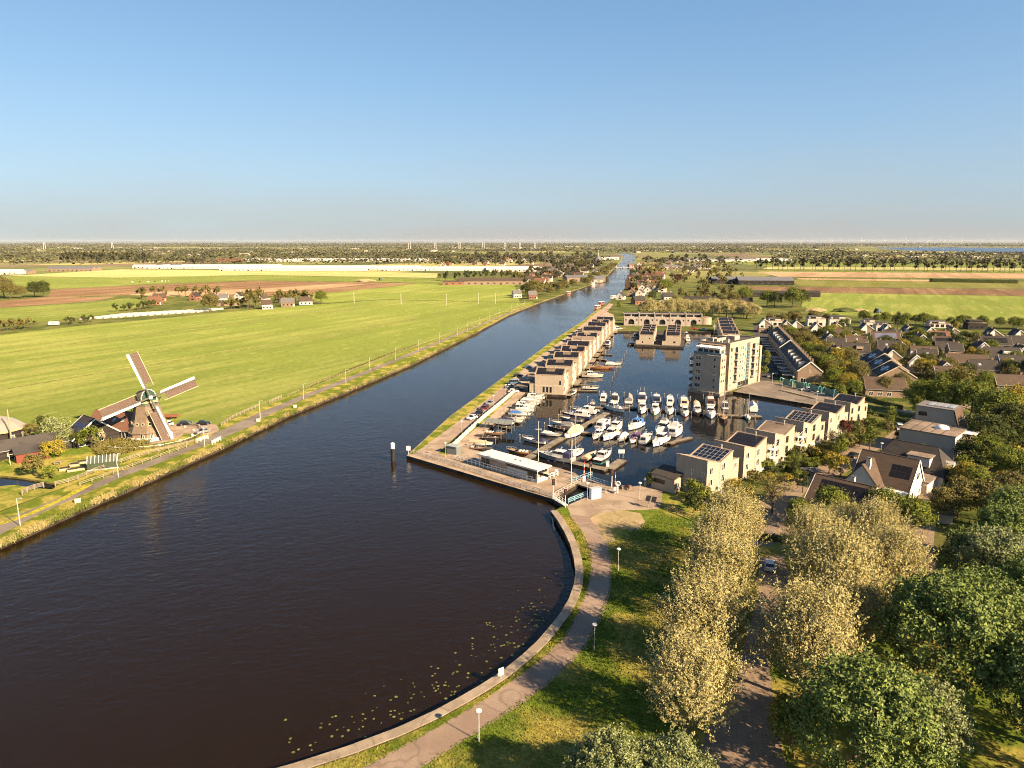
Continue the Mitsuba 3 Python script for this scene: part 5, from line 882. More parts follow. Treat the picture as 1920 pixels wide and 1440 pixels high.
pontoon('long diagonal pontoon from the office to the north pontoon', [(3.56, 189.92), (8.06, 198.76), (16.28, 213.87), (33.71, 245.49)], 2.2)
pontoon('long north pontoon between two rows of cruisers', [(30.02, 254.71), (46.20, 252.99), (59.18, 247.53), (80.86, 240.72), (86.86, 240.33)], 2.0)
pontoon('middle pontoon with boats on both sides', [(21.95, 219.30), (27.29, 217.03), (33.32, 214.50), (40.26, 211.41), (46.95, 206.64)], 1.8)
pontoon('short south pontoon beside the lock', [(16.58, 187.46), (25.31, 181.34)], 2.6)
pontoon('end leg of the south pontoon turning away from the lock', [(25.80, 181.80), (30.74, 189.92)], 2.6)
pontoon('short walkway with posts at the right end of the middle pontoon', [(47.15, 206.05), (50.46, 209.29), (55.67, 213.25)], 1.3)
for i, q in enumerate([[(25.76, 284.68), (34.80, 283.61)], [(28.54, 295.84), (36.26, 294.12)], [(47.98, 380.82), (53.95, 378.01)], [(43.22, 364.55), (49.19, 359.42)], [(36.08, 328.51), (40.83, 326.40)]]): pontoon('narrow wooden finger jetty, %s out from the quay houses' % ORD[i], q, 1.0, 'finger_jetty', 2)
for i, q in enumerate([[(-4.21, 226.37), (-0.52, 223.62)], [(-1.64, 235.00), (2.51, 231.33)], [(2.72, 252.56), (7.28, 248.35)], [(5.69, 264.16), (10.82, 260.49)]]): pontoon('narrow wooden jetty in the left berths, %s from the office' % ORD[i], q, 0.9, 'finger_jetty', 2)
k = thing('boat_shelter', 'open grey boat shelter with curved roof in the left berths', 'boat shelter'); (x, y) = (-3.96, 222.27); N = X(x, y, 0.3, math.radians(-16)); b = MB()
for a in (-4.4, 0, 4.4):
    for c in (-1.6, 1.6): b.box(a - 0.1, a + 0.1, c - 0.1, c + 0.1, -1, 3.2)
part(k, 'post', b, C(0.12, 0.15, 0.14), N); m = MB(); rr = [(-2.0, 2.9), (-1.4, 3.4), (0, 3.65), (1.4, 3.4), (2.0, 2.9), (2.0, 2.8), (1.4, 3.28), (0, 3.5), (-1.4, 3.28), (-2.0, 2.8)]
part(k, 'roof', m.profile(rr, 'x', -4.6, 4.6), C(0.19, 0.21, 0.20, 0.5), N)
for a in (-2.3, 0, 2.3): part(k, 'roof_rib', MB().profile([(p, q + 0.06) for p, q in rr], 'x', a - 0.08, a + 0.08), C(0.12, 0.13, 0.125), N)
k = thing('service_pedestal', 'white service box at the corner of the south pontoon', 'service box'); (x, y) = (25.81, 183.96); part(k, 'cabinet', MB().box(x - 0.4, x + 0.4, y - 0.3, y + 0.3, 0.6, 1.9), WHITE); part(k, 'lid', MB().box(x - 0.5, x + 0.5, y - 0.4, y + 0.4, 1.9, 2.0), STEEL)
k = thing('pontoon_sign', 'pale notice board at the far end of the south pontoon', 'sign'); (x, y) = (30.65, 191.21); part(k, 'post', MB().box(x - 0.5, x - 0.42, y - 0.04, y + 0.04, 0.6, 3.0).box(x + 0.42, x + 0.5, y - 0.04, y + 0.04, 0.6, 3.0), STEEL); part(k, 'board', MB().box(x - 0.9, x + 0.9, y - 0.06, y + 0.06, 2.0, 3.1), C(0.5, 0.58, 0.62))
# ---------------------------------------------------------------- harbour office
of = [np.array(p) for p in ((-9.26, 182.39), (-5.87, 186.73), (10.02, 172.89), (6.34, 168.24))]
ax = of[3] - of[0]; LO = float(np.hypot(*ax)); oa = math.atan2(ax[1], ax[0]); WO = float(abs((of[1] - of[0]) @ np.array([-math.sin(oa), math.cos(oa)])))
k = thing('harbour_office', 'long low harbour office with white flat roof on the pier', 'office building'); N = X(of[0][0], of[0][1], 1.0, oa)
part(k, 'wall', MB().box(0.6, LO - 0.6, 0.6, WO - 0.6, 0, 3.2), 'white_plaster', N)
rk = part(k, 'roof', MB().box(0, LO, 0, WO, 3.2, 3.6), C(0.78, 0.70, 0.62), N); scene[rk + '__roof_sheet'] = shape(MB().box(0.2, LO - 0.2, 0.2, WO - 0.2, 3.6, 3.63), C(0.74, 0.67, 0.60), N)
for q in (0.55, 0.63): scene[numbered(rk + '__vent')] = shape(MB().box(LO * q - 0.3, LO * q + 0.3, WO * 0.45, WO * 0.45 + 0.5, 3.63, 4.0), STEEL, N)
part(k, 'timber_cladding', MB().box(LO * 0.2, LO * 0.48, 0.5, 0.6, 0.3, 2.6), TRIM, N); part(k, 'timber_cladding', MB().box(LO - 0.6, LO - 0.5, 0.8, WO - 0.8, 1.3, 2.2), TRIM, N)
for q in range(4): win(k, N, 'S', 1.6 + 1.5 * q, 0.6, 0.4, 1.3, 2.3, 0, DFR, 'glass_door')
for q in range(9): win(k, N, 'S', LO * 0.5 + 1.6 * q, 0.6, 2.3, 1.5, 0.7, 0, DFR)
win(k, N, 'S', LO - 2.4, 0.5, 0.9, 2.6, 1.9, 1, DFR); win(k, N, 'E', LO - 0.6, WO / 2, 2.2, 3.6, 0.8, 2, DFR)
part(k, 'terrace_post', MB().box(0.3, 0.45, 0.3, 0.45, 0, 3.2).box(LO - 0.45, LO - 0.3, 0.3, 0.45, 0, 3.2), WHITE, N)
def railing(name, label, pts, h, skin, step, bars, z=1.0, w=0.07):
    k = thing(name, label, 'railing'); l = LineString(pts); n = max(1, round(l.length / step)); P_ = [l.interpolate(i * l.length / n) for i in range(n + 1)]
    pm = MB().box(-w * 0.7, w * 0.7, -w * 0.7, w * 0.7, 0, h)
    for p in P_: part(k, 'post', pm, skin, X(p.x, p.y, z))
    for q in range(bars):
        m = MB()
        for a, b_ in zip(P_[:-1], P_[1:]): m.bar((a.x, a.y, z + h - q * h / bars), (b_.x, b_.y, z + h - q * h / bars), w)
        part(k, 'rail', m, skin)
    return k
PALE = C(0.56, 0.50, 0.44)
railing('quay_railing', 'pale three bar railing along the front edge of the pier', [(-27.80, 193.47), (-15.79, 183.19), (-1.33, 168.96), (9.54, 158.77)], 1.15, C(0.62, 0.57, 0.5), 2.0, 3, w=0.09)
railing('office_railing', 'white railing in front of the harbour office', [(-15.48, 188.44), (-5.63, 179.53), (5.73, 169.36), (8.63, 171.39), (11.81, 174.73)], 1.3, WHITE, 1.5, 2, w=0.15)
railing('chamber_railing', 'pale railing on the left side of the lock chamber', [(10.21, 159.49), (13.19, 163.90), (17.03, 168.96)], 1.1, PALE, 1.5, 2)
railing('gate_railing', 'white railing on the walkway over the lock gate', [(9.92, 158.77), (12.20, 153.93)], 1.1, WHITE, 1.5, 2, z=1.15)
railing('blue_railing', 'light blue double railing on the right side of the lock chamber', [(13.01, 154.94), (15.32, 157.36), (17.82, 159.85)], 1.2, C(0.30, 0.52, 0.64), 2.0, 3, w=0.10)
railing('bridge_railing', 'pale railing on the near side of the lock bridge', [(16.52, 167.76), (19.44, 164.28), (22.47, 161.67)], 1.1, PALE, 1.3, 3, z=1.12)
railing('bridge_railing', 'blue panelled railing on the far side of the lock bridge', [(19.19, 171.80), (21.29, 168.96), (24.32, 165.81)], 1.1, C(0.18, 0.34, 0.48), 1.2, 2, z=1.12, w=0.1)
railing('blue_railing', 'light blue railing at the pier end of the bridge', [(15.20, 169.36), (17.55, 171.59), (20.55, 174.31)], 1.2, C(0.30, 0.52, 0.64), 1.5, 2, w=0.09)
railing('ramp_railing', 'dark timber railing along the ramp above the park lawn', [(33.82, 152.27), (35.83, 149.35), (37.77, 146.55), (40.10, 142.95)], 1.1, C(0.08, 0.065, 0.05), 2.2, 3, w=0.1)
k = thing('lock_bridge', 'small lock bridge with pale deck between pier and square', 'bridge'); q = Polygon([(16.29, 168.16), (19.37, 172.21), (24.53, 165.43), (22.43, 161.30)]); part(k, 'deck', MB().prism(list(q.exterior.coords)[:-1], 0.75, 1.10), 'pavement'); part(k, 'girder', MB().prism(list(q.buffer(-0.5).exterior.coords)[:-1], 0.45, 0.749), C(0.16, 0.34, 0.45))
k = thing('lock_gate', 'white walkway and dark gates across the mouth of the lock', 'lock gate'); a, b_ = np.array((9.77, 158.42)), np.array((12.30, 153.59)); part(k, 'walkway', MB().bar((*a, 1.08), (*b_, 1.08), 1.1, 0.14), C(0.6, 0.58, 0.55)); part(k, 'gate_leaf', MB().bar((*a, 0.2), (*b_, 0.2), 0.4, 1.6), 'dark_timber')
k = thing('control_cabinet', 'white control cabinet beside the lock chamber', 'cabinet'); (x, y) = (19.55, 158.42); N = X(x, y, 1.0, math.radians(25)); part(k, 'body', MB().box(-1.3, 1.3, -0.5, 0.7, 0, 2.5), C(0.72, 0.74, 0.74), N); part(k, 'door', MB().box(-1.2, -0.05, -0.54, -0.5, 0.1, 2.4), WHITE, N); part(k, 'door', MB().box(0.05, 1.2, -0.54, -0.5, 0.1, 2.4), WHITE, N); part(k, 'lid', MB().box(-1.4, 1.4, -0.6, 0.8, 2.5, 2.6), STEEL, N)
sig = Kit(); sig.p('pole', MB().tube([(0, 0, 0), (0, 0, 3.4)], 0.08, 6), WHITE); sig.p('signal_head', MB().box(-0.32, 0.32, -0.18, 0.18, 3.0, 4.4), BK); sig.p('lamp', MB().lathe([(0.16, 0), (0.14, 0.06)], 8), C(0.3, 0.03, 0.02)); sig.parts[2] = ('lamp', MB().box(-0.14, 0.14, -0.23, -0.18, 3.9, 4.2), C(0.25, 0.03, 0.02), False)
for (x, y), w in (((9.75, 159.13), 'at the outer corner of the pier'), ((12.08, 152.27), 'beside the lock gate on the park side'), ((19.96, 172.63), 'at the pier end of the bridge'), ((24.45, 165.81), 'at the square end of the bridge')): sig.put('signal_light', 'black signal head on a white pole ' + w, 'signal light', 'signal lights of the lock', X(x, y, 1.0, math.radians(20)))
for (x, y), w in (((18.08, 170.16), 'pier'), ((24.70, 162.04), 'square')):
    k = thing('bridge_barrier', 'raised red and white barrier pole at the %s end of the bridge' % w, 'barrier'); N = X(x, y, 1.0); part(k, 'housing', MB().box(-0.35, 0.35, -0.3, 0.3, 0, 1.5), C(0.72, 0.7, 0.68), N)
    for q in range(5): part(k, 'band', MB().box(-0.09, 0.09, -0.09, 0.09, 1.5 + 0.75 * q, 2.25 + 0.75 * q), C(0.55, 0.05, 0.04) if q % 2 == 0 else WHITE, N)
k = thing('lifebuoy_stand', 'white lifebuoy ring on a striped post at the square', 'lifebuoy'); N = X(*(25.28, 161.67), 1.0); part(k, 'post', MB().box(-0.12, 0.12, -0.1, 0.1, 0, 2.4), WHITE, N); th = np.linspace(0, 2 * np.pi, 15); part(k, 'ring', MB().tube([(0.5 * math.cos(a), -0.16, 2.5 + 0.5 * math.sin(a)) for a in th], 0.13, 6, False), WHITE, N)
k = thing('planter', 'stone planter with red shrub at the water edge', 'planter'); N = X(*(27.93, 164.66), 1.0); part(k, 'trough', MB().box(-1.2, 1.2, -0.6, 0.6, 0, 0.7), 'concrete', N)
for i, (x, y) in enumerate([(32.83, 166.59), (34.24, 167.76)]): k = thing('quay_bollard', 'dark round topped bollard on the quay by the houses, %s' % ('left' if i == 0 else 'right'), 'bollard'); part(k, 'post', MB().lathe([(0.3, 0), (0.3, 1.6), (0.34, 1.62)], 10), 'concrete', X(x, y, 1)); part(k, 'cap', MB().lathe([(0.42, 1.62), (0.42, 1.95), (0.1, 2.1)], 10), C(0.5, 0.5, 0.5), X(x, y, 1))
k = thing('information_board', 'two tilted dark information panels on posts by the lawn', 'sign'); N = X(*(31.34, 151.94), 1.0, math.radians(-30)); part(k, 'post', MB().box(-0.7, -0.6, 0, 0.1, 0, 2.2).box(0.6, 0.7, 0, 0.1, 0, 2.2), STEEL, N); part(k, 'panel', MB().slab([(-1.2, -0.5, 1.8), (-0.15, -0.5, 1.8), (-0.15, 0.5, 2.7), (-1.2, 0.5, 2.7)], 0.08), BK, N); part(k, 'panel', MB().slab([(0.15, -0.5, 1.8), (1.2, -0.5, 1.8), (1.2, 0.5, 2.7), (0.15, 0.5, 2.7)], 0.08), BK, N)
k = thing('open_container', 'turquoise open topped container beside the first waterfront house', 'container'); N = X(*(39.47, 169.36), 1.0, math.radians(-40)); TQ = C(0.22, 0.40, 0.38)
for a in ((-2.6, 2.6, -1.5, -1.4), (-2.6, 2.6, 1.4, 1.5)): part(k, 'side', MB().box(*a, 0, 2.0), TQ, N)
for a in (-2.6, 2.5): part(k, 'end', MB().box(a, a + 0.1, -1.4, 1.4, 0, 2.0), TQ, N)
for a in (-2.2, 0, 2.2): part(k, 'hoop', MB().bar((a, -1.4, 2.0), (a, -1.4, 2.8), 0.08).bar((a, 1.4, 2.0), (a, 1.4, 2.8), 0.08).bar((a, -1.4, 2.8), (a, 1.4, 2.8), 0.08), PALE, N)
k = thing('mooring_dolphin', 'black mooring pile with white top standing alone in the canal', 'mooring pile'); N = X(*(-33.27, 190.64), 0); part(k, 'pile', MB().lathe([(0.62, -1.5), (0.6, 3.6)], 14), BK, N, 40); part(k, 'white_cap', MB().lathe([(0.64, 3.6), (0.64, 5.0), (0.2, 5.3)], 14), WHITE, N, 40)
k = thing('navigation_sign', 'white navigation board at the sharp corner of the pier', 'sign'); N = X(*(-29.32, 193.47), 1.0); part(k, 'post', MB().box(-0.06, 0.06, -0.06, 0.06, 0, 2.4), WHITE, N); part(k, 'board', MB().box(-0.6, 0.6, -0.12, -0.06, 1.2, 2.5), WHITE, N)
k = thing('harbour_fence', 'long pale mesh fence beside the harbour road', 'fence'); l = LineString([(-18.01, 195.55), (-14.50, 212.02), (-9.90, 232.78), (-4.87, 252.56), (1.06, 276.83)]); n = 24
for i in range(n):
    a, b_ = l.interpolate(l.length * i / n), l.interpolate(l.length * (i + 1) / n)
    part(k, 'panel', MB().bar((a.x, a.y, 1.95), (b_.x - 0.05 * (b_.x - a.x), b_.y - 0.05 * (b_.y - a.y), 1.95), 0.05, 1.6), C(0.42, 0.45, 0.43)); part(k, 'post', MB().box(a.x - 0.06, a.x + 0.06, a.y - 0.06, a.y + 0.06, 1, 3), PALE)
k = thing('pump_house', 'small grey cabin at the lower end of the harbour fence', 'shed'); N = X(*(-16.55, 194.51), 1.0, math.radians(-30)); part(k, 'wall', MB().box(-1.7, 1.7, -1.2, 1.2, 0, 2.3), C(0.16, 0.18, 0.18), N); part(k, 'roof', MB().box(-1.9, 1.9, -1.4, 1.4, 2.3, 2.45), C(0.30, 0.33, 0.33), N)
# promenade furniture
ring = [(0, 0, 0), (0, 0, 2.6)] + [(0, 0.7 - 0.7 * math.cos(a), 2.6 + 0.7 * math.sin(a)) for a in np.linspace(0.3, 2.84, 7)] + [(0, 1.4, 2.6), (0, 1.4, 0)]
pa, pb = np.array((112.63, 292.98)), np.array((123.97, 267.94)); pd = math.atan2(*(pb - pa)[::-1])
for i in range(4):
    k = thing('turquoise_screen', 'turquoise hooped glass screen along the promenade, %s from the flats' % ORD[i], 'screen', 'turquoise screens on the promenade'); q = pa + (pb - pa) * (i / 3.7); N = X(*q, 1.0, pd)
    for a in (0, 5.4): part(k, 'hoop', MB().tube([(a + p[0], p[1], p[2]) for p in ring], 0.13, 6), C(0.10, 0.36, 0.38), N)
    part(k, 'glass', MB().box(0.15, 5.25, 1.35, 1.42, 0.2, 2.7), C(0.08, 0.20, 0.20, 0.1, 0.5), N); part(k, 'top_rail', MB().bar((0, 1.4, 2.75), (5.4, 1.4, 2.75), 0.1), C(0.10, 0.36, 0.38), N)
qa, qb = np.array((109.06, 280.97)), np.array((115.97, 266.04)); seat = MB().box(-1.1, 1.1, -0.4, 0.4, 0.35, 0.5).box(-0.9, -0.7, -0.3, 0.3, 0, 0.35).box(0.7, 0.9, -0.3, 0.3, 0, 0.35)
for i in range(12): one('stone_bench', seat, 'concrete', 'low stone seat in the promenade row, %s from the flats' % ORD[i], 'bench', 'stone seats on the promenade', X(*(qa + (qb - qa) * i / 11), 1.02, pd))
# ---------------------------------------------------------------- lamps and cars
lamp = Kit(); lamp.p('pole', MB().tube([(0, 0, 0), (0, 0, 4.0)], [0.075, 0.055], 7), C(0.45, 0.44, 0.42)); lamp.p('collar', MB().lathe([(0.12, 0), (0.12, 0.5), (0.08, 0.52)], 8), STEEL); lamp.p('lamp_head', MB().lathe([(0.08, 3.85), (0.34, 4.02), (0.42, 4.12), (0.36, 4.24), (0.16, 4.3)], 14), C(0.75, 0.72, 0.66), 40)
for (x, y), w in (((-3.98, 75.51), 'beside the footpath near the bottom of the picture'), ((12.11, 95.02), 'in the tree shade at the bend of the footpath'), ((19.46, 121.06), 'on the lawn right of the upper footpath'), ((33.76, 78.30), 'at the hedge beside the brick street'), ((12.10, 152.60), 'at the lock gate'), ((43.85, 144.13), 'behind the pale trees above the ramp'), ((-18.65, 190.92), 'at the lower end of the harbour fence'), ((-5.49, 179.53), 'in front of the harbour office'), ((-15.70, 215.13), 'beside the pier road, lowest'), ((-6.81, 252.56), 'beside the pier road, middle'), ((-2.51, 272.81), 'beside the pier road, near the quay houses'), ((10.79, 166.98), 'on the paving behind the lock corner'), ((17.56, 157.36), 'beside the white control cabinet'), ((29.76, 157.36), 'on the paved square'), ((102.87, 190.42), 'between two columnar trees in the villa street'), ((111.26, 286.31), 'on the promenade corner by the flats'), ((114.46, 260.49), 'on the promenade at its far end'), ((111.15, 297.59), 'by the dark parking street'), ((116.71, 289.60), 'tall one beside the near terrace gable')):
    lamp.put('lamp_post', 'slim post with round white lamp ' + w, 'street lamp', 'round headed lamp posts', X(x, y, 1.0))
def pole_kit(h, r=0.11): k = Kit(); k.p('pole', MB().tube([(0, 0, 0), (0, 0, h)], [r, r * 0.75], 7), C(0.50, 0.47, 0.43)); k.p('lamp_arm', MB().bar((0, 0, h - 0.1), (0.9, 0, h + 0.05), 0.09).box(0.7, 1.3, -0.12, 0.12, h, h + 0.14), STEEL); return k
dp = pole_kit(6.2, 0.11)
for i, (x, y) in enumerate([(-104.14, 141.64), (-100.65, 173.46), (-90.21, 200.95), (-85.75, 235.00), (-79.42, 264.54), (-70.42, 295.50), (-66.55, 327.66), (-59.31, 357.74), (-51.66, 388.51), (-43.2, 419.3), (-34.7, 449.5), (-30.2, 477.1), (-23.3, 514.9), (-17.2, 543.6), (-10.3, 571.3), (-0.6, 606.6), (4.8, 636.0), (11.5, 668.4)]):
    dp.put('dike_lamp_post', 'tall grey lamp post on the left dike road, %s from the near end' % ORD[i], 'street lamp', 'lamp posts on the left dike road', X(x, y, 1.0, math.radians(-10)))
mp = Kit(); mp.p('mast', MB().tube([(0, 0, 0), (0, 0, 11)], [0.14, 0.08], 7), C(0.62, 0.60, 0.56)); mp.p('cross_arm', MB().bar((-0.9, 0, 9), (0.9, 0, 9), 0.09), WHITE); mp.p('knob', MB().lathe([(0, 11), (0.16, 11.12), (0, 11.25)], 8), WHITE)
for (x, y), w in (((7.26, 187.46), 'behind the harbour office'), ((14.71, 168.16), 'at the lock chamber'), ((122.2, 427.2), 'left behind the flats'), ((104.18, 304.78), 'in front of the flats')): mp.put('flag_mast', 'tall pale mast ' + w, 'mast', 'tall masts round the harbour', X(x, y, 1.0))
def car_kit(L=4.3, W=1.78, H=1.48, van=False):
    k = Kit(); l = L / 2
    low = [(-l, 0.32), (l, 0.30), (l + 0.02, 0.62), (l - 0.1, 0.78), (l * 0.45, 0.92), (-l * 0.85, 0.95), (-l, 0.85)] if not van else [(-l, 0.32), (l, 0.3), (l, 0.8), (l * 0.75, 1.05), (-l, 1.05)]
    k.p('body', MB().profile(low, 'y', -W / 2, W / 2), '$paint')
    t = 0.62 if not van else 0.9
    k.p('window_band', taper(-l * (0.82 if not van else 0.98), l * 0.42 if not van else l * 0.72, W * 0.92, W * 0.9, 0.93, H - 0.06, 0.35, 0.75, 0.14), GLASS)
    k.p('roof', taper(-l * 0.66 if not van else -l * 0.95, l * 0.05 if not van else l * 0.42, W * 0.80, W * 0.76, H - 0.08, H + 0.02, 0.06, 0.1, 0.05), '$paint')
    b = MB()
    for s in (-1, 1):
        for xx in (-0.62, -0.1, 0.2): b.bar((l * xx - 0.1, s * W * 0.44, 0.92), (l * (xx * 0.8 - 0.05), s * W * 0.39, H - 0.04), 0.09)
    k.p('pillar', b, '$paint')
    for xx in (-0.6, 0.62):
        for s in (-1, 1):
            wm = MB(); g = np.linspace(0, 2 * np.pi, 13)[:-1]
            wm.tube([(l * xx, s * (W / 2 - 0.2), 0.32), (l * xx, s * (W / 2 + 0.02), 0.32)], 0.32, 12); w_ = k.p('wheel', wm, BK)
            k.p(w_ + '__hub', MB().tube([(l * xx, s * (W / 2 + 0.02), 0.32), (l * xx, s * (W / 2 + 0.04), 0.32)], 0.19, 8), STEEL)
    for s in (-1, 1):
        k.p('headlight', MB().box(l - 0.12, l + 0.03, s * W * 0.36 - 0.2, s * W * 0.36 + 0.2, 0.6, 0.74), C(0.7, 0.7, 0.68, 0.15, 0.5)); k.p('tail_light', MB().box(-l - 0.02, -l + 0.1, s * W * 0.4 - 0.13, s * W * 0.4 + 0.13, 0.7, 0.86), C(0.4, 0.02, 0.02, 0.2, 0.5))
        k.p('mirror', MB().box(l * 0.3, l * 0.3 + 0.14, s * (W / 2 + 0.1) - 0.1, s * (W / 2 + 0.1) + 0.1, 0.95, 1.1), '$paint')
    k.p('number_plate', MB().box(-l - 0.03, -l, -0.26, 0.26, 0.5, 0.62), C(0.6, 0.45, 0.05)); return k
CARS, VAN = car_kit(), car_kit(4.9, 1.95, 2.05, True)
PW, PK, PS, PRD, PBL, PDR = C(0.72, 0.71, 0.70, 0.25, 0.5), C(0.015, 0.015, 0.018, 0.2, 0.5), C(0.34, 0.35, 0.36, 0.25, 0.5, 0.3), C(0.42, 0.03, 0.03, 0.25, 0.5), C(0.10, 0.16, 0.28, 0.25, 0.5), C(0.09, 0.02, 0.025, 0.25, 0.5)
for (x, y), a, v, p, lb in [
    ((47.55, 121.93), 70, 0, PW, 'white car alone on the brick street between the pale trees'), ((-107.30, 226.37), 25, 0, PK, 'black estate car, left of the pair at the mill'), ((-101.49, 226.71), 20, 0, PK, 'black car, right of the pair at the mill'), ((-97.43, 216.39), -125, 0, PS, 'silver car beside the fence at the mill'), ((-113.26, 226.37), 150, 0, PW, 'white car half hidden behind the windmill'),
    ((-13.59, 234.25), -125, 0, PW, 'white car parked lowest on the pier road'), ((-11.69, 240.33), -110, 0, PK, 'dark car beside the lowest white one on the pier road'), ((-10.15, 248.35), -120, 0, PDR, 'dark red car parked on the pier road'), ((-8.10, 256.46), -115, 0, PS, 'silver car parked on the pier road near the fence'),
    ((-0.44, 287.40), 20, 0, PS, 'silver car left of the first quay house'), ((1.13, 295.27), 20, 1, PBL, 'blue van by the first carport'), ((2.60, 283.08), 10, 0, PS, 'grey car in front of the first quay house'), ((0.64, 277.85), 5, 0, PW, 'white car at the end of the harbour fence'), ((2.86, 312.31), 15, 0, PK, 'black car under the carports'), ((8.15, 334.27), 15, 0, PBL, 'dark blue car farther under the carports'),
    ((125.4, 487.6), -15, 0, PRD, 'bright red car on the back quay'), ((131.5, 483.0), -15, 0, PW, 'white car right of the red one on the back quay'), ((77.59, 177.76), 160, 0, PS, 'silver car parked between the waterfront gardens'), ((75.08, 176.02), 150, 0, PK, 'dark car next to the silver one by the gardens'), ((69.39, 170.16), 170, 0, PK, 'black car on the drive of the second waterfront house'), ((94.86, 185.54), 60, 0, PBL, 'pale blue car in the shade of the villa street'), ((117.99, 227.06), 20, 0, PS, 'silver car at the farthest waterfront house'), ((124.39, 220.94), 70, 1, PW, 'white van in the villa street'), ((148.22, 250.02), 10, 0, PRD, 'red car under the trees by the estate path'), ((95.51, 190.92), 40, 0, PK, 'black car beside the yellow shrub'),
    ((127.80, 329.93), -100, 0, PW, 'white car under a terrace carport'), ((118.58, 313.60), 80, 0, PK, 'black car on the dark parking street'), ((114.32, 311.03), 80, 0, PS, 'grey car parked by the flats'), ((118.97, 280.97), 165, 0, PW, 'white car behind the turquoise screens'), ((98.4, 444.4), 75, 0, PW, 'white car in the yard of the harbour island'), ((86.9, 427.2), 20, 0, PS, 'silver car at the front of the harbour island'), ((89.8, 486.1), -15, 0, PS, 'grey car at the left end of the back quay'), ((149.10, 320.21), 70, 0, PK, 'dark car in the estate street')]:
    (VAN if v else CARS).put('van' if v else 'parked_car', lb, 'van' if v else 'car', 'parked cars', X(x, y, 1.02, math.radians(a)), {'$paint': p})
# ---------------------------------------------------------------- signs, boxes and lily pads on the lagoon
k = thing('water_sign', 'white board on a post on the lagoon wall', 'sign'); N = X(*(-1.53, 87.53), 1.3, math.radians(35)); part(k, 'post', MB().box(-0.05, 0.05, -0.04, 0.04, 0, 1.4), STEEL, N); part(k, 'board', MB().box(-0.42, 0.42, -0.09, -0.04, 0.6, 1.7), WHITE, N)
for (x, y), lb in (((-100.33, 155.63), 'pale overturned boat hull shape on the left verge'), ((-85.20, 231.33), 'white cable box on the left dike verge'), ((-78.95, 251.71), 'pale marker stone by the dike road')): k = thing('white_box', lb, 'box'); part(k, 'body', MB().box(-0.6, 0.6, -0.35, 0.35, 0, 0.8), PALE, X(x, y, 1, 0.5)); part(k, 'lid', MB().box(-0.65, 0.65, -0.4, 0.4, 0.8, 0.88), PALE, X(x, y, 1, 0.5))
pad = MB(); g = np.linspace(0.3, 2 * np.pi - 0.3, 9); pad.add([(0, 0, 0.02)] + [(math.cos(a), math.sin(a), 0.035) for a in g], [(0, i, i + 1) for i in range(1, 9)])
mat('lily_leaf', lambda p, n, uv: mix((0.10, 0.12, 0.03), (0.24, 0.24, 0.07), cr(dr.floor(p.x / 0.7), dr.floor(p.y / 0.7))), 0.6, 0.3)
R1 = rs(11); cnt = 0; cc = LineString(CURVE)
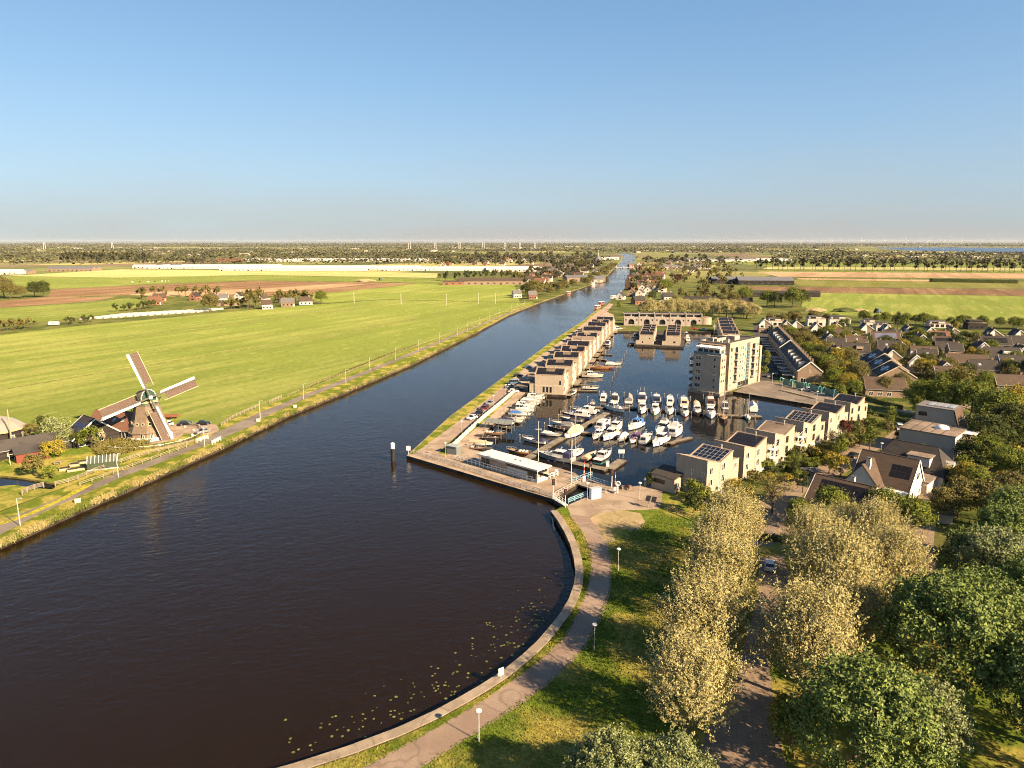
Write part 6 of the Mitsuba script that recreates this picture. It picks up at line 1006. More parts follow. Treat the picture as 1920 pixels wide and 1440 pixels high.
PADS = [(7.1,118.9),(9.0,116.0),(7.8,111.0),(8.1,121.4),(5.0,110.8),(5.6,112.8),(3.3,110.6),(5.9,119.9),(3.9,109.4),(1.1,115.1),(4.8,115.3),(9.0,117.3),(8.1,121.3),(9.2,117.0),(3.7,103.4),(-0.9,100.7),(0.5,97.3),(-3.0,103.2),(5.1,105.8),(-6.1,99.8),(5.4,108.5),(-2.8,98.1),(4.4,105.1),(-1.6,97.7),(4.2,108.4),(4.6,107.6),(4.9,106.0),(1.7,108.3),(3.9,105.1),(4.0,103.3),(5.0,105.0),(0.4,97.3),(7.1,107.3),(-0.7,98.6),(0.7,104.8),(1.7,98.1),(0.9,97.4),(1.2,105.3),(-1.7,103.3),(3.1,108.7),(-4.1,104.3),(-3.5,103.5),(-2.6,102.5),(6.0,108.1),(-2.8,100.1),(-3.6,104.3),(-0.1,101.5),(-0.1,103.2),(-3.9,103.7),(3.9,103.7),(2.9,109.5),(2.7,104.1),(6.1,107.1),(-2.2,99.5),(1.8,109.1),(3.2,105.1),(-0.3,98.4),(2.1,103.1),(3.6,109.4),(3.0,102.3),(0.3,98.4),(-3.2,97.9),(-1.2,97.9),(0.6,106.0),(3.8,106.9),(2.1,100.0),(1.0,107.9),(0.9,102.1),(-0.6,97.9),(5.2,104.7),(1.0,97.6),(-9.1,87.9),(-7.2,85.6),(-3.5,96.4),(-10.6,91.9),(-8.4,95.8),(-4.1,95.3),(-10.2,87.7),(-5.3,94.9),(-5.9,96.9),(-9.3,87.9),(-8.7,87.7),(0.1,95.2),(-8.4,90.5),(-3.7,93.6),(-8.2,93.7),(-4.3,90.8),(0.1,95.0),(-6.0,95.1),(-11.2,90.1),(-6.2,90.7),(-1.6,94.5),(-2.6,97.3),(-7.8,91.1),(-3.1,91.9),(-7.7,86.6),(-7.6,87.6),(-6.2,89.7),(-10.1,87.8),(-7.3,87.8),(-6.0,98.2),(-10.9,90.6),(-4.2,88.9),(-9.2,88.6),(-11.6,92.3),(-8.3,90.9),(-8.2,86.5),(-7.6,92.7),(-6.0,97.5),(-2.5,96.3),(-15.5,89.2),(-10.5,88.6),(-11.8,85.4),(-16.2,84.7),(-13.9,86.3),(-14.6,81.9),(-14.2,82.1),(-14.2,80.9),(-15.6,85.4),(-13.5,85.1),(-7.8,85.9),(-12.8,82.7),(-10.1,87.1),(-15.8,82.4),(-11.0,88.0),(-10.7,87.3),(-15.3,82.5),(-8.9,85.0),(-10.4,86.7),(-13.4,87.6),(-13.8,84.1),(-15.7,81.7),(-9.7,86.2),(-13.3,85.9),(-17.6,87.7),(-8.8,85.0),(-13.7,88.4),(-15.2,81.3),(-7.8,86.4),(-15.5,85.4),(-13.2,82.4),(-12.3,86.4),(-8.2,85.7),(-20.5,78.7),(-21.2,79.3),(-19.3,81.8),(-17.7,83.1),(-17.7,80.9),(-20.6,81.3),(-20.1,80.2),(-19.1,80.5),(-22.7,81.4),(-18.2,82.5),(-27.3,77.2),(-24.1,75.2),(-26.2,74.8),(-16.6,80.1),(-18.8,80.9),(-18.1,77.5),(-24.5,76.0),(-19.8,86.1),(-29.0,80.7),(-18.5,85.6),(-21.0,77.6),(-24.2,80.0),(-24.1,79.2),(-24.0,76.5),(-18.8,79.4),(-25.7,75.3),(-21.9,78.8),(-23.1,81.2),(-22.3,77.6),(-23.1,79.8),(-27.2,76.5),(-19.2,78.9)]
for i, (x, y) in enumerate(PADS):
    one('lily_pad', pad, 'lily_leaf', 'small yellow green lily pad floating along the curved wall', 'lily pad', 'lily pads on the lagoon', X(x, y, 0.06, R1.rand() * 6, 0.09 + 0.13 * R1.rand()))
k = thing('driftwood', 'bleached log lying in the water at the start of the lagoon wall', 'log'); part(k, 'trunk', MB().tube([(*(8.96, 150.29), 0.1), (*(8.95, 145.97), 0.12), (*(8.92, 141.31), 0.05)], [0.22, 0.2, 0.12], 6), C(0.42, 0.36, 0.28)); part(k, 'branch', MB().tube([(*(8.93, 144.48), 0.1), (*(9.27, 141.59), 0.15)], [0.12, 0.06], 5), C(0.42, 0.36, 0.28))

# ================================================================ the windmill and its yard
mx, my = (-111.88, 212.02); fa = math.radians(-47)
k = thing('windmill', 'thatched brown windmill with four white edged sails on a white footed base', 'windmill')
def octa(r0, z0, r1, z1, sk=None): return [(r0, z0), (r1, z1)]
N = X(mx, my, 1.0, fa + math.pi / 8); ph = math.pi / 8
part(k, 'footing', MB().lathe([(6.5, -0.2), (6.5, 0.9), (6.2, 1.0)], 8, phase=0), WHITE, N)
part(k, 'brick_base', MB().lathe([(5.9, 0.5), (5.8, 2.6)], 8), 'brown_brick', N)
part(k, 'thatched_body', MB().lathe([(6.3, 2.35), (6.0, 2.5), (5.2, 4.2), (4.45, 6.6), (3.85, 9.2), (3.55, 10.4)], 8), 'thatch', N)
part(k, 'waist_ring', MB().lathe([(3.4, 10.4), (3.7, 10.5), (3.7, 10.9), (3.3, 11.1)], 8), C(0.12, 0.13, 0.10), N)
part(k, 'white_frieze', MB().lathe([(3.2, 11.1), (3.2, 11.7)], 8), C(0.66, 0.62, 0.52), N)
F = X(mx, my, 1.0, fa)                      # local +x looks towards the sails
cap = MB(); rows = []
for i, (x, w, h, zb) in enumerate([(-3.9, 1.4, 1.8, 11.7), (-2.6, 2.6, 2.9, 11.5), (-0.5, 2.9, 3.6, 11.4), (1.6, 2.7, 3.9, 11.4), (3.0, 2.3, 4.0, 11.4)]):
    rows.append([(x, w * math.cos(a) * (1 if abs(math.cos(a)) < 0.95 else 0.97), zb + h * math.sin(a) ** 0.8) for a in np.linspace(0, math.pi, 9)])
cap.add([p for r in rows for p in r], [(i * 9 + j, i * 9 + j + 1, (i + 1) * 9 + j + 1, (i + 1) * 9 + j) for i in range(4) for j in range(8)]); cap.add(rows[0], [(0, j, j + 1) for j in range(1, 8)])
ck = part(k, 'cap', cap, 'thatch', F, 50)
fr = MB().add([(p[0] - 0.1, p[1] * 0.95, p[2]) for p in rows[-1]], [(0, j, j + 1) for j in range(1, 8)]); scene[ck + '__front_boards'] = shape(fr, C(0.025, 0.075, 0.05), F)
scene[ck + '__front_trim'] = shape(MB().tube([(3.05, p[1], p[2]) for p in rows[-1]], 0.14, 5), WHITE, F); scene[ck + '__storm_beam'] = shape(MB().box(2.9, 3.2, -2.5, 2.5, 11.3, 11.9), C(0.5, 0.42, 0.22), F)
hub = np.array([4.3, 0, 13.1]); tilt = math.radians(12)
S = F @ T().translate(hub.tolist()).rotate([0, 1, 0], -math.degrees(tilt))     # wind shaft along local +x
part(k, 'wind_shaft', MB().tube([(-2.5, 0, 0), (0.7, 0, 0)], [0.35, 0.4], 8), C(0.10, 0.22, 0.17), S)
part(k, 'shaft_head', MB().box(-0.1, 0.75, -0.5, 0.5, -0.5, 0.5), C(0.45, 0.52, 0.45), S)
mat('sail_cloth', lambda p, n, uv: mix((0.115, 0.080, 0.068), (0.16, 0.112, 0.095), fbm(p.x, p.y, p.z * 3, 3)), 0.9, 0.15)
for i in range(4):
    B = S @ T().rotate([1, 0, 0], 15.5 + 90 * i).translate([0.35 + 0.02 * (i % 2), 0, 0]); s = numbered(k + '__sail')
    scene[s + '__spar'] = shape(MB().tube([(0, 0, 0), (0, 0, 14.3)], [0.3, 0.14], 6), C(0.10, 0.10, 0.09), B)
    scene[s + '__leading_board'] = shape(MB().add([(0.12, -0.15, 3.0), (0.12, -0.75, 3.4), (0.02, -0.95, 14.2), (0.02, -0.15, 14.2), (0.04, -0.15, 3.0), (0.04, -0.75, 3.4), (-0.06, -0.95, 14.2), (-0.06, -0.15, 14.2)], [(0, 1, 2, 3), (4, 5, 6, 7), (0, 1, 5, 4), (1, 2, 6, 5), (2, 3, 7, 6), (3, 0, 4, 7)]), WHITE, B)
    scene[s + '__sail_cloth'] = shape(MB().add([(-0.1, 0.2, 4.4), (0.25, 2.25, 4.4), (0.05, 2.25, 14.0), (-0.05, 0.2, 14.0), (-0.16, 0.2, 4.4), (0.19, 2.25, 4.4), (-0.01, 2.25, 14.0), (-0.11, 0.2, 14.0)], [(0, 1, 2, 3), (4, 5, 6, 7), (0, 1, 5, 4), (1, 2, 6, 5), (2, 3, 7, 6), (3, 0, 4, 7)]), 'sail_cloth', B)
    lm = MB().bar((0.22, 2.32, 3.2), (0.02, 2.32, 14.2), 0.12)
    scene[s + '__hem_lath'] = shape(lm, C(0.55, 0.47, 0.32), B)
    for q in range(15): scene[numbered(s + '__lattice_bar')] = shape(MB().bar((0.02, 0.1, 0), (0.02, 2.35, 0), 0.06), C(0.20, 0.15, 0.12), B @ T().translate([0.06, 0, 3.3 + 0.76 * q]))
part(k, 'tail_pole', MB().bar((-3.2, 0, 12.4), (-9.5, 0, 0.5), 0.35), WHITE, F)
for sy in (-1, 1): part(k, 'brace', MB().bar((-1.8, sy * 4.6, 11.4), (-9.0, sy * 0.6, 1.6), 0.22).bar((-1.8, sy * 2, 11.6), (-1.8, sy * 4.8, 11.4), 0.25), C(0.55, 0.46, 0.30), F)
for a in range(8):
    if a in (6, 7, 0, 1):
        Q = X(mx, my, 1.0, fa + math.pi / 4 * a + math.pi / 2)
        for o in (-0.9, 0.9): win(k, Q, 'S', o, -4.62, 4.6, 0.8, 1.0, 0, C(0.7, 0.6, 0.4))
        win(k, Q, 'S', 0.9 * (1 if a % 2 else -1), -5.52, 0.9, 1.1, 1.5, 1)
struct('mill_terrace', MB().lathe([(0.1, 1.011), (9.5, 1.011)], 24, mx, my), 'pavement', 'pale paved ring round the windmill')
k = thing('ring_fence', 'low rail fence with pale posts circling the windmill', 'fence'); pts = [(mx + 15 * math.cos(a), my + 15 * math.sin(a)) for a in np.linspace(-2.7, 1.2, 22)]
for p in pts: part(k, 'post', _rp if '_rp' in globals() else MB().box(-0.1, 0.1, -0.1, 0.1, 0, 1.0), C(0.12, 0.10, 0.08), X(*p, 1.0))
for z in (0.5, 0.95):
    m = MB()
    for a, b_ in zip(pts[:-1], pts[1:]): m.bar((*a, 1 + z), (*b_, 1 + z), 0.09)
    part(k, 'rail', m, WHITE if z > 0.6 else C(0.12, 0.10, 0.08))
for i in range(9):
    a = -2.9 + 0.5 * i; one('boulder', trimesh.creation.icosphere(subdivisions=1, radius=0.42), C(0.66, 0.6, 0.52), 'pale round stone on the grass round the windmill, %s from the left' % ORD[i], 'stone', 'stones round the windmill', X(mx + 12.6 * math.cos(a), my + 12.6 * math.sin(a), 1.2))
# farm buildings at the mill
x, y = (-128.65, 220.28); k, M = house('barn', 'black boarded barn with solar roof and white verges left of the windmill', 'barn', *(-126.49, 206.32), math.radians(-37), 7.5, 13, 2.6, 7.6, 'black_board', 'dark_tile', windows=[('S', 1, 0.3, 2.6, 1.8, 2), ('E', -1, 3.6, 1, 1, 0), ('E', 1.2, 3.2, 1.2, 1.1, 1), ('E', 1.2, 0.6, 1.2, 1.2, 1), ('E', -3.4, 0.2, 3.4, 2.2, 1)], solar=[(-1, -3.3, 3.3, 2, 4, C(0.03, 0.028, 0.05, 0.15, 0.5))])
x, y = (-127.17, 222.27); k, M = house('farmhouse', 'black farmhouse with bright red tiled roof behind the windmill', 'house', *(-123.38, 215.65), math.radians(-12), 15, 10, 2.8, 7.2, 'black_board', 'red_tile', trim=None, windows=[('S', -5, 0.8, 1.2, 1.2, 1), ('S', -2, 0.8, 1.2, 1.2, 1), ('S', 2, 0.8, 1.2, 1.2, 1), ('S', 6, 0.1, 1.2, 2.1, 0), ('E', 0, 1, 1.4, 1.3, 1)], sky=[(-1, -3), (-1, 1), (-1, 4)])
part(k, 'porch', MB().bar((-5.4, -5.4, 2.9), (-1.8, -3.2, 5.2), 0.4, 0.16), WHITE, M)
x, y = (-134.14, 188.44); k, M = house('long_shed', 'long low shed with black roof at the left edge', 'shed', x - 6, y + 5, math.radians(44), 34, 7.5, 2.6, 4.6, 'black_board', 'dark_roof', trim=None, windows=[('S', -10 + 4 * q, 0.7, 1.6, 1.1, 1) for q in range(5)])
x, y = (-131.14, 187.46); k = thing('red_annex', 'red boarded annex with low black roof in front of the long shed', 'shed'); N = X(x, y, 1, math.radians(40)); part(k, 'wall', MB().box(-4.2, 3.5, 0, 4.5, 0, 2.5), C(0.20, 0.05, 0.03), N); part(k, 'roof', MB().slab([(-4.6, -0.4, 2.5), (3.9, -0.4, 2.5), (3.9, 4.8, 3.5), (-4.6, 4.8, 3.5)], -0.15), 'dark_roof', N); win(k, N, 'S', -1.5, 0, 0.8, 1.0, 1.0, 0, DFR); win(k, N, 'S', 0.2, 0, 0.8, 0.8, 1.0, 0, DFR); win(k, N, 'W', -4.2, 2, 0.8, 2.4, 1.3, 1, DFR)
x, y = (-150.27, 202.62); k = thing('round_house', 'many sided black house with pale grey roof cut by the left edge', 'house'); N = X(x - 5, y + 4, 1.0); part(k, 'wall', MB().lathe([(7.2, 0), (7.2, 4.0)], 10), 'black_board', N); part(k, 'eaves', MB().lathe([(7.9, 3.8), (7.9, 4.3)], 10), C(0.45, 0.33, 0.2), N); part(k, 'roof', MB().lathe([(7.9, 4.3), (5.5, 6.2), (2, 7.6), (0.1, 7.9)], 10), C(0.30, 0.28, 0.24), N)
for a in range(10): win(k, N @ T().rotate([0, 0, 1], 36 * a + 18), 'E', 6.86, 0, 1.1, 1.2, 1.5, 1)
one('wooden_mast', MB().tube([(0, 0, 0), (0, 0, 11)], [0.22, 0.16], 8), C(0.42, 0.33, 0.22), 'thick pale wooden mast beside the round black house', 'mast', to=X(*(-147.52, 202.06), 1.0))
x, y = (-106.10, 180.89); k = thing('small_greenhouse', 'small dark greenhouse with white roof bars beside the garden fence', 'greenhouse'); N = X(x - 3, y + 1, 1, math.radians(24)); part(k, 'wall', MB().box(-3.6, 3.6, -2.2, 2.2, 0, 1.9), C(0.07, 0.09, 0.06, 0.2, 0.5), N); part(k, 'roof', MB().profile([(-2.3, 1.9), (2.3, 1.9), (0, 3.3)], 'x', -3.6, 3.6), C(0.10, 0.11, 0.09, 0.2, 0.5), N)
for q in range(9): part(k, 'roof_bar', MB().bar((-3.55 + 0.89 * q, -2.35, 1.95), (-3.55 + 0.89 * q, 0, 3.38), 0.14).bar((-3.55 + 0.89 * q, 2.35, 1.95), (-3.55 + 0.89 * q, 0, 3.38), 0.14), C(0.62, 0.62, 0.55), N)
part(k, 'base_rail', MB().box(-3.7, 3.7, -2.3, -2.2, 0, 0.25), C(0.62, 0.62, 0.55), N)
for i, ((x, y), w, a, lb) in enumerate([((-118.03, 179.53), 2.6, 30, 'dark raised garden bed, left one'), ((-115.52, 178.64), 2.4, 30, 'raised garden bed, middle one'), ((-113.65, 179.98), 3.2, 25, 'pale sided raised garden bed by the greenhouse'), ((-117.70, 183.19), 2.4, 25, 'short raised bed behind the others'), ((-116.94, 185.54), 2.6, 25, 'rear raised bed with soil')]):
    k = thing('raised_bed', lb, 'garden bed', 'raised garden beds'); N = X(x, y, 1, math.radians(a)); part(k, 'frame', MB().box(-w / 2, w / 2, -0.9, 0.9, 0, 0.6), C(0.45, 0.37, 0.25), N); part(k, 'soil', MB().box(-w / 2 + 0.1, w / 2 - 0.1, -0.8, 0.8, 0.6, 0.63), C(0.05, 0.04, 0.025), N)
k = thing('swing_frame', 'pale wooden swing frame in front of the black shed', 'swing'); N = X(*(-134.41, 186.02), 1, math.radians(40)); m = MB()
for a in (-2.2, 2.2): m.bar((a, -1.2, 0), (a, 0, 2.6), 0.15).bar((a, 1.2, 0), (a, 0, 2.6), 0.15)
part(k, 'frame', m.bar((-2.4, 0, 2.6), (2.4, 0, 2.6), 0.16), C(0.5, 0.4, 0.27), N)
for a in (-0.8, 0.8): part(k, 'seat', MB().box(a - 0.3, a + 0.3, -0.12, 0.12, 0.5, 0.55).bar((a - 0.25, 0, 0.55), (a - 0.25, 0, 2.6), 0.03).bar((a + 0.25, 0, 0.55), (a + 0.25, 0, 2.6), 0.03), DGREY, N)
k = thing('picnic_table', 'small picnic table on the garden lawn', 'table'); N = X(*(-123.18, 184.59), 1, 0.5); part(k, 'top', MB().box(-0.9, 0.9, -0.4, 0.4, 0.7, 0.78), C(0.3, 0.25, 0.18), N); part(k, 'bench', MB().box(-0.9, 0.9, -0.95, -0.65, 0.4, 0.46), C(0.3, 0.25, 0.18), N); part(k, 'bench', MB().box(-0.9, 0.9, 0.65, 0.95, 0.4, 0.46), C(0.3, 0.25, 0.18), N); part(k, 'leg', MB().box(-0.7, -0.6, -0.8, 0.8, 0, 0.7).box(0.6, 0.7, -0.8, 0.8, 0, 0.7), C(0.3, 0.25, 0.18), N)
def rails(label, pts, h=1.2, step=2.6, bars=3, skin=None, name='rail_fence'):
    k = thing(name, label, 'fence'); l = LineString(pts); n = max(1, round(l.length / step)); P_ = [l.interpolate(i * l.length / n) for i in range(n + 1)]; skin = skin or C(0.36, 0.30, 0.22)
    for p in P_: part(k, 'post', _fp, skin, X(p.x, p.y, 1.0, 0, [1, 1, h]))
    for q in range(bars):
        for a, b_ in zip(P_[:-1], P_[1:]): part(k, 'rail', MB().bar((a.x, a.y, 1 + h * (0.95 - q * 0.8 / bars)), (b_.x, b_.y, 1 + h * (0.95 - q * 0.8 / bars)), 0.06, 0.10), skin)
_fp = MB().box(-0.09, 0.09, -0.09, 0.09, 0, 1.05)
rails('weathered garden fence between the mill garden and the dike road', [(-112.41, 166.59), (-110.15, 169.36), (-108.95, 176.02), (-107.08, 183.19), (-105.62, 187.46), (-103.25, 192.96), (-98.95, 198.22), (-94.60, 204.90), (-94.09, 207.81)], 1.3, 2.8, 3)
rails('pale lower fence along the dike road below the garden', [(-106.60, 166.98), (-104.30, 172.21), (-102.66, 178.20), (-99.01, 188.93), (-95.04, 199.85)], 1.0, 3.2, 2)
rails('white gate panels at the culvert, road side left', [(-94.37, 205.47), (-92.90, 209.59)], 1.3, 1.6, 4, WHITE, 'white_gate')
rails('white railing at the culvert, water side right', [(-88.95, 203.19), (-88.27, 207.81)], 1.3, 1.6, 4, WHITE, 'white_gate')
rails('pale field gate beside the pond at the left', [(-116.24, 160.21), (-116.56, 163.15), (-114.80, 165.81)], 1.4, 2.4, 4)
rails('rail fence along the pasture behind the mill yard', [(-95.00, 224.99), (-95.05, 236.50), (-93.25, 246.71), (-92.25, 252.56)], 1.2, 2.6, 3)
rails('pale field gate with heap at the pasture corner', [(-90.10, 257.79), (-89.60, 262.31), (-88.66, 266.99)], 1.4, 2.4, 4)
rails('long wire fence along the pasture edge of the dike', [(-87.09, 269.87), (-82.00, 297.59), (-75.53, 320.21), (-62.98, 377.09), (-46.2, 436.9), (-25.4, 536.1), (-4.7, 621.0), (13.6, 697.9)], 1.0, 9, 2, C(0.36, 0.30, 0.16))
k = thing('horse_trailer', 'low rusty brown trailer in the grass behind the windmill', 'trailer'); N = X(*(-117.37, 235.00), 1, 0.2); part(k, 'bed', MB().box(-3.4, 3.4, -1.1, 1.1, 0.7, 1.3), C(0.25, 0.09, 0.04), N); part(k, 'wheel', MB().tube([(-1, -1.2, 0.45), (-1, 1.2, 0.45)], 0.45, 10), BK, N); part(k, 'wheel', MB().tube([(1.2, -1.2, 0.45), (1.2, 1.2, 0.45)], 0.45, 10), BK, N)
struct('flower_strip', sheet(LineString([(-111.59, 139.79), (-108.31, 144.73), (-106.56, 149.04), (-105.26, 158.42), (-104.86, 167.37)]).buffer(0.9), 1.016), 'flower_yellow' if mat('flower_yellow', lambda p, n, uv: mix((0.42, 0.34, 0.04), (0.22, 0.22, 0.03), ss(0.35, 0.6, fbm(p.x / 0.5, p.y / 0.5, 0.0, 3))), 0.95, 0.1) else '', 'strip of yellow flowers beside the dike road')

# ================================================================ trees and plants
def leaf_mat(key, dark, lit, s=1.0, rough=0.55):
    mat(key, lambda p, n, uv: mix(dark, lit, ss(0.25, 0.75, 0.55 * fbm(p.x / s, p.y / s, p.z / s, 3) + 0.45 * cr(dr.floor(p.x / 0.31), dr.floor(p.y / 0.31), dr.floor(p.z / 0.31)))), rough, 0.12)
leaf_mat('poplar_leaf', (0.255, 0.22, 0.08), (0.56, 0.495, 0.235), 1.6, 0.8)
leaf_mat('chestnut_leaf', (0.075, 0.112, 0.022), (0.27, 0.335, 0.10), 1.8, 0.75)
leaf_mat('silver_leaf', (0.10, 0.125, 0.04), (0.36, 0.395, 0.18), 1.2)
leaf_mat('green_leaf', (0.075, 0.102, 0.012), (0.225, 0.255, 0.040), 1.8)
leaf_mat('deep_leaf', (0.035, 0.050, 0.012), (0.10, 0.115, 0.028), 2.0)
leaf_mat('olive_leaf', (0.095, 0.088, 0.024), (0.235, 0.205, 0.065), 2.0)
leaf_mat('yellow_leaf', (0.20, 0.165, 0.020), (0.42, 0.34, 0.050), 1.2)
leaf_mat('red_leaf', (0.045, 0.014, 0.010), (0.12, 0.038, 0.026), 1.2)
leaf_mat('far_leaf', (0.045, 0.048, 0.022), (0.125, 0.115, 0.050), 6.0)
leaf_mat('blossom', (0.22, 0.20, 0.10), (0.62, 0.55, 0.42), 0.7)
mat('bark', lambda p, n, uv: mix((0.075, 0.052, 0.034), (0.17, 0.125, 0.085), fbm(p.x * 4, p.y * 4, p.z, 3)), 0.95, 0.1)
def leaves(c, nrm, size, r, up=0.0, jit=0.9, asp=0.55):
    """Leaf-shaped two-triangle blades at the points c."""
    n = len(c); a = nrm + r.normal(size=(n, 3)) * jit; a /= np.linalg.norm(a, axis=1, keepdims=True) + 1e-9
    u = r.normal(size=(n, 3)) + np.array([0, 0, up]); u -= a * (u * a).sum(1, keepdims=True); u /= np.linalg.norm(u, axis=1, keepdims=True) + 1e-9
    w = np.cross(a, u); s = (size * (0.45 + 1.05 * r.rand(n)))[:, None]
    v = np.stack([c - u * s * 0.5, c + w * s * asp * 0.5 + a * s * 0.08, c + u * s * 0.5, c - w * s * asp * 0.5 + a * s * 0.08], 1).reshape(-1, 3)
    i = np.arange(n)[:, None] * 4
    return v, np.vstack([i + [0, 1, 2], i + [0, 2, 3]])
def crown(seed, R, z0, z1, n, size, kind='round', clump=0.2, up=0.3, shell=0.6):
    r = rs(seed); m = max(6, int(n / 60)); d = r.normal(size=(m, 3)); d /= np.linalg.norm(d, axis=1, keepdims=True)
    d[:, 2] = np.where(d[:, 2] < -0.5, -d[:, 2], d[:, 2])
    lump = 0.72 + 0.5 * meshkit_noise(d * 1.9 + seed * 3.1); rad = (shell + (1 - shell) * r.rand(m) ** 0.6) * lump
    t = (d[:, 2] * rad + 1) / 2; wz = {'round': 1.0, 'cone': 1.25 - 0.95 * np.clip(t, 0, 1), 'column': 1.0, 'vase': 0.62 + 0.5 * np.clip(t, 0, 1), 'poplar': 1.08 - 0.26 * np.clip(t, 0, 1) ** 2}[kind]
    cc = np.c_[d[:, 0] * rad * R * wz, d[:, 1] * rad * R * wz, (z0 + z1) / 2 + d[:, 2] * rad * (z1 - z0) / 2]
    ctr = np.array([0, 0, z0 + (z1 - z0) * 0.42])
    k = n // m; c = np.repeat(cc, k, 0); spread = R * clump * (0.6 + 0.8 * np.repeat(r.rand(m), k))
    off = r.normal(size=(len(c), 3)) * spread[:, None] * np.array([0.62, 0.62, 0.62 if kind != 'poplar' else 0.95]); p = c + off
    p[:, 2] = np.maximum(p[:, 2], z0 * 0.6)
    if kind == 'poplar' or clump < 0.14:     # leafy twigs that point outwards and up
        g = int(n * 0.6) // 22; q = cc[r.randint(len(cc), size=g)] + r.normal(size=(g, 3)) * R * clump * 0.9; e = q - np.array([0, 0, z0 + (z1 - z0) * 0.4]); e /= np.linalg.norm(e, axis=1, keepdims=True)
        if kind == 'poplar': e = e * 0.75 + np.array([0, 0, 0.8])
        ln = (1.5 if kind == 'poplar' else 0.7) * (0.5 + r.rand(g)); t_ = r.rand(g, 22) ** 0.8
        tw = q[:, None] + e[:, None] * (ln[:, None] * t_)[..., None] + r.normal(size=(g, 22, 3)) * (0.10 if kind == 'poplar' else 0.2)
        p = np.vstack([p[:int(len(p) * 0.4)] if kind == 'poplar' else p[:int(len(p) * 0.5)], tw.reshape(-1, 3)])
    nn = p - ctr; nn /= np.linalg.norm(nn, axis=1, keepdims=True) + 1e-9
    return leaves(p, nn, size, r, up), cc
import meshkit
def meshkit_noise(q): return meshkit.noise(q, 3)
def trunk(seed, R, z0, z1, rt, cc, nl=6):
    r = rs(seed + 90); b = MB(); h = z0 + (z1 - z0) * 0.55
    b.tube([(0, 0, -0.3), (0.05, 0.03, 0.4), (r.normal() * 0.12, r.normal() * 0.12, h * 0.5), (r.normal() * 0.25, r.normal() * 0.25, h), (0, 0, z1 * 0.9)], [rt * 1.5, rt, rt * 0.8, rt * 0.5, rt * 0.12], 7)
    for q in cc[r.choice(len(cc), min(nl, len(cc)), False)]:
        s = h * (0.45 + 0.4 * r.rand()); mid = np.array([q[0] * 0.45, q[1] * 0.45, s + (q[2] - s) * 0.6]); b.tube([(0, 0, s), mid, q], [rt * 0.42, rt * 0.25, rt * 0.08], 5)
    return b
TREES = {}
def tree_kind(name, seeds, R, z0, z1, n, size, kind, rt=0.3, clump=0.2, up=0.3, nl=6, shell=0.6):
    TREES[name] = []
    for s in seeds:
        lf, cc = crown(s, R, z0, z1, n, size, kind, clump, up, shell); TREES[name].append((lf, trunk(s, R, z0, z1, rt, cc, nl)))
tree_kind('poplar', (1, 2, 3), 5.4, 2.2, 13.6, 32000, 0.245, 'poplar', 0.34, 0.15, 0.9, 9, 0.5)
tree_kind('chestnut', (4, 5, 6), 5.6, 1.6, 12.6, 25000, 0.34, 'round', 0.36, 0.125, 0.0, 6, 0.8)
tree_kind('big', (7, 8, 9), 4.6, 1.6, 10.2, 6600, 0.43, 'round', 0.28, 0.19, 0.2, 7, 0.62)
tree_kind('small', (10, 11), 2.3, 0.5, 4.8, 1500, 0.40, 'round', 0.14, 0.22, 0.2, 5, 0.6)
tree_kind('shrub', (12, 13), 1.6, 0.05, 2.2, 900, 0.34, 'round', 0.08, 0.25, 0.3, 4, 0.6)
tree_kind('column', (14, 15), 1.25, 0.4, 8.6, 1800, 0.36, 'column', 0.16, 0.5, 0.6, 4, 0.55)
tree_kind('cone', (16,), 2.4, 0.6, 9.0, 2200, 0.42, 'cone', 0.2, 0.22, 0.4, 5, 0.6)
tree_kind('bare', (17,), 4.6, 2.0, 8.6, 1700, 0.34, 'vase', 0.26, 0.30, 0.3, 26, 0.5)
tree_kind('willow', (18,), 4.2, 0.8, 7.6, 4200, 0.5, 'round', 0.26, 0.24, -0.8, 7, 0.65)
tree_kind('far', (20, 21, 22), 4.6, 0.8, 10.0, 520, 1.4, 'round', 0.35, 0.24, 0.2, 3, 0.6)
tree_kind('farpole', (23, 24), 3.6, 2.6, 12.0, 460, 1.6, 'poplar', 0.3, 0.26, 0.6, 3, 0.55)
_tn = 0
WORDS = {'poplar': ('poplar_tree', 'tree'), 'chestnut': ('chestnut_tree', 'tree'), 'big': ('broad_tree', 'tree'), 'small': ('garden_tree', 'tree'), 'shrub': ('shrub', 'shrub'), 'column': ('columnar_tree', 'tree'), 'cone': ('conifer', 'tree'), 'bare': ('bare_tree', 'tree'), 'willow': ('willow_tree', 'tree'), 'far': ('distant_tree', 'tree'), 'farpole': ('avenue_tree', 'tree')}
def tree(kind, x, y, label, leaf, s=1.0, sz=None, group=None, z=1.0):
    global _tn
    _tn += 1; v = TREES[kind][_tn % len(TREES[kind])]; nm, cat = WORDS[kind]; k = thing(nm, label, cat, group); to = X(x, y, z, _tn * 2.4, [s, s, sz or s])
    scene[k + '__crown'] = shape(v[0], leaf, to); scene[k + '__trunk'] = shape(v[1], 'bark', to); return k
PT = 'pale yellow leaved poplars in the park'
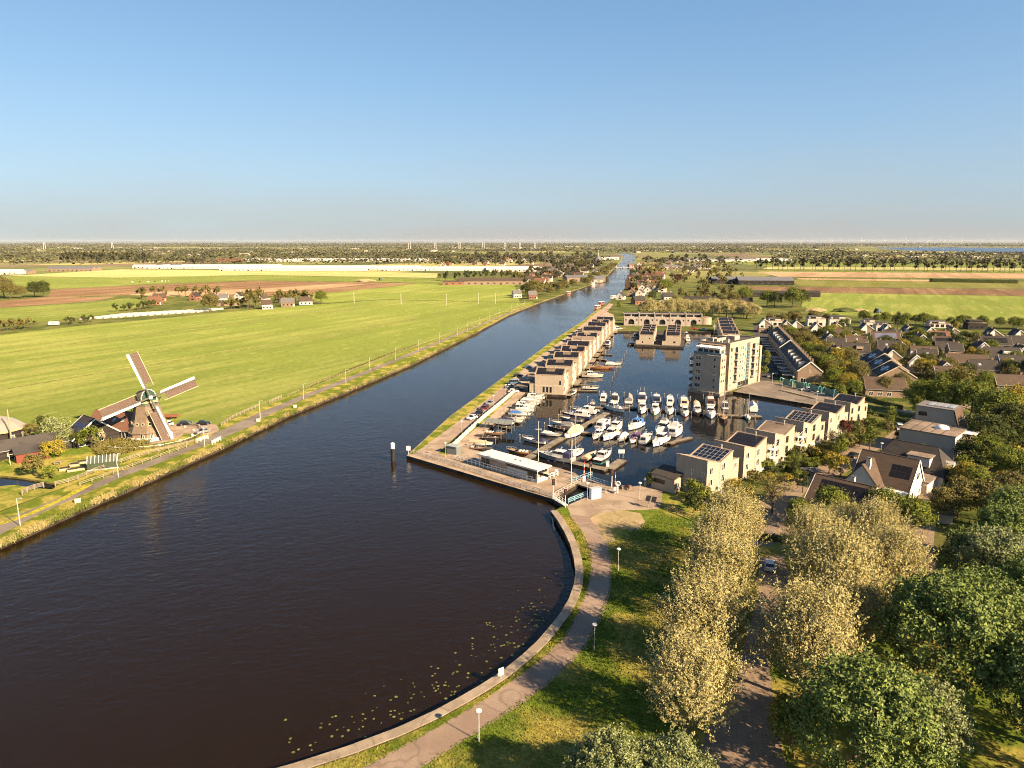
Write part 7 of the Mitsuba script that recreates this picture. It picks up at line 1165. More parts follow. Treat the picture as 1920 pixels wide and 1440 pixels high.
for (x, y), s, lb in [((21.05, 75.75), 0.93, 'nearest pale poplar of the left row beside the lawn'), ((26.03, 89.04), 1.0, 'pale poplar of the left row, second from the bottom'), ((32.40, 102.56), 1.0, 'pale poplar of the left row, third from the bottom'), ((36.23, 115.27), 0.95, 'pale poplar of the left row, fourth from the bottom'), ((41.13, 124.01), 0.98, 'pale poplar at the far end of the left row'),
                      ((38.15, 82.58), 1.12, 'big nearest pale poplar of the right row'), ((48.33, 98.76), 1.22, 'widest pale poplar of the right row'), ((54.54, 119.74), 0.86, 'pale poplar at the upper left of the right row'), ((65.86, 120.92), 0.9, 'pale poplar at the upper right of the right row'), ((62.23, 107.66), 0.95, 'pale poplar nearest the dark chestnuts'), ((49.81, 93.95), 0.8, 'lower pale poplar behind the widest one'), ((62.71, 126.17), 0.72, 'pale poplar at the back of the right row')]:
    tree('poplar', x, y, lb, 'poplar_leaf', s, s, PT)
for (x, y), s, lf, lb in [((37.87, 66.96), 1.16, 'chestnut_leaf', 'dark chestnut in the foreground beside the hedge'), ((46.56, 70.89), 0.8, 'silver_leaf', 'silvery leaved tree beside the foreground chestnut'), ((56.04, 83.01), 1.3, 'chestnut_leaf', 'largest dark chestnut at the right'), ((66.19, 91.29), 1.05, 'chestnut_leaf', 'dark chestnut right behind the largest one'), ((78.78, 107.47), 1.0, 'silver_leaf', 'greyish green chestnut in the middle of the right row'), ((88.96, 119.12), 1.0, 'chestnut_leaf', 'dark chestnut near the top of the right row'), ((79.04, 112.61), 0.85, 'chestnut_leaf', 'shaded chestnut at the left side of the right row'), ((78.01, 97.74), 1.0, 'chestnut_leaf', 'dark chestnut cut by the right edge'), ((61.00, 96.90), 0.75, 'chestnut_leaf', 'shaded tree in the gap between poplars and chestnuts'), ((100.91, 134.45), 0.85, 'chestnut_leaf', 'dark green tree at the upper end of the chestnut row'),
                          ((9.85, 63.86), 0.72, 'silver_leaf', 'round silvery green tree at the bottom edge, left one'), ((16.55, 63.85), 0.68, 'silver_leaf', 'round silvery green tree at the bottom edge, right one'), ((62.67, 74.73), 1.1, 'chestnut_leaf', 'dark chestnut beyond the right edge near the bottom'), ((60.37, 64.16), 1.1, 'chestnut_leaf', 'chestnut outside the lower right corner')]:
    tree('chestnut', x, y, lb, lf, s, s, 'dark chestnuts in the park')
mid = [('big', (66.93, 141.03), 'green_leaf', 0.85, 'bright green bushy tree in front of the nearest villa'), ('big', (70.44, 138.05), 'green_leaf', 0.6, 'small bright tree by the bay of the nearest villa'), ('big', (78.56, 141.03), 'green_leaf', 0.78, 'mid green tree right of the nearest villa'), ('big', (80.93, 135.19), 'green_leaf', 0.85, 'green tree between villa and garden shed'), ('big', (60.33, 140.56), 'green_leaf', 0.6, 'green tree beside the bare brown one'),
       ('bare', (57.72, 149.01), 'olive_leaf', 0.95, 'half bare brown tree with visible branches behind the poplars'), ('big', (50.87, 154.82), 'yellow_leaf', 0.58, 'yellow green shrub tree at the foot of the first waterfront house'), ('small', (53.47, 154.43), 'yellow_leaf', 0.9, 'yellowish small tree behind the first one'), ('small', (42.68, 158.93), 'green_leaf', 0.9, 'green bush left of the first waterfront house wall'), ('small', (43.73, 154.35), 'green_leaf', 0.9, 'dark green bush under the first waterfront house'), ('small', (45.54, 150.34), 'green_leaf', 0.8, 'green bush at the top of the ramp'),
       ('willow', (108.61, 168.72), 'yellow_leaf', 0.62, 'yellow green spreading tree right of the villas'), ('big', (109.30, 163.17), 'yellow_leaf', 0.7, 'wide yellowish tree in the gardens at the right'), ('big', (127.86, 182.97), 'green_leaf', 0.8, 'leafy green tree behind the yellowish garden trees'), ('big', (125.80, 173.64), 'green_leaf', 0.75, 'green tree at the right edge behind the gardens'), ('small', (111.42, 180.82), 'yellow_leaf', 0.9, 'small yellow tree beside the white bay'), ('small', (114.83, 190.19), 'green_leaf', 0.8, 'small green tree in front of the domed villa'),
       ('big', (96.91, 145.72), 'olive_leaf', 0.85, 'olive brown tree above the dark chestnuts'), ('big', (101.63, 144.12), 'olive_leaf', 0.9, 'olive tree in the middle above the chestnuts'), ('big', (111.30, 150.71), 'olive_leaf', 0.85, 'olive tree at the right edge above the chestnuts'), ('big', (92.30, 143.59), 'olive_leaf', 0.7, 'thin olive tree right of the garden shed'), ('big', (110.12, 160.75), 'green_leaf', 0.7, 'pale green tree in the right gardens'),
       ('big', (141.88, 241.24), 'green_leaf', 1.15, 'big bright green tree at the estate path, left one'), ('big', (146.74, 235.38), 'green_leaf', 1.25, 'big bright green tree at the estate path, second'), ('big', (152.17, 229.20), 'green_leaf', 1.4, 'largest bright green tree behind the grey villa'), ('big', (151.39, 215.89), 'green_leaf', 1.35, 'broad green tree right of the largest one'), ('big', (165.69, 227.47), 'yellow_leaf', 1.2, 'yellow green tree at the right edge behind the villas'), ('big', (148.74, 205.29), 'deep_leaf', 1.2, 'dark green tree in front of the yellow green one'), ('big', (135.09, 195.28), 'deep_leaf', 1.1, 'dark shaded tree behind the slanted villa'),
       ('big', (153.83, 275.25), 'olive_leaf', 0.8, 'thin olive tree beside the plain roofed brown house'), ('big', (146.11, 272.42), 'olive_leaf', 0.75, 'loose tree in front of the stepped roofs'), ('big', (146.47, 295.00), 'olive_leaf', 0.95, 'olive tree in the estate gardens, tall one'), ('big', (133.94, 272.11), 'green_leaf', 0.6, 'green tree behind the farthest waterfront house'), ('small', (126.91, 268.80), 'green_leaf', 1.0, 'green tree at the end of the turquoise screens'), ('cone', (196.01, 319.95), 'deep_leaf', 1.15, 'tall dark conifer in the middle of the estate'), ('cone', (193.56, 311.61), 'deep_leaf', 0.9, 'second conifer beside the tall one'), ('willow', (182.50, 284.12), 'olive_leaf', 1.15, 'pale willow in front of the low brown house'),
       ('cone', (181.47, 371.08), 'green_leaf', 0.95, 'bright green tree behind the white bay house'), ('big', (163.49, 368.33), 'olive_leaf', 0.8, 'olive tree hiding part of the back row'), ('big', (169.3, 405.5), 'olive_leaf', 0.8, 'brownish tree between the gabled houses'), ('small', (160.66, 381.11), 'yellow_leaf', 1.3, 'yellow shrub tree in the estate, left of two'), ('small', (161.37, 377.25), 'yellow_leaf', 1.2, 'yellow shrub tree in the estate, right of two'), ('small', (162.04, 369.31), 'green_leaf', 1.3, 'round green garden tree below the yellow ones'), ('small', (169.23, 374.85), 'green_leaf', 1.4, 'round green garden tree beside the dark house'), ('big', (167.86, 350.53), 'green_leaf', 0.7, 'wide green tree below the white bay house'), ('small', (158.89, 347.03), 'deep_leaf', 1.3, 'weeping dark green garden tree'), ('small', (162.71, 343.83), 'yellow_leaf', 1.2, 'golden garden tree behind the weeping one'), ('small', (152.75, 328.65), 'olive_leaf', 1.2, 'greyish garden tree near the long terrace'), ('small', (201.81, 387.05), 'red_leaf', 1.2, 'dark red tree beside the solar roofed house'), ('small', (155.11, 351.68), 'red_leaf', 0.9, 'dark red shrub in the estate garden'),
       ('column', (118.87, 327.31), 'green_leaf', 1.15, 'bright green upright tree right of the flats'), ('small', (113.47, 314.85), 'green_leaf', 0.9, 'green bush under the upright tree by the flats'),
       ('cone', (266.7, 489.3), 'deep_leaf', 1.35, 'tall dark tree at the meadow edge, left of two'), ('cone', (267.4, 482.4), 'green_leaf', 1.3, 'tall green tree at the meadow edge, right of two'), ('small', (223.0, 475.5), 'green_leaf', 1.8, 'bright green tree before the white villa'), ('column', (296.7, 473.1), 'yellow_leaf', 0.9, 'narrow golden tree by the right meadow'), ('cone', (297.4, 476.9), 'deep_leaf', 0.9, 'narrow dark tree beside the golden one'), ('willow', (253.13, 381.11), 'yellow_leaf', 0.8, 'yellow flowering tree in the estate street'),
       ('column', (120.98, 220.25), 'green_leaf', 0.95, 'columnar green tree in the villa street, second from the front'), ('column', (103.39, 197.80), 'green_leaf', 0.95, 'columnar green tree in the villa street, by the lamp'), ('column', (90.08, 187.12), 'green_leaf', 0.95, 'columnar green tree nearest the waterfront gardens'), ('column', (137.71, 234.94), 'green_leaf', 0.95, 'columnar green tree farthest up the villa street'), ('small', (84.31, 174.32), 'yellow_leaf', 1.1, 'wide golden bush beside the drive'), ('small', (82.58, 176.93), 'yellow_leaf', 1.0, 'golden bush next to the parked cars'), ('cone', (69.73, 162.18), 'deep_leaf', 0.62, 'dark conifer between the drives'), ('cone', (73.15, 176.08), 'deep_leaf', 0.5, 'small dark conifer behind a hedge'), ('small', (103.29, 213.99), 'red_leaf', 1.0, 'dark red tree by the fifth waterfront house'), ('small', (106.87, 215.32), 'deep_leaf', 0.9, 'small round tree right of the red one'), ('small', (94.31, 200.25), 'blossom', 1.0, 'white blossoming tree in the waterfront gardens'), ('small', (97.00, 197.54), 'olive_leaf', 1.0, 'olive bush in the waterfront gardens'), ('shrub', (80.79, 191.43), 'olive_leaf', 1.3, 'round brownish bush in a front garden'), ('shrub', (78.65, 190.92), 'deep_leaf', 1.2, 'round green bush in a front garden'), ('shrub', (85.06, 193.85), 'yellow_leaf', 1.0, 'small golden conifer, left of three'), ('shrub', (86.12, 190.28), 'yellow_leaf', 1.0, 'small golden conifer, middle of three'), ('shrub', (87.25, 188.78), 'yellow_leaf', 1.1, 'small golden conifer, right of three'), ('small', (102.05, 200.91), 'green_leaf', 0.8, 'green bush by the street bend'), ('small', (115.19, 218.41), 'green_leaf', 0.9, 'green bush before the farthest waterfront house'), ('small', (117.26, 214.56), 'olive_leaf', 0.9, 'brownish bush before the columnar tree'), ('small', (114.25, 200.91), 'deep_leaf', 1.0, 'dark bush at the domed villa'),
       ('shrub', (36.49, 168.50), 'yellow_leaf', 1.5, 'yellow hedge bush beside the open container'), ('shrub', (37.41, 167.76), 'yellow_leaf', 1.2, 'yellow hedge bush in front of the container'), ('shrub', (35.02, 166.94), 'deep_leaf', 1.4, 'low green bush on the quay corner'), ('shrub', (27.85, 164.21), 'red_leaf', 0.5, 'red shrub growing in the stone planter'), ('small', (33.35, 74.69), 'yellow_leaf', 1.3, 'yellow green hedge beside the brick street, rear half'), ('small', (32.77, 72.68), 'green_leaf', 1.3, 'green hedge beside the brick street, front half'), ('small', (40.23, 149.04), 'deep_leaf', 1.0, 'dark bush beside the ramp railing'),
       ('big', (184.5, 558.5), 'green_leaf', 1.0, 'rounded green tree behind the right quay houses'), ('big', (143.9, 516.9), 'deep_leaf', 0.8, 'dark tree at the end of the pale terrace'), ('cone', (94.3, 629.0), 'green_leaf', 0.9, 'green tree at the left end of the pale terrace'), ('small', (88.2, 538.1), 'olive_leaf', 1.2, 'brown green bush before the pale terrace'),
       ('willow', (-135.41, 203.85), 'silver_leaf', 1.0, 'pale willow beside the moat at the left'), ('willow', (-130.86, 200.60), 'silver_leaf', 0.65, 'pale willow in front of the black barn'), ('small', (-146.13, 215.26), 'deep_leaf', 1.2, 'dark green bush at the moat'), ('small', (-128.54, 189.48), 'yellow_leaf', 1.0, 'yellow flowering bush beside the red annex, left part'), ('small', (-126.82, 190.99), 'yellow_leaf', 1.0, 'yellow flowering bush beside the red annex, right part'), ('small', (-122.36, 174.32), 'olive_leaf', 1.2, 'brownish bush beside the pond'), ('small', (-122.91, 199.74), 'green_leaf', 1.3, 'green garden tree below the black barn'), ('small', (-122.05, 202.25), 'blossom', 1.0, 'pale flowering bush beside the mill garden'), ('small', (-147.01, 209.75), 'olive_leaf', 1.0, 'thin bush on the moat bank'), ('small', (-126.44, 200.35), 'deep_leaf', 1.0, 'shaded dark bush in the mill garden'), ('shrub', (-117.70, 173.21), 'green_leaf', 1.3, 'low green bush at the pond end')]
for kd, (x, y), lf, s, lb in mid: tree(kd, x, y, lb, lf, s)
# clipped hedges
hb = rs(77)
def hedge(label, pts, w, h, leaf='deep_leaf', dens=26):
    k = thing('hedge', label, 'hedge'); l = LineString(pts); n = int(l.length * dens); t = hb.rand(n) * l.length
    q = np.array([l.interpolate(a).coords[0] for a in t]); q += hb.uniform(-w / 2, w / 2, (n, 2)); z = 1 + h * hb.rand(n) ** 0.5
    nn = np.c_[hb.normal(size=(n, 2)), np.full(n, 0.6)]; part(k, 'foliage', leaves(np.c_[q, z], nn, 0.42, hb), leaf); part(k, 'stems', MB().add(*sheet(l.buffer(w * 0.38), 1 + h * 0.82).mesh()).add(*skirt(l.buffer(w * 0.38), 0.9, 1 + h * 0.82).mesh()), 'deep_leaf')
for lb, p, w, h, lf in [('clipped dark hedge round the second waterfront garden', [(67.66, 177.32), (72.71, 179.98), (73.71, 174.31)], 1.0, 1.6, 'deep_leaf'), ('dark hedge in the third waterfront garden', [(78.13, 188.44), (84.62, 193.47), (86.34, 186.98)], 1.0, 1.4, 'deep_leaf'), ('hedge in front of the fourth waterfront house', [(90.06, 200.95), (92.29, 197.14)], 1.0, 1.5, 'deep_leaf'), ('yellow topped hedge by the long terrace gable', [(121.83, 292.98), (126.94, 290.72), (131.33, 283.08)], 1.2, 1.4, 'yellow_leaf'), ('long dark hedge along the estate green', [(133.63, 271.82), (136.40, 258.68), (139.81, 248.35)], 1.3, 1.8, 'deep_leaf'), ('green hedge beside the villa street', [(127.28, 238.78), (130.66, 231.33), (131.23, 224.30)], 1.2, 1.3, 'deep_leaf'), ('green hedge on the back quay of the harbour', [(129.3, 504.9), (141.8, 501.7)], 1.6, 1.6, 'green_leaf'), ('hedge at the back of the park lawn', [(48.31, 135.69), (52.63, 134.11), (57.18, 132.05)], 1.4, 1.3, 'deep_leaf'), ('hedge between villa gardens at the right', [(106.69, 169.36), (107.27, 161.67), (114.87, 163.53)], 1.4, 1.8, 'deep_leaf'), ('reedy hedge along the pasture edge of the dike', [(-85.90, 279.92), (-77.90, 318.87), (-67.11, 368.05), (-55.8, 409.1)], 0.8, 0.8, 'olive_leaf')]: hedge(lb, p, w, h, lf)

# ================================================================ everything far away
R2 = rs(21)
FH = []
for L, W, he, hr in ((9, 8, 4.4, 8.2), (12, 8.5, 3.6, 7.6), (15, 9, 5.0, 8.8)):
    k = Kit(); k.p('wall', MB().profile([(-W / 2, -0.2), (W / 2, -0.2), (W / 2, he), (0, hr), (-W / 2, he)], 'x', -L / 2, L / 2), '$wall')
    r = MB()
    for s in (-1, 1): r.slab([(-L / 2 - 0.3, s * (W / 2 + 0.4), he - 0.35), (L / 2 + 0.3, s * (W / 2 + 0.4), he - 0.35), (L / 2 + 0.3, 0, hr), (-L / 2 - 0.3, 0, hr)], -0.18)
    k.p('roof', r, '$roof'); k.p('roof__chimney', MB().box(L * 0.25, L * 0.25 + 0.9, 0.3, 1.2, hr - 1.2, hr + 1.0), '$wall')
    for q in range(3):
        for s in (-1, 1): k.p('window', MB().box(-L * 0.32 + q * L * 0.3 - 0.7, -L * 0.32 + q * L * 0.3 + 0.7, s * W / 2 - 0.06, s * W / 2 + 0.06, 0.8, 2.3), GLASS)
    for e in (-1, 1): k.p('gable_window', MB().box(e * L / 2 - 0.06, e * L / 2 + 0.06, -1.3, 1.3, 0.7, 2.2).box(e * L / 2 - 0.06, e * L / 2 + 0.06, -0.8, 0.8, he - 0.6, he + 0.7), GLASS)
    k.p('door', MB().box(L * 0.42, L * 0.42 + 0.9, -W / 2 - 0.06, -W / 2, 0, 2.1), WHITE); FH.append(k)
WALLS, ROOFS = ['red_brick', 'brown_brick', 'white_plaster', 'brown_brick', 'white_plaster'], ['brown_tile', 'red_tile', 'dark_tile', 'dark_tile', 'brown_tile', 'grey_tile']
WN = {'red_brick': 'red brick', 'brown_brick': 'brown brick', 'white_plaster': 'white walled', 'black_board': 'black boarded'}; RN = {'brown_tile': 'brown', 'red_tile': 'red', 'dark_tile': 'black', 'grey_tile': 'grey'}
def far_house(x, y, rz, v, wall, roof, label, group=None, s=1.0): FH[v].put('far_house', label, 'house', group, X(x, y, 1.0, rz, s), {'$wall': wall, '$roof': roof})
for (x, y), a, v, w, r, lb in [((-360.5, 730.1), 20, 1, 'red_brick', 'brown_tile', 'brick farmhouse with dormer in the left hamlet'), ((-343.6, 685.8), 15, 1, 'red_brick', 'red_tile', 'long red roofed shed in front of the hamlet farmhouse'), ((-327.4, 736.9), 80, 0, 'red_brick', 'dark_tile', 'red brick gabled house behind the polytunnels'), ((-304.7, 723.4), 80, 0, 'red_brick', 'brown_tile', 'brick gable house right of the first one in the hamlet'), ((-289.7, 716.9), 10, 0, 'white_plaster', 'grey_tile', 'low white roofed building in the hamlet'), ((-283.7, 743.8), 75, 0, 'white_plaster', 'dark_tile', 'small white gable among the hamlet trees'), ((-247.8, 710.4), 70, 0, 'white_plaster', 'brown_tile', 'white gabled house beside the bare poplars'), ((-220.6, 641.2), 20, 0, 'white_plaster', 'brown_tile', 'low garage with brown roof at the pasture edge'), ((-210.3, 668.4), 15, 1, 'brown_brick', 'grey_tile', 'grey roofed sheds right of the bare poplars'), ((-198.7, 685.8), 20, 1, 'white_plaster', 'brown_tile', 'white house with brown roof at the right end of the hamlet'), ((-235.9, 730.1), 60, 0, 'brown_brick', 'brown_tile', 'pinkish house behind the hamlet sheds'),
                             ((21.5, 758.0), 10, 0, 'red_brick', 'grey_tile', 'square red brick house alone at the left canal bank'), ((5.2, 772.8), 15, 0, 'white_plaster', 'grey_tile', 'small white shed left of the square brick house'), ((114.5, 750.9), 70, 1, 'white_plaster', 'dark_tile', 'white boat house at the right canal bank'), ((131.9, 788.2), 75, 2, 'brown_brick', 'brown_tile', 'brown roofed house behind the white boat house'), ((140.0, 780.4), 75, 2, 'white_plaster', 'brown_tile', 'white gabled terrace at the right canal bank'), ((157.3, 829.4), 80, 2, 'white_plaster', 'brown_tile', 'second white gabled terrace at the right canal bank'), ((162.2, 925.9), 75, 2, 'brown_brick', 'brown_tile', 'large brown roof at the right canal bank'), ((185.2, 959.3), 60, 1, 'white_plaster', 'grey_tile', 'grey roofed house with white gable in the canal village'), ((178.2, 884.7), 70, 1, 'white_plaster', 'dark_tile', 'dark roofed white gable at the end of the canal village'), ((122.8, 691.8), 20, 1, 'red_brick', 'dark_tile', 'brick house with dark roof behind the pale terrace'), ((162.4, 743.8), 15, 1, 'white_plaster', 'dark_tile', 'white house with black roof above the pale poplar row'), ((305.9, 1090.2), 30, 1, 'brown_brick', 'dark_tile', 'dark house left of the long farm barns'), ((289.4, 1758.7), 20, 1, 'red_brick', 'red_tile', 'orange red house by the canal bridge'), ((266.6, 1497.2), 10, 2, 'red_brick', 'red_tile', 'orange roofed house behind the bridge'), ((349.3, 1758.7), 10, 2, 'red_brick', 'red_tile', 'long orange roof behind the canal village'), ((210.5, 1205.1), 15, 1, 'white_plaster', 'red_tile', 'white house with red roof at the right bank')]:
    far_house(x, y, math.radians(a), v, w, r, lb)
def inside(poly, n, seed, gap):
    r = rs(seed); g = Polygon(poly); x0, y0, x1, y1 = g.bounds; out = []
    for _ in range(n * 60):
        p = np.array([r.uniform(x0, x1), r.uniform(y0, y1)])
        if Point(*p).within(g) and not Point(*p).within(wet) and all(np.hypot(*(p - q)) > gap for q in out): out.append(p)
        if len(out) == n: break
    return out
for poly, n, gap, sd, where, grp in [([(146.6, 936.7), (232.0, 1346.7), (271.0, 1303.0), (180.8, 856.2), (156.3, 820.8)], 26, 15, 31, 'in the village on the right canal bank', 'village houses on the right bank'), ([(33.0, 884.7), (63.2, 1061.3), (131.3, 1262.0), (200.0, 1497.2), (221.6, 1758.7), (119.9, 1617.5), (22.7, 1223.5), (18.5, 995.2)], 34, 18, 32, 'in the village on the left canal bank', 'village houses on the left bank'), ([(-208.5, 1758.7), (27.9, 1881.8), (264.2, 2380.7), (320.5, 2890.4), (-119.7, 2698.0), (-282.9, 2248.3)], 46, 40, 33, 'in the far village left of the canal', 'far village houses left of the canal'), ([(276.4, 1585.7), (422.7, 2380.7), (617.4, 2529.4), (482.3, 1758.7), (351.7, 1393.4)], 22, 30, 34, 'in the far village right of the canal', 'far village houses right of the canal')]:
    for i, (x, y) in enumerate(inside(poly, n, sd, gap)):
        w, r = WALLS[R2.randint(5)], ROOFS[R2.randint(6)]; far_house(x, y, math.radians([76, -14, 60, -25][R2.randint(4)]), R2.randint(3), w, r, '%s house with %s roof %s' % (WN[w], RN[r], where), grp, 1.15)
# barns, greenhouses
def barn(label, p, L, W, he, hr, a, wall, roof, name='barn', cat='barn', n=1, bars=0):
    k = thing(name, label, cat); M = X(*p, 1.0, math.radians(a)); b, r = MB(), MB(); w = W / n
    for i in range(n):
        c = -W / 2 + w * (i + 0.5); b.profile([(c - w / 2 + 0.01, -0.2), (c + w / 2 - 0.01, -0.2), (c + w / 2 - 0.01, he), (c, hr), (c - w / 2 + 0.01, he)], 'x', -L / 2, L / 2)
        for s in (-1, 1): r.slab([(-L / 2 - 0.4, c + s * (w / 2 + (0.3 if n == 1 else 0)), he), (L / 2 + 0.4, c + s * (w / 2 + (0.3 if n == 1 else 0)), he), (L / 2 + 0.4, c, hr), (-L / 2 - 0.4, c, hr)], -0.15)
    part(k, 'wall', b, wall, M); part(k, 'roof', r, roof, M)
    for q in range(min(12, int(L // 9))): part(k, 'door' if q % 3 == 0 else 'window', MB().box(-L / 2 + 4 + 9 * q, -L / 2 + 7 + 9 * q, -W / 2 - 0.12, -W / 2 + 0.05, 0.1 if q % 3 == 0 else 1.2, min(he - 0.3, 3)), DFR if wall != 'white_plaster' else GLASS, M)
    for q in range(bars): part(k, 'roof_bar', MB().box(-L / 2 + L * (q + 0.5) / bars - 0.25, -L / 2 + L * (q + 0.5) / bars + 0.25, -W / 2, W / 2, hr + 0.2, hr + 0.3), WHITE, M)
GLAZ = C(0.62, 0.60, 0.58, 0.5, 0.4); SLATE = C(0.15, 0.15, 0.165, 0.6)
for a in [('long dark barn with grey blue roof in the right fields, left part', (321.3, 1047.4), 60, 30, 6, 10, -8, 'black_board', SLATE), ('long dark barn with grey blue roof in the right fields, right part', (358.7, 1020.6), 75, 34, 6, 10.5, -8, 'black_board', SLATE), ('low brown barn at the end of the grey roofed barns', (383.6, 1047.4), 40, 18, 4, 7, -8, 'brown_brick', 'brown_tile'), ('pale open gabled shed at the right barns', (408.4, 1061.3), 14, 14, 4, 7.5, 80, 'white_plaster', GLAZ), ('dark long shed behind the big green trees', (282.7, 788.2), 60, 14, 4, 6.5, -6, 'black_board', 'dark_tile'), ('dark shed end at the meadow right of the big green trees', (325.1, 788.2), 26, 12, 4, 6.5, -6, 'black_board', 'dark_tile'), ('long dark roofed school like building above the pale poplar row', (196.0, 679.9), 62, 16, 4.2, 8, -10, 'red_brick', 'dark_tile'), ('long brown barn with pale ridge beyond the left pasture', (-28.9, 1020.6), 95, 24, 5, 9, 6, 'brown_brick', 'brown_tile'), ('low brick sheds left of the long brown barn', (-82.6, 1007.7), 30, 12, 4, 6, 6, 'red_brick', 'brown_tile'), ('white farm roof at the left edge', (-948.1, 1346.7), 60, 20, 5, 9, 5, 'white_plaster', GLAZ), ('grey farm shed beside the white roof at the left', (-933.6, 1369.7), 40, 20, 5, 8, 5, 'brown_brick', SLATE), ('row of grey gabled barns at the left farm', (-910.9, 1497.2), 90, 40, 5, 9, 4, 'brown_brick', SLATE, 'barn', 'barn', 2), ('blue fronted shed at the left end of the greenhouses', (-779.0, 1667.7), 28, 20, 6, 9, 80, C(0.06, 0.16, 0.38), SLATE), ('white farm buildings left of the blue shed', (-842.0, 1650.7), 50, 16, 5, 8, 0, 'white_plaster', GLAZ), ('grey barn on the right bank behind the road', (383.8, 1617.5), 120, 26, 5, 9, 5, 'grey_plaster', SLATE), ('long pale barn at the far right of the canal', (648.9, 2248.3), 220, 40, 6, 10, 3, 'white_plaster', SLATE), ('white hall beside the far canal', (332.0, 2452.8), 60, 24, 6, 9, 10, 'white_plaster', GLAZ), ('grey roofed works on the left canal bank', (111.0, 1105.3), 60, 30, 6, 9, 8, 'brown_brick', SLATE), ('grey waterside shed on the left canal bank', (124.9, 1075.6), 22, 11, 4, 7, 10, 'grey_plaster', SLATE), ('long low brown stable near the hamlet', (-267.6, 674.1), 22, 8, 3, 5, 15, 'brown_brick', 'brown_tile'), ('reddish brown farm roof behind the greenhouse trees', (-858.1, 2187.5), 80, 24, 6, 11, 0, 'red_brick', 'red_tile')]: barn(*a)
for lb, p, L, W, n, a in [('great white greenhouse block left of the centre', (-686.2, 1667.7), 270, 120, 14, 2), ('great white greenhouse block in the middle of the fields', (-460.0, 1570.2), 300, 150, 16, 2), ('long white greenhouse right of the middle block', (-299.9, 1585.7), 190, 90, 10, 2), ('long white greenhouse in front of the village', (-105.1, 1540.2), 330, 70, 8, 4), ('white greenhouse at the right end by the barn trees', (0.0, 1497.2), 110, 60, 6, 4), ('far white greenhouse with tall white hall', (-462.0, 2312.6), 420, 160, 10, 0), ('far white greenhouse before the trees', (-708.6, 2280.0), 300, 110, 8, 0), ('white glass roofs far right of the canal', (752.9, 2312.6), 260, 80, 8, 2)]:
    barn(lb, p, L, W, 5, 6.6, a, 'white_plaster', GLAZ, 'greenhouse', 'greenhouse', n, 10)
ta, tb = np.array((-333.4, 547.4)), np.array((-269.5, 606.6)); tc = np.array((-300.4, 651.8))
for i in range(17):
    q = ta + (tb - ta) * i / 16; k = thing('polytunnel', 'narrow white polytunnel strip in the hamlet field, %s half' % ('left' if i < 9 else 'right'), 'polytunnel', 'white polytunnels in the hamlet field'); g = [(0.85 * math.cos(t), 1.5 * math.sin(t)) for t in np.linspace(0, math.pi, 7)]; part(k, 'cover', MB().profile(g, 'y', 0, 46 - 0.9 * i), C(0.46, 0.47, 0.42, 0.5), X(*q, 1.0, math.radians(-20))); part(k, 'end_frame', MB().tube([(x_, -0.05, z_) for x_, z_ in g], 0.08, 4), C(0.3, 0.3, 0.28), X(*q, 1.0, math.radians(-20)))
k = thing('caravan', 'white caravan at the left end of the hamlet', 'caravan'); N = X(*(-331.0, 511.6), 1, 0.2); part(k, 'body', MB().profile([(-3.2, 0.6), (3.2, 0.6), (3.4, 1.6), (2.8, 2.7), (-2.8, 2.8), (-3.3, 1.8)], 'y', -1.2, 1.2), WHITE, N); part(k, 'window', MB().box(-1.6, 1.2, -1.24, -1.2, 1.5, 2.2), GLASS, N); part(k, 'wheel', MB().tube([(0, -1.2, 0.4), (0, 1.2, 0.4)], 0.4, 10), BK, N)
# village landmarks
k = thing('church', 'domed church with lantern above the village trees', 'church'); N = X(*(224.4, 1881.8), 1.0); part(k, 'wall', MB().lathe([(10, 0), (10, 11)], 8), 'brown_brick', N); rk = part(k, 'dome', MB().lathe([(11, 11), (9.6, 15), (7, 19), (3.6, 23), (2, 24.5)], 8), SLATE, N); scene[rk + '__lantern'] = shape(MB().lathe([(2, 24.5), (2, 30), (1, 33), (0.15, 40)], 8), 'grey_plaster', N)
for a in range(8): win(k, N @ T().rotate([0, 0, 1], 45 * a + 22.5), 'E', 9.25, 0, 3, 2.4, 6, 1, DFR)
k = thing('lift_bridge', 'low pale bridge across the far canal', 'bridge'); a, b_ = np.array((235.0, 1650.7)), np.array((279.4, 1667.7)); part(k, 'deck', MB().bar((*a, 3.0), (*b_, 3.0), 8, 0.7), C(0.45, 0.44, 0.42))
for t in (0.1, 0.5, 0.9): q = a + (b_ - a) * t; part(k, 'pier', MB().box(q[0] - 1.5, q[0] + 1.5, q[1] - 4, q[1] + 4, -1, 2.4), 'concrete'); part(k, 'tower', MB().box(q[0] - 1.2, q[0] + 1.2, q[1] - 1.2, q[1] + 1.2, 3.4, 7 if t != 0.5 else 4.5), C(0.45, 0.44, 0.42))
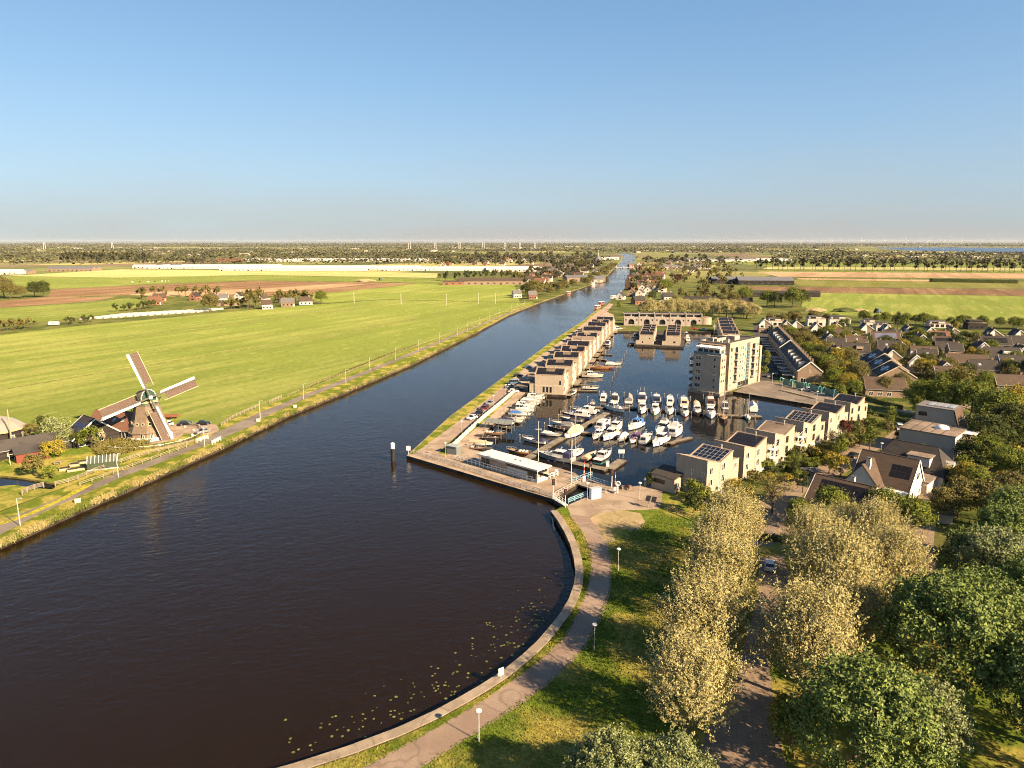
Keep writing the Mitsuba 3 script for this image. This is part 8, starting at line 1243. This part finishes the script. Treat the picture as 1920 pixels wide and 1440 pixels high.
for i, ((x, y), c, lb) in enumerate([((87.0, 691.6), C(0.26, 0.09, 0.08), 'red house barge moored at the right canal bank'), ((78.7, 651.9), C(0.45, 0.25, 0.22), 'pink house barge in front of the red one'), ((109.6, 771.9), WHITE, 'white barge below the boat house'), ((115.1, 1016.3), WHITE, 'white boat at the left bank works'), ((149.6, 1197.3), WHITE, 'white boats at the left bank near the bend'), ((66.2, 836.4), C(0.35, 0.2, 0.15), 'small brown boat at the left canal bank')]):
    k = thing('canal_barge', lb, 'barge'); N = X(x, y, 0, math.radians(62)); sh, dk, bt, gn, _ = _hm if '_hm' in globals() else hull_mesh(14, 3.8, 1.2, 0.4, 0.9); part(k, 'hull', sh, c, N); part(k, 'deck', dk, TRIM, N); part(k, 'cabin', MB().box(-5.5, 3, -1.5, 1.5, 1.1, 3.2), c, N); part(k, 'roof', MB().box(-5.8, 3.3, -1.7, 1.7, 3.2, 3.35), WHITE, N); part(k, 'window', MB().box(-4.8, 2.4, -1.54, -1.5, 1.9, 2.7), GLASS, N)
# pylons, turbines, poles
for i, x in enumerate([768, 816, 862, 906, 947, 975, 1000]): pass
tw = Kit(); tw.p('mast', MB().tube([(-7, 0, 0), (-7, 0, 57)], [2.2, 1.5], 6), C(0.68, 0.68, 0.70)); tw.p('mast', MB().tube([(7, 0, 0), (7, 0, 57)], [2.2, 1.5], 6), C(0.68, 0.68, 0.70)); tw.p('insulator', MB().bar((-7, 0, 52), (-3, 0, 50), 0.4).bar((7, 0, 52), (3, 0, 50), 0.4).bar((-7, 0, 42), (-3, 0, 40), 0.4).bar((7, 0, 42), (3, 0, 40), 0.4), STEEL)
for i, (x, y) in enumerate([(-3476.7, 5379.1), (-3182.6, 5759.9), (-762.0, 5379.1), (-591.0, 5563.0), (-402.2, 5563.0), (-221.6, 5563.0), (-55.2, 5759.9), (63.7, 5759.9), (189.4, 5971.1)]): tw.put('twin_pylon', 'pale twin pole pylon near the horizon, %s from the left' % ORD[i], 'pylon', 'twin pole pylons', X(x, y, 1.0, 0, [0.9, 0.9, 1]))
wt = Kit(); wt.p('tower', MB().tube([(0, 0, 0), (0, 0, 78)], [2.4, 1.6], 8), STEEL); wt.p('nacelle', MB().box(-1.6, 1.6, -3, 3, 77, 80.5), WHITE)
for q in range(3): a = math.radians(90 + 120 * q + 20); wt.p('blade', MB().tube([(0, -3.6, 79), (12 * math.cos(a), -3.6, 79 + 12 * math.sin(a)), (40 * math.cos(a), -3.6, 79 + 40 * math.sin(a))], [1.0, 2.0, 0.5], 5), C(0.6, 0.6, 0.6))
for i, (px, d) in enumerate([(x, d) for x, d in ((0, 0),)]): pass
for i, (x, y) in enumerate([(4100.4, 9317.8), (4495.4, 9317.8), (4899.1, 9535.8), (5130.9, 9425.5), (5741.0, 10003.8), (6804.1, 11402.7), (7075.6, 11402.7), (4887.5, 12259.6)]): wt.put('wind_turbine', 'white wind turbine on the right horizon, %s from the left' % ORD[i], 'wind turbine', 'wind turbines on the horizon', X(x, y, 1.0, 0.1 * i))
wp = Kit(); wp.p('pole', MB().tube([(0, 0, 0), (0, 0, 11)], [0.3, 0.2], 5), C(0.5, 0.46, 0.38)); wp.p('cross_arm', MB().bar((-1.2, 0, 10.4), (1.2, 0, 10.4), 0.2), C(0.4, 0.36, 0.3))
for i, (x, y) in enumerate([(-154.6, 697.9), (-106.8, 685.8), (-62.1, 674.1), (-32.6, 691.8), (-16.1, 691.8)]): wp.put('field_pole', 'thin wooden pole in the left pasture, %s from the left' % ORD[i], 'utility pole', 'wooden poles across the pasture', X(x, y, 1.0))
cow = Kit(); cow.p('body', trimesh.util.concatenate([trimesh.creation.icosphere(subdivisions=2, radius=1).apply_transform(np.diag([1.1, 0.42, 0.5, 1])).apply_translation([0, 0, 1.05]), trimesh.creation.icosphere(subdivisions=1, radius=0.28).apply_translation([1.35, 0, 1.35]), *[trimesh.creation.cylinder(0.11, 0.8, sections=6).apply_translation([a, b_, 0.4]) for a in (-0.75, 0.75) for b_ in (-0.22, 0.22)]]), '$hide', True)
for i, (x, y) in enumerate([(-562.5, 1061.3), (-551.4, 1061.3), (-543.1, 1068.4), (-536.3, 1075.6), (-528.7, 1082.9), (-523.8, 1082.9), (-522.5, 1090.2)]): cow.put('cow', '%s cow grazing in the meadow behind the ploughed field, %s from the left' % (('white', 'black')[i in (1, 3)], ORD[i]), 'cow', 'cows in the far meadow', X(x, y, 1.03, 0.4 * i, 1.25), {'$hide': BK if i in (1, 3) else WHITE})
trk = Kit(); trk.p('body', MB().box(-0.6, 2.2, -0.5, 0.5, 0.8, 1.7), PBL); trk.p('cab', MB().box(-1.4, 0.1, -0.8, 0.8, 1.2, 2.8), GLASS); trk.p('roof', MB().box(-1.5, 0.2, -0.9, 0.9, 2.8, 2.95), PBL)
for s in (-1, 1): trk.p('rear_wheel', MB().tube([(-1, s * 0.8, 0.85), (-1, s * 1.2, 0.85)], 0.85, 12), BK); trk.p('front_wheel', MB().tube([(1.6, s * 0.7, 0.55), (1.6, s * 1.0, 0.55)], 0.55, 10), BK)
for (x, y), lb in (((309.5, 602.0), 'dark tractor in the right meadow'), ((-205.9, 1120.8), 'tractor at the sand heap beyond the ploughed field')): trk.put('tractor', lb, 'tractor', None, X(x, y, 1.0, 0.3, 1.4))
for (x, y), lb, s in (((265.5, 621.0), 'pinkish heap of building rubble at the meadow edge', 6), ((288.9, 616.1), 'dark green compost heap at the meadow edge', 7), ((-222.3, 1090.2), 'pale sand heap beyond the ploughed field', 9), ((301.4, 616.1), 'low brown earth heap in the right meadow', 5)):
    hm = trimesh.creation.icosphere(subdivisions=3, radius=1.0); v = hm.vertices * np.array([1.6, 1, 0.45]) * (0.8 + 0.4 * meshkit_noise(hm.vertices * 3))[:, None]; one('heap', (v, hm.faces), 'deep_leaf' if 'green' in lb else 'sand', lb, 'heap', to=X(x, y, 0.9, 0.2, s), smooth=True)
one('dark_hedge_row', MB().add(*(lambda m: m.mesh())(skirt(LineString([(635.0, 1082.9), (698.5, 1054.3), (732.1, 1040.6)]).buffer(4), 0.9, 6))).add(*sheet(LineString([(635.0, 1082.9), (698.5, 1054.3), (732.1, 1040.6)]).buffer(4), 6).mesh()), 'deep_leaf', 'long low dark silage heap in the olive field', 'heap')
# tree rows and scattered far trees, one by one
def row(kind, pts, n, leaf, s, label, group, jit=1.0, sz=None):
    l = LineString(pts)
    for i in range(n):
        p = l.interpolate((i + 0.5) * l.length / n); q = s * (0.85 + 0.3 * R2.rand()); tree(kind, p.x + R2.normal() * jit, p.y + R2.normal() * jit, label + ', %s along' % ORD[i], leaf, q, q * (sz or 1), group)
row('farpole', [(521.4, 1555.0), (672.8, 1511.2), (810.1, 1483.4)], 27, 'far_leaf', 1.75, 'tall avenue tree in the long row before the right fields, left half', 'avenue trees on the right', 2, 0.95)
row('farpole', [(821.9, 1480.7), (908.0, 1456.5), (1021.0, 1418.0)], 22, 'far_leaf', 1.75, 'tall avenue tree in the long row before the right fields, right half', 'avenue trees on the right', 2, 0.95)
row('farpole', [(-1315.1, 2102.2), (-1167.7, 2075.2), (-1041.7, 2075.2)], 30, 'far_leaf', 2.1, 'tall tree in the dense row behind the left farm', 'tree row behind the left farm', 8)
row('far', [(-1024.0, 2048.9), (-928.9, 2023.2), (-839.0, 2023.2)], 10, 'far_leaf', 1.5, 'rounded tree right of the dense row on the left', 'trees right of the dense row', 8)
row('big', [(105.6, 571.3), (129.7, 575.5), (158.8, 571.3), (192.7, 551.2)], 19, 'poplar_leaf', 1.05, 'pale yellow poplar in the row behind the pale terrace', 'pale poplars behind the terrace', 1.2, 1.12)
row('big', [(125.6, 597.4), (165.9, 597.4), (198.8, 588.4)], 12, 'poplar_leaf', 1.0, 'pale yellow poplar in the second row behind the pale terrace', 'pale poplars behind the terrace', 1.5, 1.1)
for (x, y), s, lf, lb in [((221.5, 679.9), 1.6, 'green_leaf', 'big green tree left of the dark shed'), ((237.4, 662.7), 1.5, 'green_leaf', 'big green tree in front of the dark shed'), ((240.4, 651.8), 1.4, 'deep_leaf', 'dark green tree beside the big one before the shed'), ((254.4, 646.4), 1.75, 'green_leaf', 'largest green tree at the meadow corner'), ((266.9, 657.2), 1.6, 'deep_leaf', 'dark green tree at the meadow corner'), ((205.6, 662.7), 1.3, 'olive_leaf', 'olive tree by the ploughed corner'), ((193.1, 657.2), 1.1, 'olive_leaf', 'brownish tree above the long dark roof'), ((-185.4, 691.8), 1.3, 'green_leaf', 'bright green tree at the right end of the hamlet'), ((-259.6, 611.3), 1.5, 'olive_leaf', 'round olive tree in front of the hamlet'), ((-549.9, 772.8), 2.1, 'olive_leaf', 'big olive tree at the left edge of the meadow'), ((-532.7, 758.0), 1.7, 'olive_leaf', 'lower olive tree in the clump at the left edge'), ((-522.0, 780.4), 1.6, 'deep_leaf', 'dark tree in the clump on the left meadow'), ((-511.5, 780.4), 1.6, 'deep_leaf', 'second dark tree in the clump on the left meadow'), ((-526.4, 765.4), 1.3, 'olive_leaf', 'low tree between the left clumps'), ((23.6, 788.2), 1.7, 'olive_leaf', 'tall olive tree behind the square brick house'), ((14.7, 788.2), 1.3, 'deep_leaf', 'dark tree left of the square brick house'), ((182.1, 865.5), 1.5, 'green_leaf', 'bright green tree at the canal village road'), ((190.6, 875.0), 1.3, 'green_leaf', 'second bright green tree at the canal village road'), ((244.9, 1061.3), 1.2, 'red_leaf', 'dark red tree in the village garden'), ((151.5, 662.7), 1.0, 'olive_leaf', 'olive tree behind the black roofed white house'), ((204.0, 758.0), 1.1, 'olive_leaf', 'pale tree before the school like roof'), ((141.8, 723.4), 1.0, 'deep_leaf', 'dark tree behind the brick house')]: tree('big', x, y, lb, lf, s)
row('big', [(28.3, 788.2), (56.9, 847.0), (106.2, 1033.8), (174.0, 1346.7), (247.7, 1758.7)], 22, 'olive_leaf', 1.1, 'tree on the left canal bank before the village', 'trees along the left canal bank', 5)
row('big', [(135.5, 856.2), (188.2, 1090.2), (274.5, 1555.0)], 12, 'deep_leaf', 0.95, 'tree on the right canal bank among the houses', 'trees along the right canal bank', 5)
row('farpole', [(-237.5, 636.0), (-234.5, 651.8), (-232.4, 662.7)], 8, 'olive_leaf', 1.15, 'bare tall poplar in the hamlet clump', 'bare poplars in the hamlet', 1.5)
row('far', [(-255.1, 636.0), (-250.0, 641.2), (-244.2, 641.2)], 4, 'olive_leaf', 0.9, 'brown green tree at the hamlet edge', 'trees at the hamlet edge', 1)
row('far', [(-230.5, 691.8), (-226.6, 704.1), (-215.3, 710.4), (-200.3, 704.1)], 7, 'olive_leaf', 1.1, 'olive tree between the hamlet houses', 'trees between hamlet houses', 2)
row('far', [(-388.6, 736.9), (-392.5, 796.1), (-362.2, 788.2), (-308.9, 758.0)], 9, 'olive_leaf', 1.1, 'tree behind the hamlet houses', 'trees behind hamlet houses', 3)
row('far', [(-341.8, 611.3), (-333.3, 625.9), (-324.9, 651.8)], 9, 'deep_leaf', 0.62, 'clipped dark hedge tree behind the polytunnels', 'hedge trees behind the polytunnels', 0.5)
row('far', [(-343.5, 474.2), (-340.9, 486.1), (-336.0, 495.3)], 6, 'olive_leaf', 0.7, 'thorny bush at the left edge of the pasture', 'bushes at the pasture edge', 2)
row('far', [(-325.7, 514.9), (-318.2, 521.8), (-312.5, 532.5)], 5, 'deep_leaf', 0.5, 'low dark bush at the polytunnel corner', 'bushes at the polytunnels', 1)
row('farpole', [(-116.7, 1120.8), (-82.2, 1105.3), (-64.3, 1153.1), (-22.4, 1205.1)], 22, 'deep_leaf', 0.95, 'dark narrow tree behind the long brown barn', 'trees behind the brown barn', 3)
row('far', [(-19.4, 1187.2), (0.0, 1153.1), (14.6, 1090.2)], 8, 'olive_leaf', 1.3, 'olive tree right of the long brown barn', 'trees right of the brown barn', 4)
row('far', [(26.6, 829.4), (40.5, 875.0), (56.1, 884.7), (66.6, 875.0)], 12, 'olive_leaf', 1.0, 'olive tree on the left canal bank', 'trees on the left canal bank', 4)
row('big', [(253.1, 525.3), (292.8, 511.6), (336.0, 495.3), (364.3, 483.0)], 20, 'green_leaf', 0.78, 'rounded pale green tree between the back row and the meadow', 'trees at the meadow edge', 4)
row('big', [(187.3, 518.3), (212.1, 521.8), (235.7, 521.8)], 12, 'olive_leaf', 0.8, 'rounded olive tree behind the left end of the back row', 'trees behind the back row', 4)
for poly, n, gap, sd, lf, sc, lb, grp in [([(16.5, 884.7), (93.0, 1136.7), (211.7, 1585.7), (254.7, 2023.2), (104.3, 1758.7), (19.7, 1324.5)], 75, 9, 41, 'far_leaf', 1.25, 'olive green tree among the houses of the left bank village', 'trees of the left bank village'), ([(157.1, 936.7), (282.3, 1585.7), (495.3, 1758.7), (432.9, 1324.5), (232.9, 820.8), (176.7, 788.2)], 85, 9, 42, 'olive_leaf', 1.1, 'olive green tree in the gardens of the right bank village', 'trees of the right bank village'), ([(164.4, 758.0), (244.2, 884.7), (278.0, 856.2), (198.6, 679.9)], 10, 10, 43, 'olive_leaf', 1.1, 'loose tree above the pale poplar row', 'trees above the poplar row'), ([(-182.5, 1758.7), (35.3, 1585.7), (252.3, 2129.9), (354.4, 2997.3), (-138.0, 3112.3), (-336.8, 2529.4)], 95, 24, 44, 'far_leaf', 1.7, 'distant dark tree in the far village left of the canal', 'far village trees left of the canal'), ([(306.3, 1758.7), (492.4, 2611.0), (790.5, 2890.4), (693.7, 2129.9), (560.5, 1758.7)], 30, 30, 45, 'far_leaf', 1.6, 'distant tree right of the far canal', 'far trees right of the canal')]:
    for x, y in inside(poly, n, sd, gap): q = sc * (0.7 + 0.6 * R2.rand()); tree('far', x, y, lb, lf, q, q, grp)
# garden greenery between the estate houses
blk = unary_union([Polygon([at(g_, -1, -6, er), at(g_, 11, -6, er), at(g_, 11, 6, er), at(g_, -1, 6, er)]) for g_ in GR] + [Point(*e[0]).buffer(e[1] * 0.55).union(Point(*at(e[0], 0, e[2] / 2, math.radians(-14))).buffer(e[1] * 0.5)) for e in ES] + [LineString([at((126.6, 296.8), 0, 0, er), at((126.6, 296.8), 70, 0, er)]).buffer(7), LineString([at((144.5, 366), 0, 0, er), at((144.5, 366), 62, 0, er)]).buffer(7), LineString([(158.5, 286.5), (173, 336)]).buffer(11), LineString([(181.0, 427.2), (186.78, 384.63), (183.43, 334.27), (205.31, 320.21), (220.32, 299.95)]).buffer(4)])
GW = [('green_leaf', 'leafy green'), ('green_leaf', 'leafy green'), ('deep_leaf', 'dark green'), ('yellow_leaf', 'yellow green'), ('olive_leaf', 'olive brown'), ('deep_leaf', 'dark green')]
for i, (x, y) in enumerate(inside([(158.4, 427.2), (188.7, 462.9), (247.1, 441.8), (306.7, 404.8), (210.25, 273.81), (169.94, 284.15), (131.54, 271.82), (133.13, 289.60)], 430, 51, 2.9)):
    if Point(x, y).within(blk): continue
    lf, w = GW[R2.randint(6)]; kd = ('small', 'big', 'big', 'shrub')[R2.randint(4)]; q = {'small': 1.1, 'big': 0.7, 'shrub': 1.3}[kd] * (0.8 + 0.5 * R2.rand()); tree(kd, x, y, '%s %s in the gardens between the estate houses' % (w, {'small': 'garden tree', 'big': 'broad tree', 'shrub': 'shrub'}[kd]), lf, q, q, 'garden greenery of the estate')
for i, (x, y) in enumerate(inside([(58.68, 169.36), (64.94, 179.98), (76.65, 188.44), (93.97, 200.95), (121.71, 231.33), (121.79, 246.71), (125.44, 238.78), (114.87, 217.67), (88.19, 184.59), (71.22, 167.37)], 26, 52, 3) + inside([(111.93, 171.39), (129.09, 194.51), (155.15, 205.47), (121.26, 152.93), (101.04, 149.67)], 30, 53, 4.5)):
    lf, w = GW[R2.randint(6)]; q = 0.9 + 0.5 * R2.rand(); tree('shrub' if i < 26 else 'small', x, y, '%s %s' % (w, 'bush in the small gardens of the waterfront houses' if i < 26 else 'tree in the gardens right of the villas'), lf, q, q, 'bushes in the waterfront gardens' if i < 26 else 'garden trees right of the villas')
# the woods and roofs that read as one mass towards the horizon
wood_free = unary_union([wet.buffer(25), Polygon([(4645.3, 10003.8), (8801.8, 8910.4), (3638.2, 3676.2), (1819.8, 3850.5)])]); W_, Bd = [], MB(); r = rs(61)
cx_, nn_, sz_ = [], [], []
for i in range(15000):
    d = 1900 * (28.0 / 1.9) ** (r.rand() ** 0.85); a = r.uniform(-0.72, 0.72); x, y = d * math.tan(a), d
    if meshkit.noise(np.array([[x / (0.16 * d + 300), y / 700, 1.0]]), 5)[0] < (0.36 if d < 9000 else 0.15) or Point(x, y).within(wood_free): continue
    m = 9; w = (14 + 10 * r.rand()) * (0.7 + d / 5000)
    cx_.append(np.c_[x + r.normal(size=m) * w, y + r.normal(size=m) * w * 0.6, 2 + (7 + 7 * r.rand()) * (1 + d / 30000) * r.rand(m)]); sz_.append(np.full(m, 7.0 + d / 1100))
cx_, sz_ = np.vstack(cx_), np.concatenate(sz_); nn_ = np.c_[r.normal(size=(len(cx_), 2)) * 0.5, np.full(len(cx_), 0.7)]
v, f = leaves(cx_, nn_, 1.0, r, 0.2, 0.5, 0.8); v = (v.reshape(-1, 4, 3) - cx_[:, None]) * sz_[:, None, None] * np.array([1, 1, 0.6]) + cx_[:, None]
struct('distant_woods', (v.reshape(-1, 3), f), 'far_leaf', 'distant woods and tree lines towards the horizon', kind='stuff')
for i in range(260):
    d = 2300 * (10.0 / 2.3) ** r.rand(); a = r.uniform(-0.70, 0.70); x, y = d * math.tan(a), d
    if Point(x, y).within(wet.buffer(20)) or meshkit.noise(np.array([[x / 500, y / 900, 4.0]]), 8)[0] < 0.5: continue
    w = (10 + 26 * r.rand() ** 3) * (0.8 + d / 8000); Bd.cbox(x, y, 4, w * 1.6, w, 6 + 5 * r.rand(), r.rand())
struct('distant_buildings', Bd, 'grey_plaster', 'pale far off roofs and halls towards the horizon', kind='stuff')
g_ = inside([(-122.78, 199.85), (-122.87, 207.81), (-109.13, 207.81), (-107.26, 198.76), (-109.40, 193.47), (-115.95, 191.43)], 400, 71, 0.35)
q = np.array(g_); struct('tall_grass', leaves(np.c_[np.repeat(q, 6, 0) + r.normal(size=(len(q) * 6, 2)) * 0.4, 1.3 + 0.7 * r.rand(len(q) * 6)], np.tile([0.6, -0.4, 0.3], (len(q) * 6, 1)), 1.1, r, 1.6, 0.6, 0.2), 'olive_leaf', 'rough tall grass mound below the windmill', kind='stuff')
# grass blades that give the nearest lawns their nap
mat('lawn_blade', lambda p, n, uv: lawn_col(p, n, uv) * 1.15, 0.95, 0.1)
near_lawn = P([(-17.89, 64.15), (-10.92, 71.08), (-3.64, 78.20), (4.73, 87.01), (10.82, 96.29), (16.60, 112.76), (18.23, 122.81), (18.89, 131.55), (33.28, 149.67), (48.88, 132.56), (41.55, 110.89), (32.12, 90.86), (22.83, 75.32), (15.77, 62.09)]).union(wv.difference(waters)); bx = near_lawn.bounds; q = r.uniform([bx[0], bx[1]], [bx[2], bx[3]], (260000, 2)); q = q[shapely.contains_xy(near_lawn, q[:, 0], q[:, 1])][:56000]
struct('grass_blades', leaves(np.c_[q, np.full(len(q), 1.07)], np.tile([0.0, 0.0, 0.6], (len(q), 1)) , 0.30, r, 0.9, 0.8, 0.35), 'lawn_blade', 'short grass blades on the park lawn', kind='stuff')
wl_ = LineString(WL[1:9]); t_ = r.rand(16000) ** 1.6 * wl_.length; q = shapely.get_coordinates(shapely.line_interpolate_point(wl_, t_)); q = q + r.normal(size=q.shape) * 0.45 + np.array([-0.5, 0.1])
mat('dry_reed', lambda p, n, uv: mix((0.14, 0.165, 0.035), (0.36, 0.30, 0.13), ss(0.35, 0.65, fbm(p.x / 4, p.y / 4, 0.0, 3))), 0.95, 0.1)
struct('bank_reeds', leaves(np.c_[q, 0.75 + 0.75 * r.rand(len(q))], np.tile([0.5, -0.6, 0.2], (len(q), 1)), 0.9, r, 1.8, 0.7, 0.25), 'dry_reed', 'dry reeds and rough grass hanging over the left canal bank', kind='stuff')
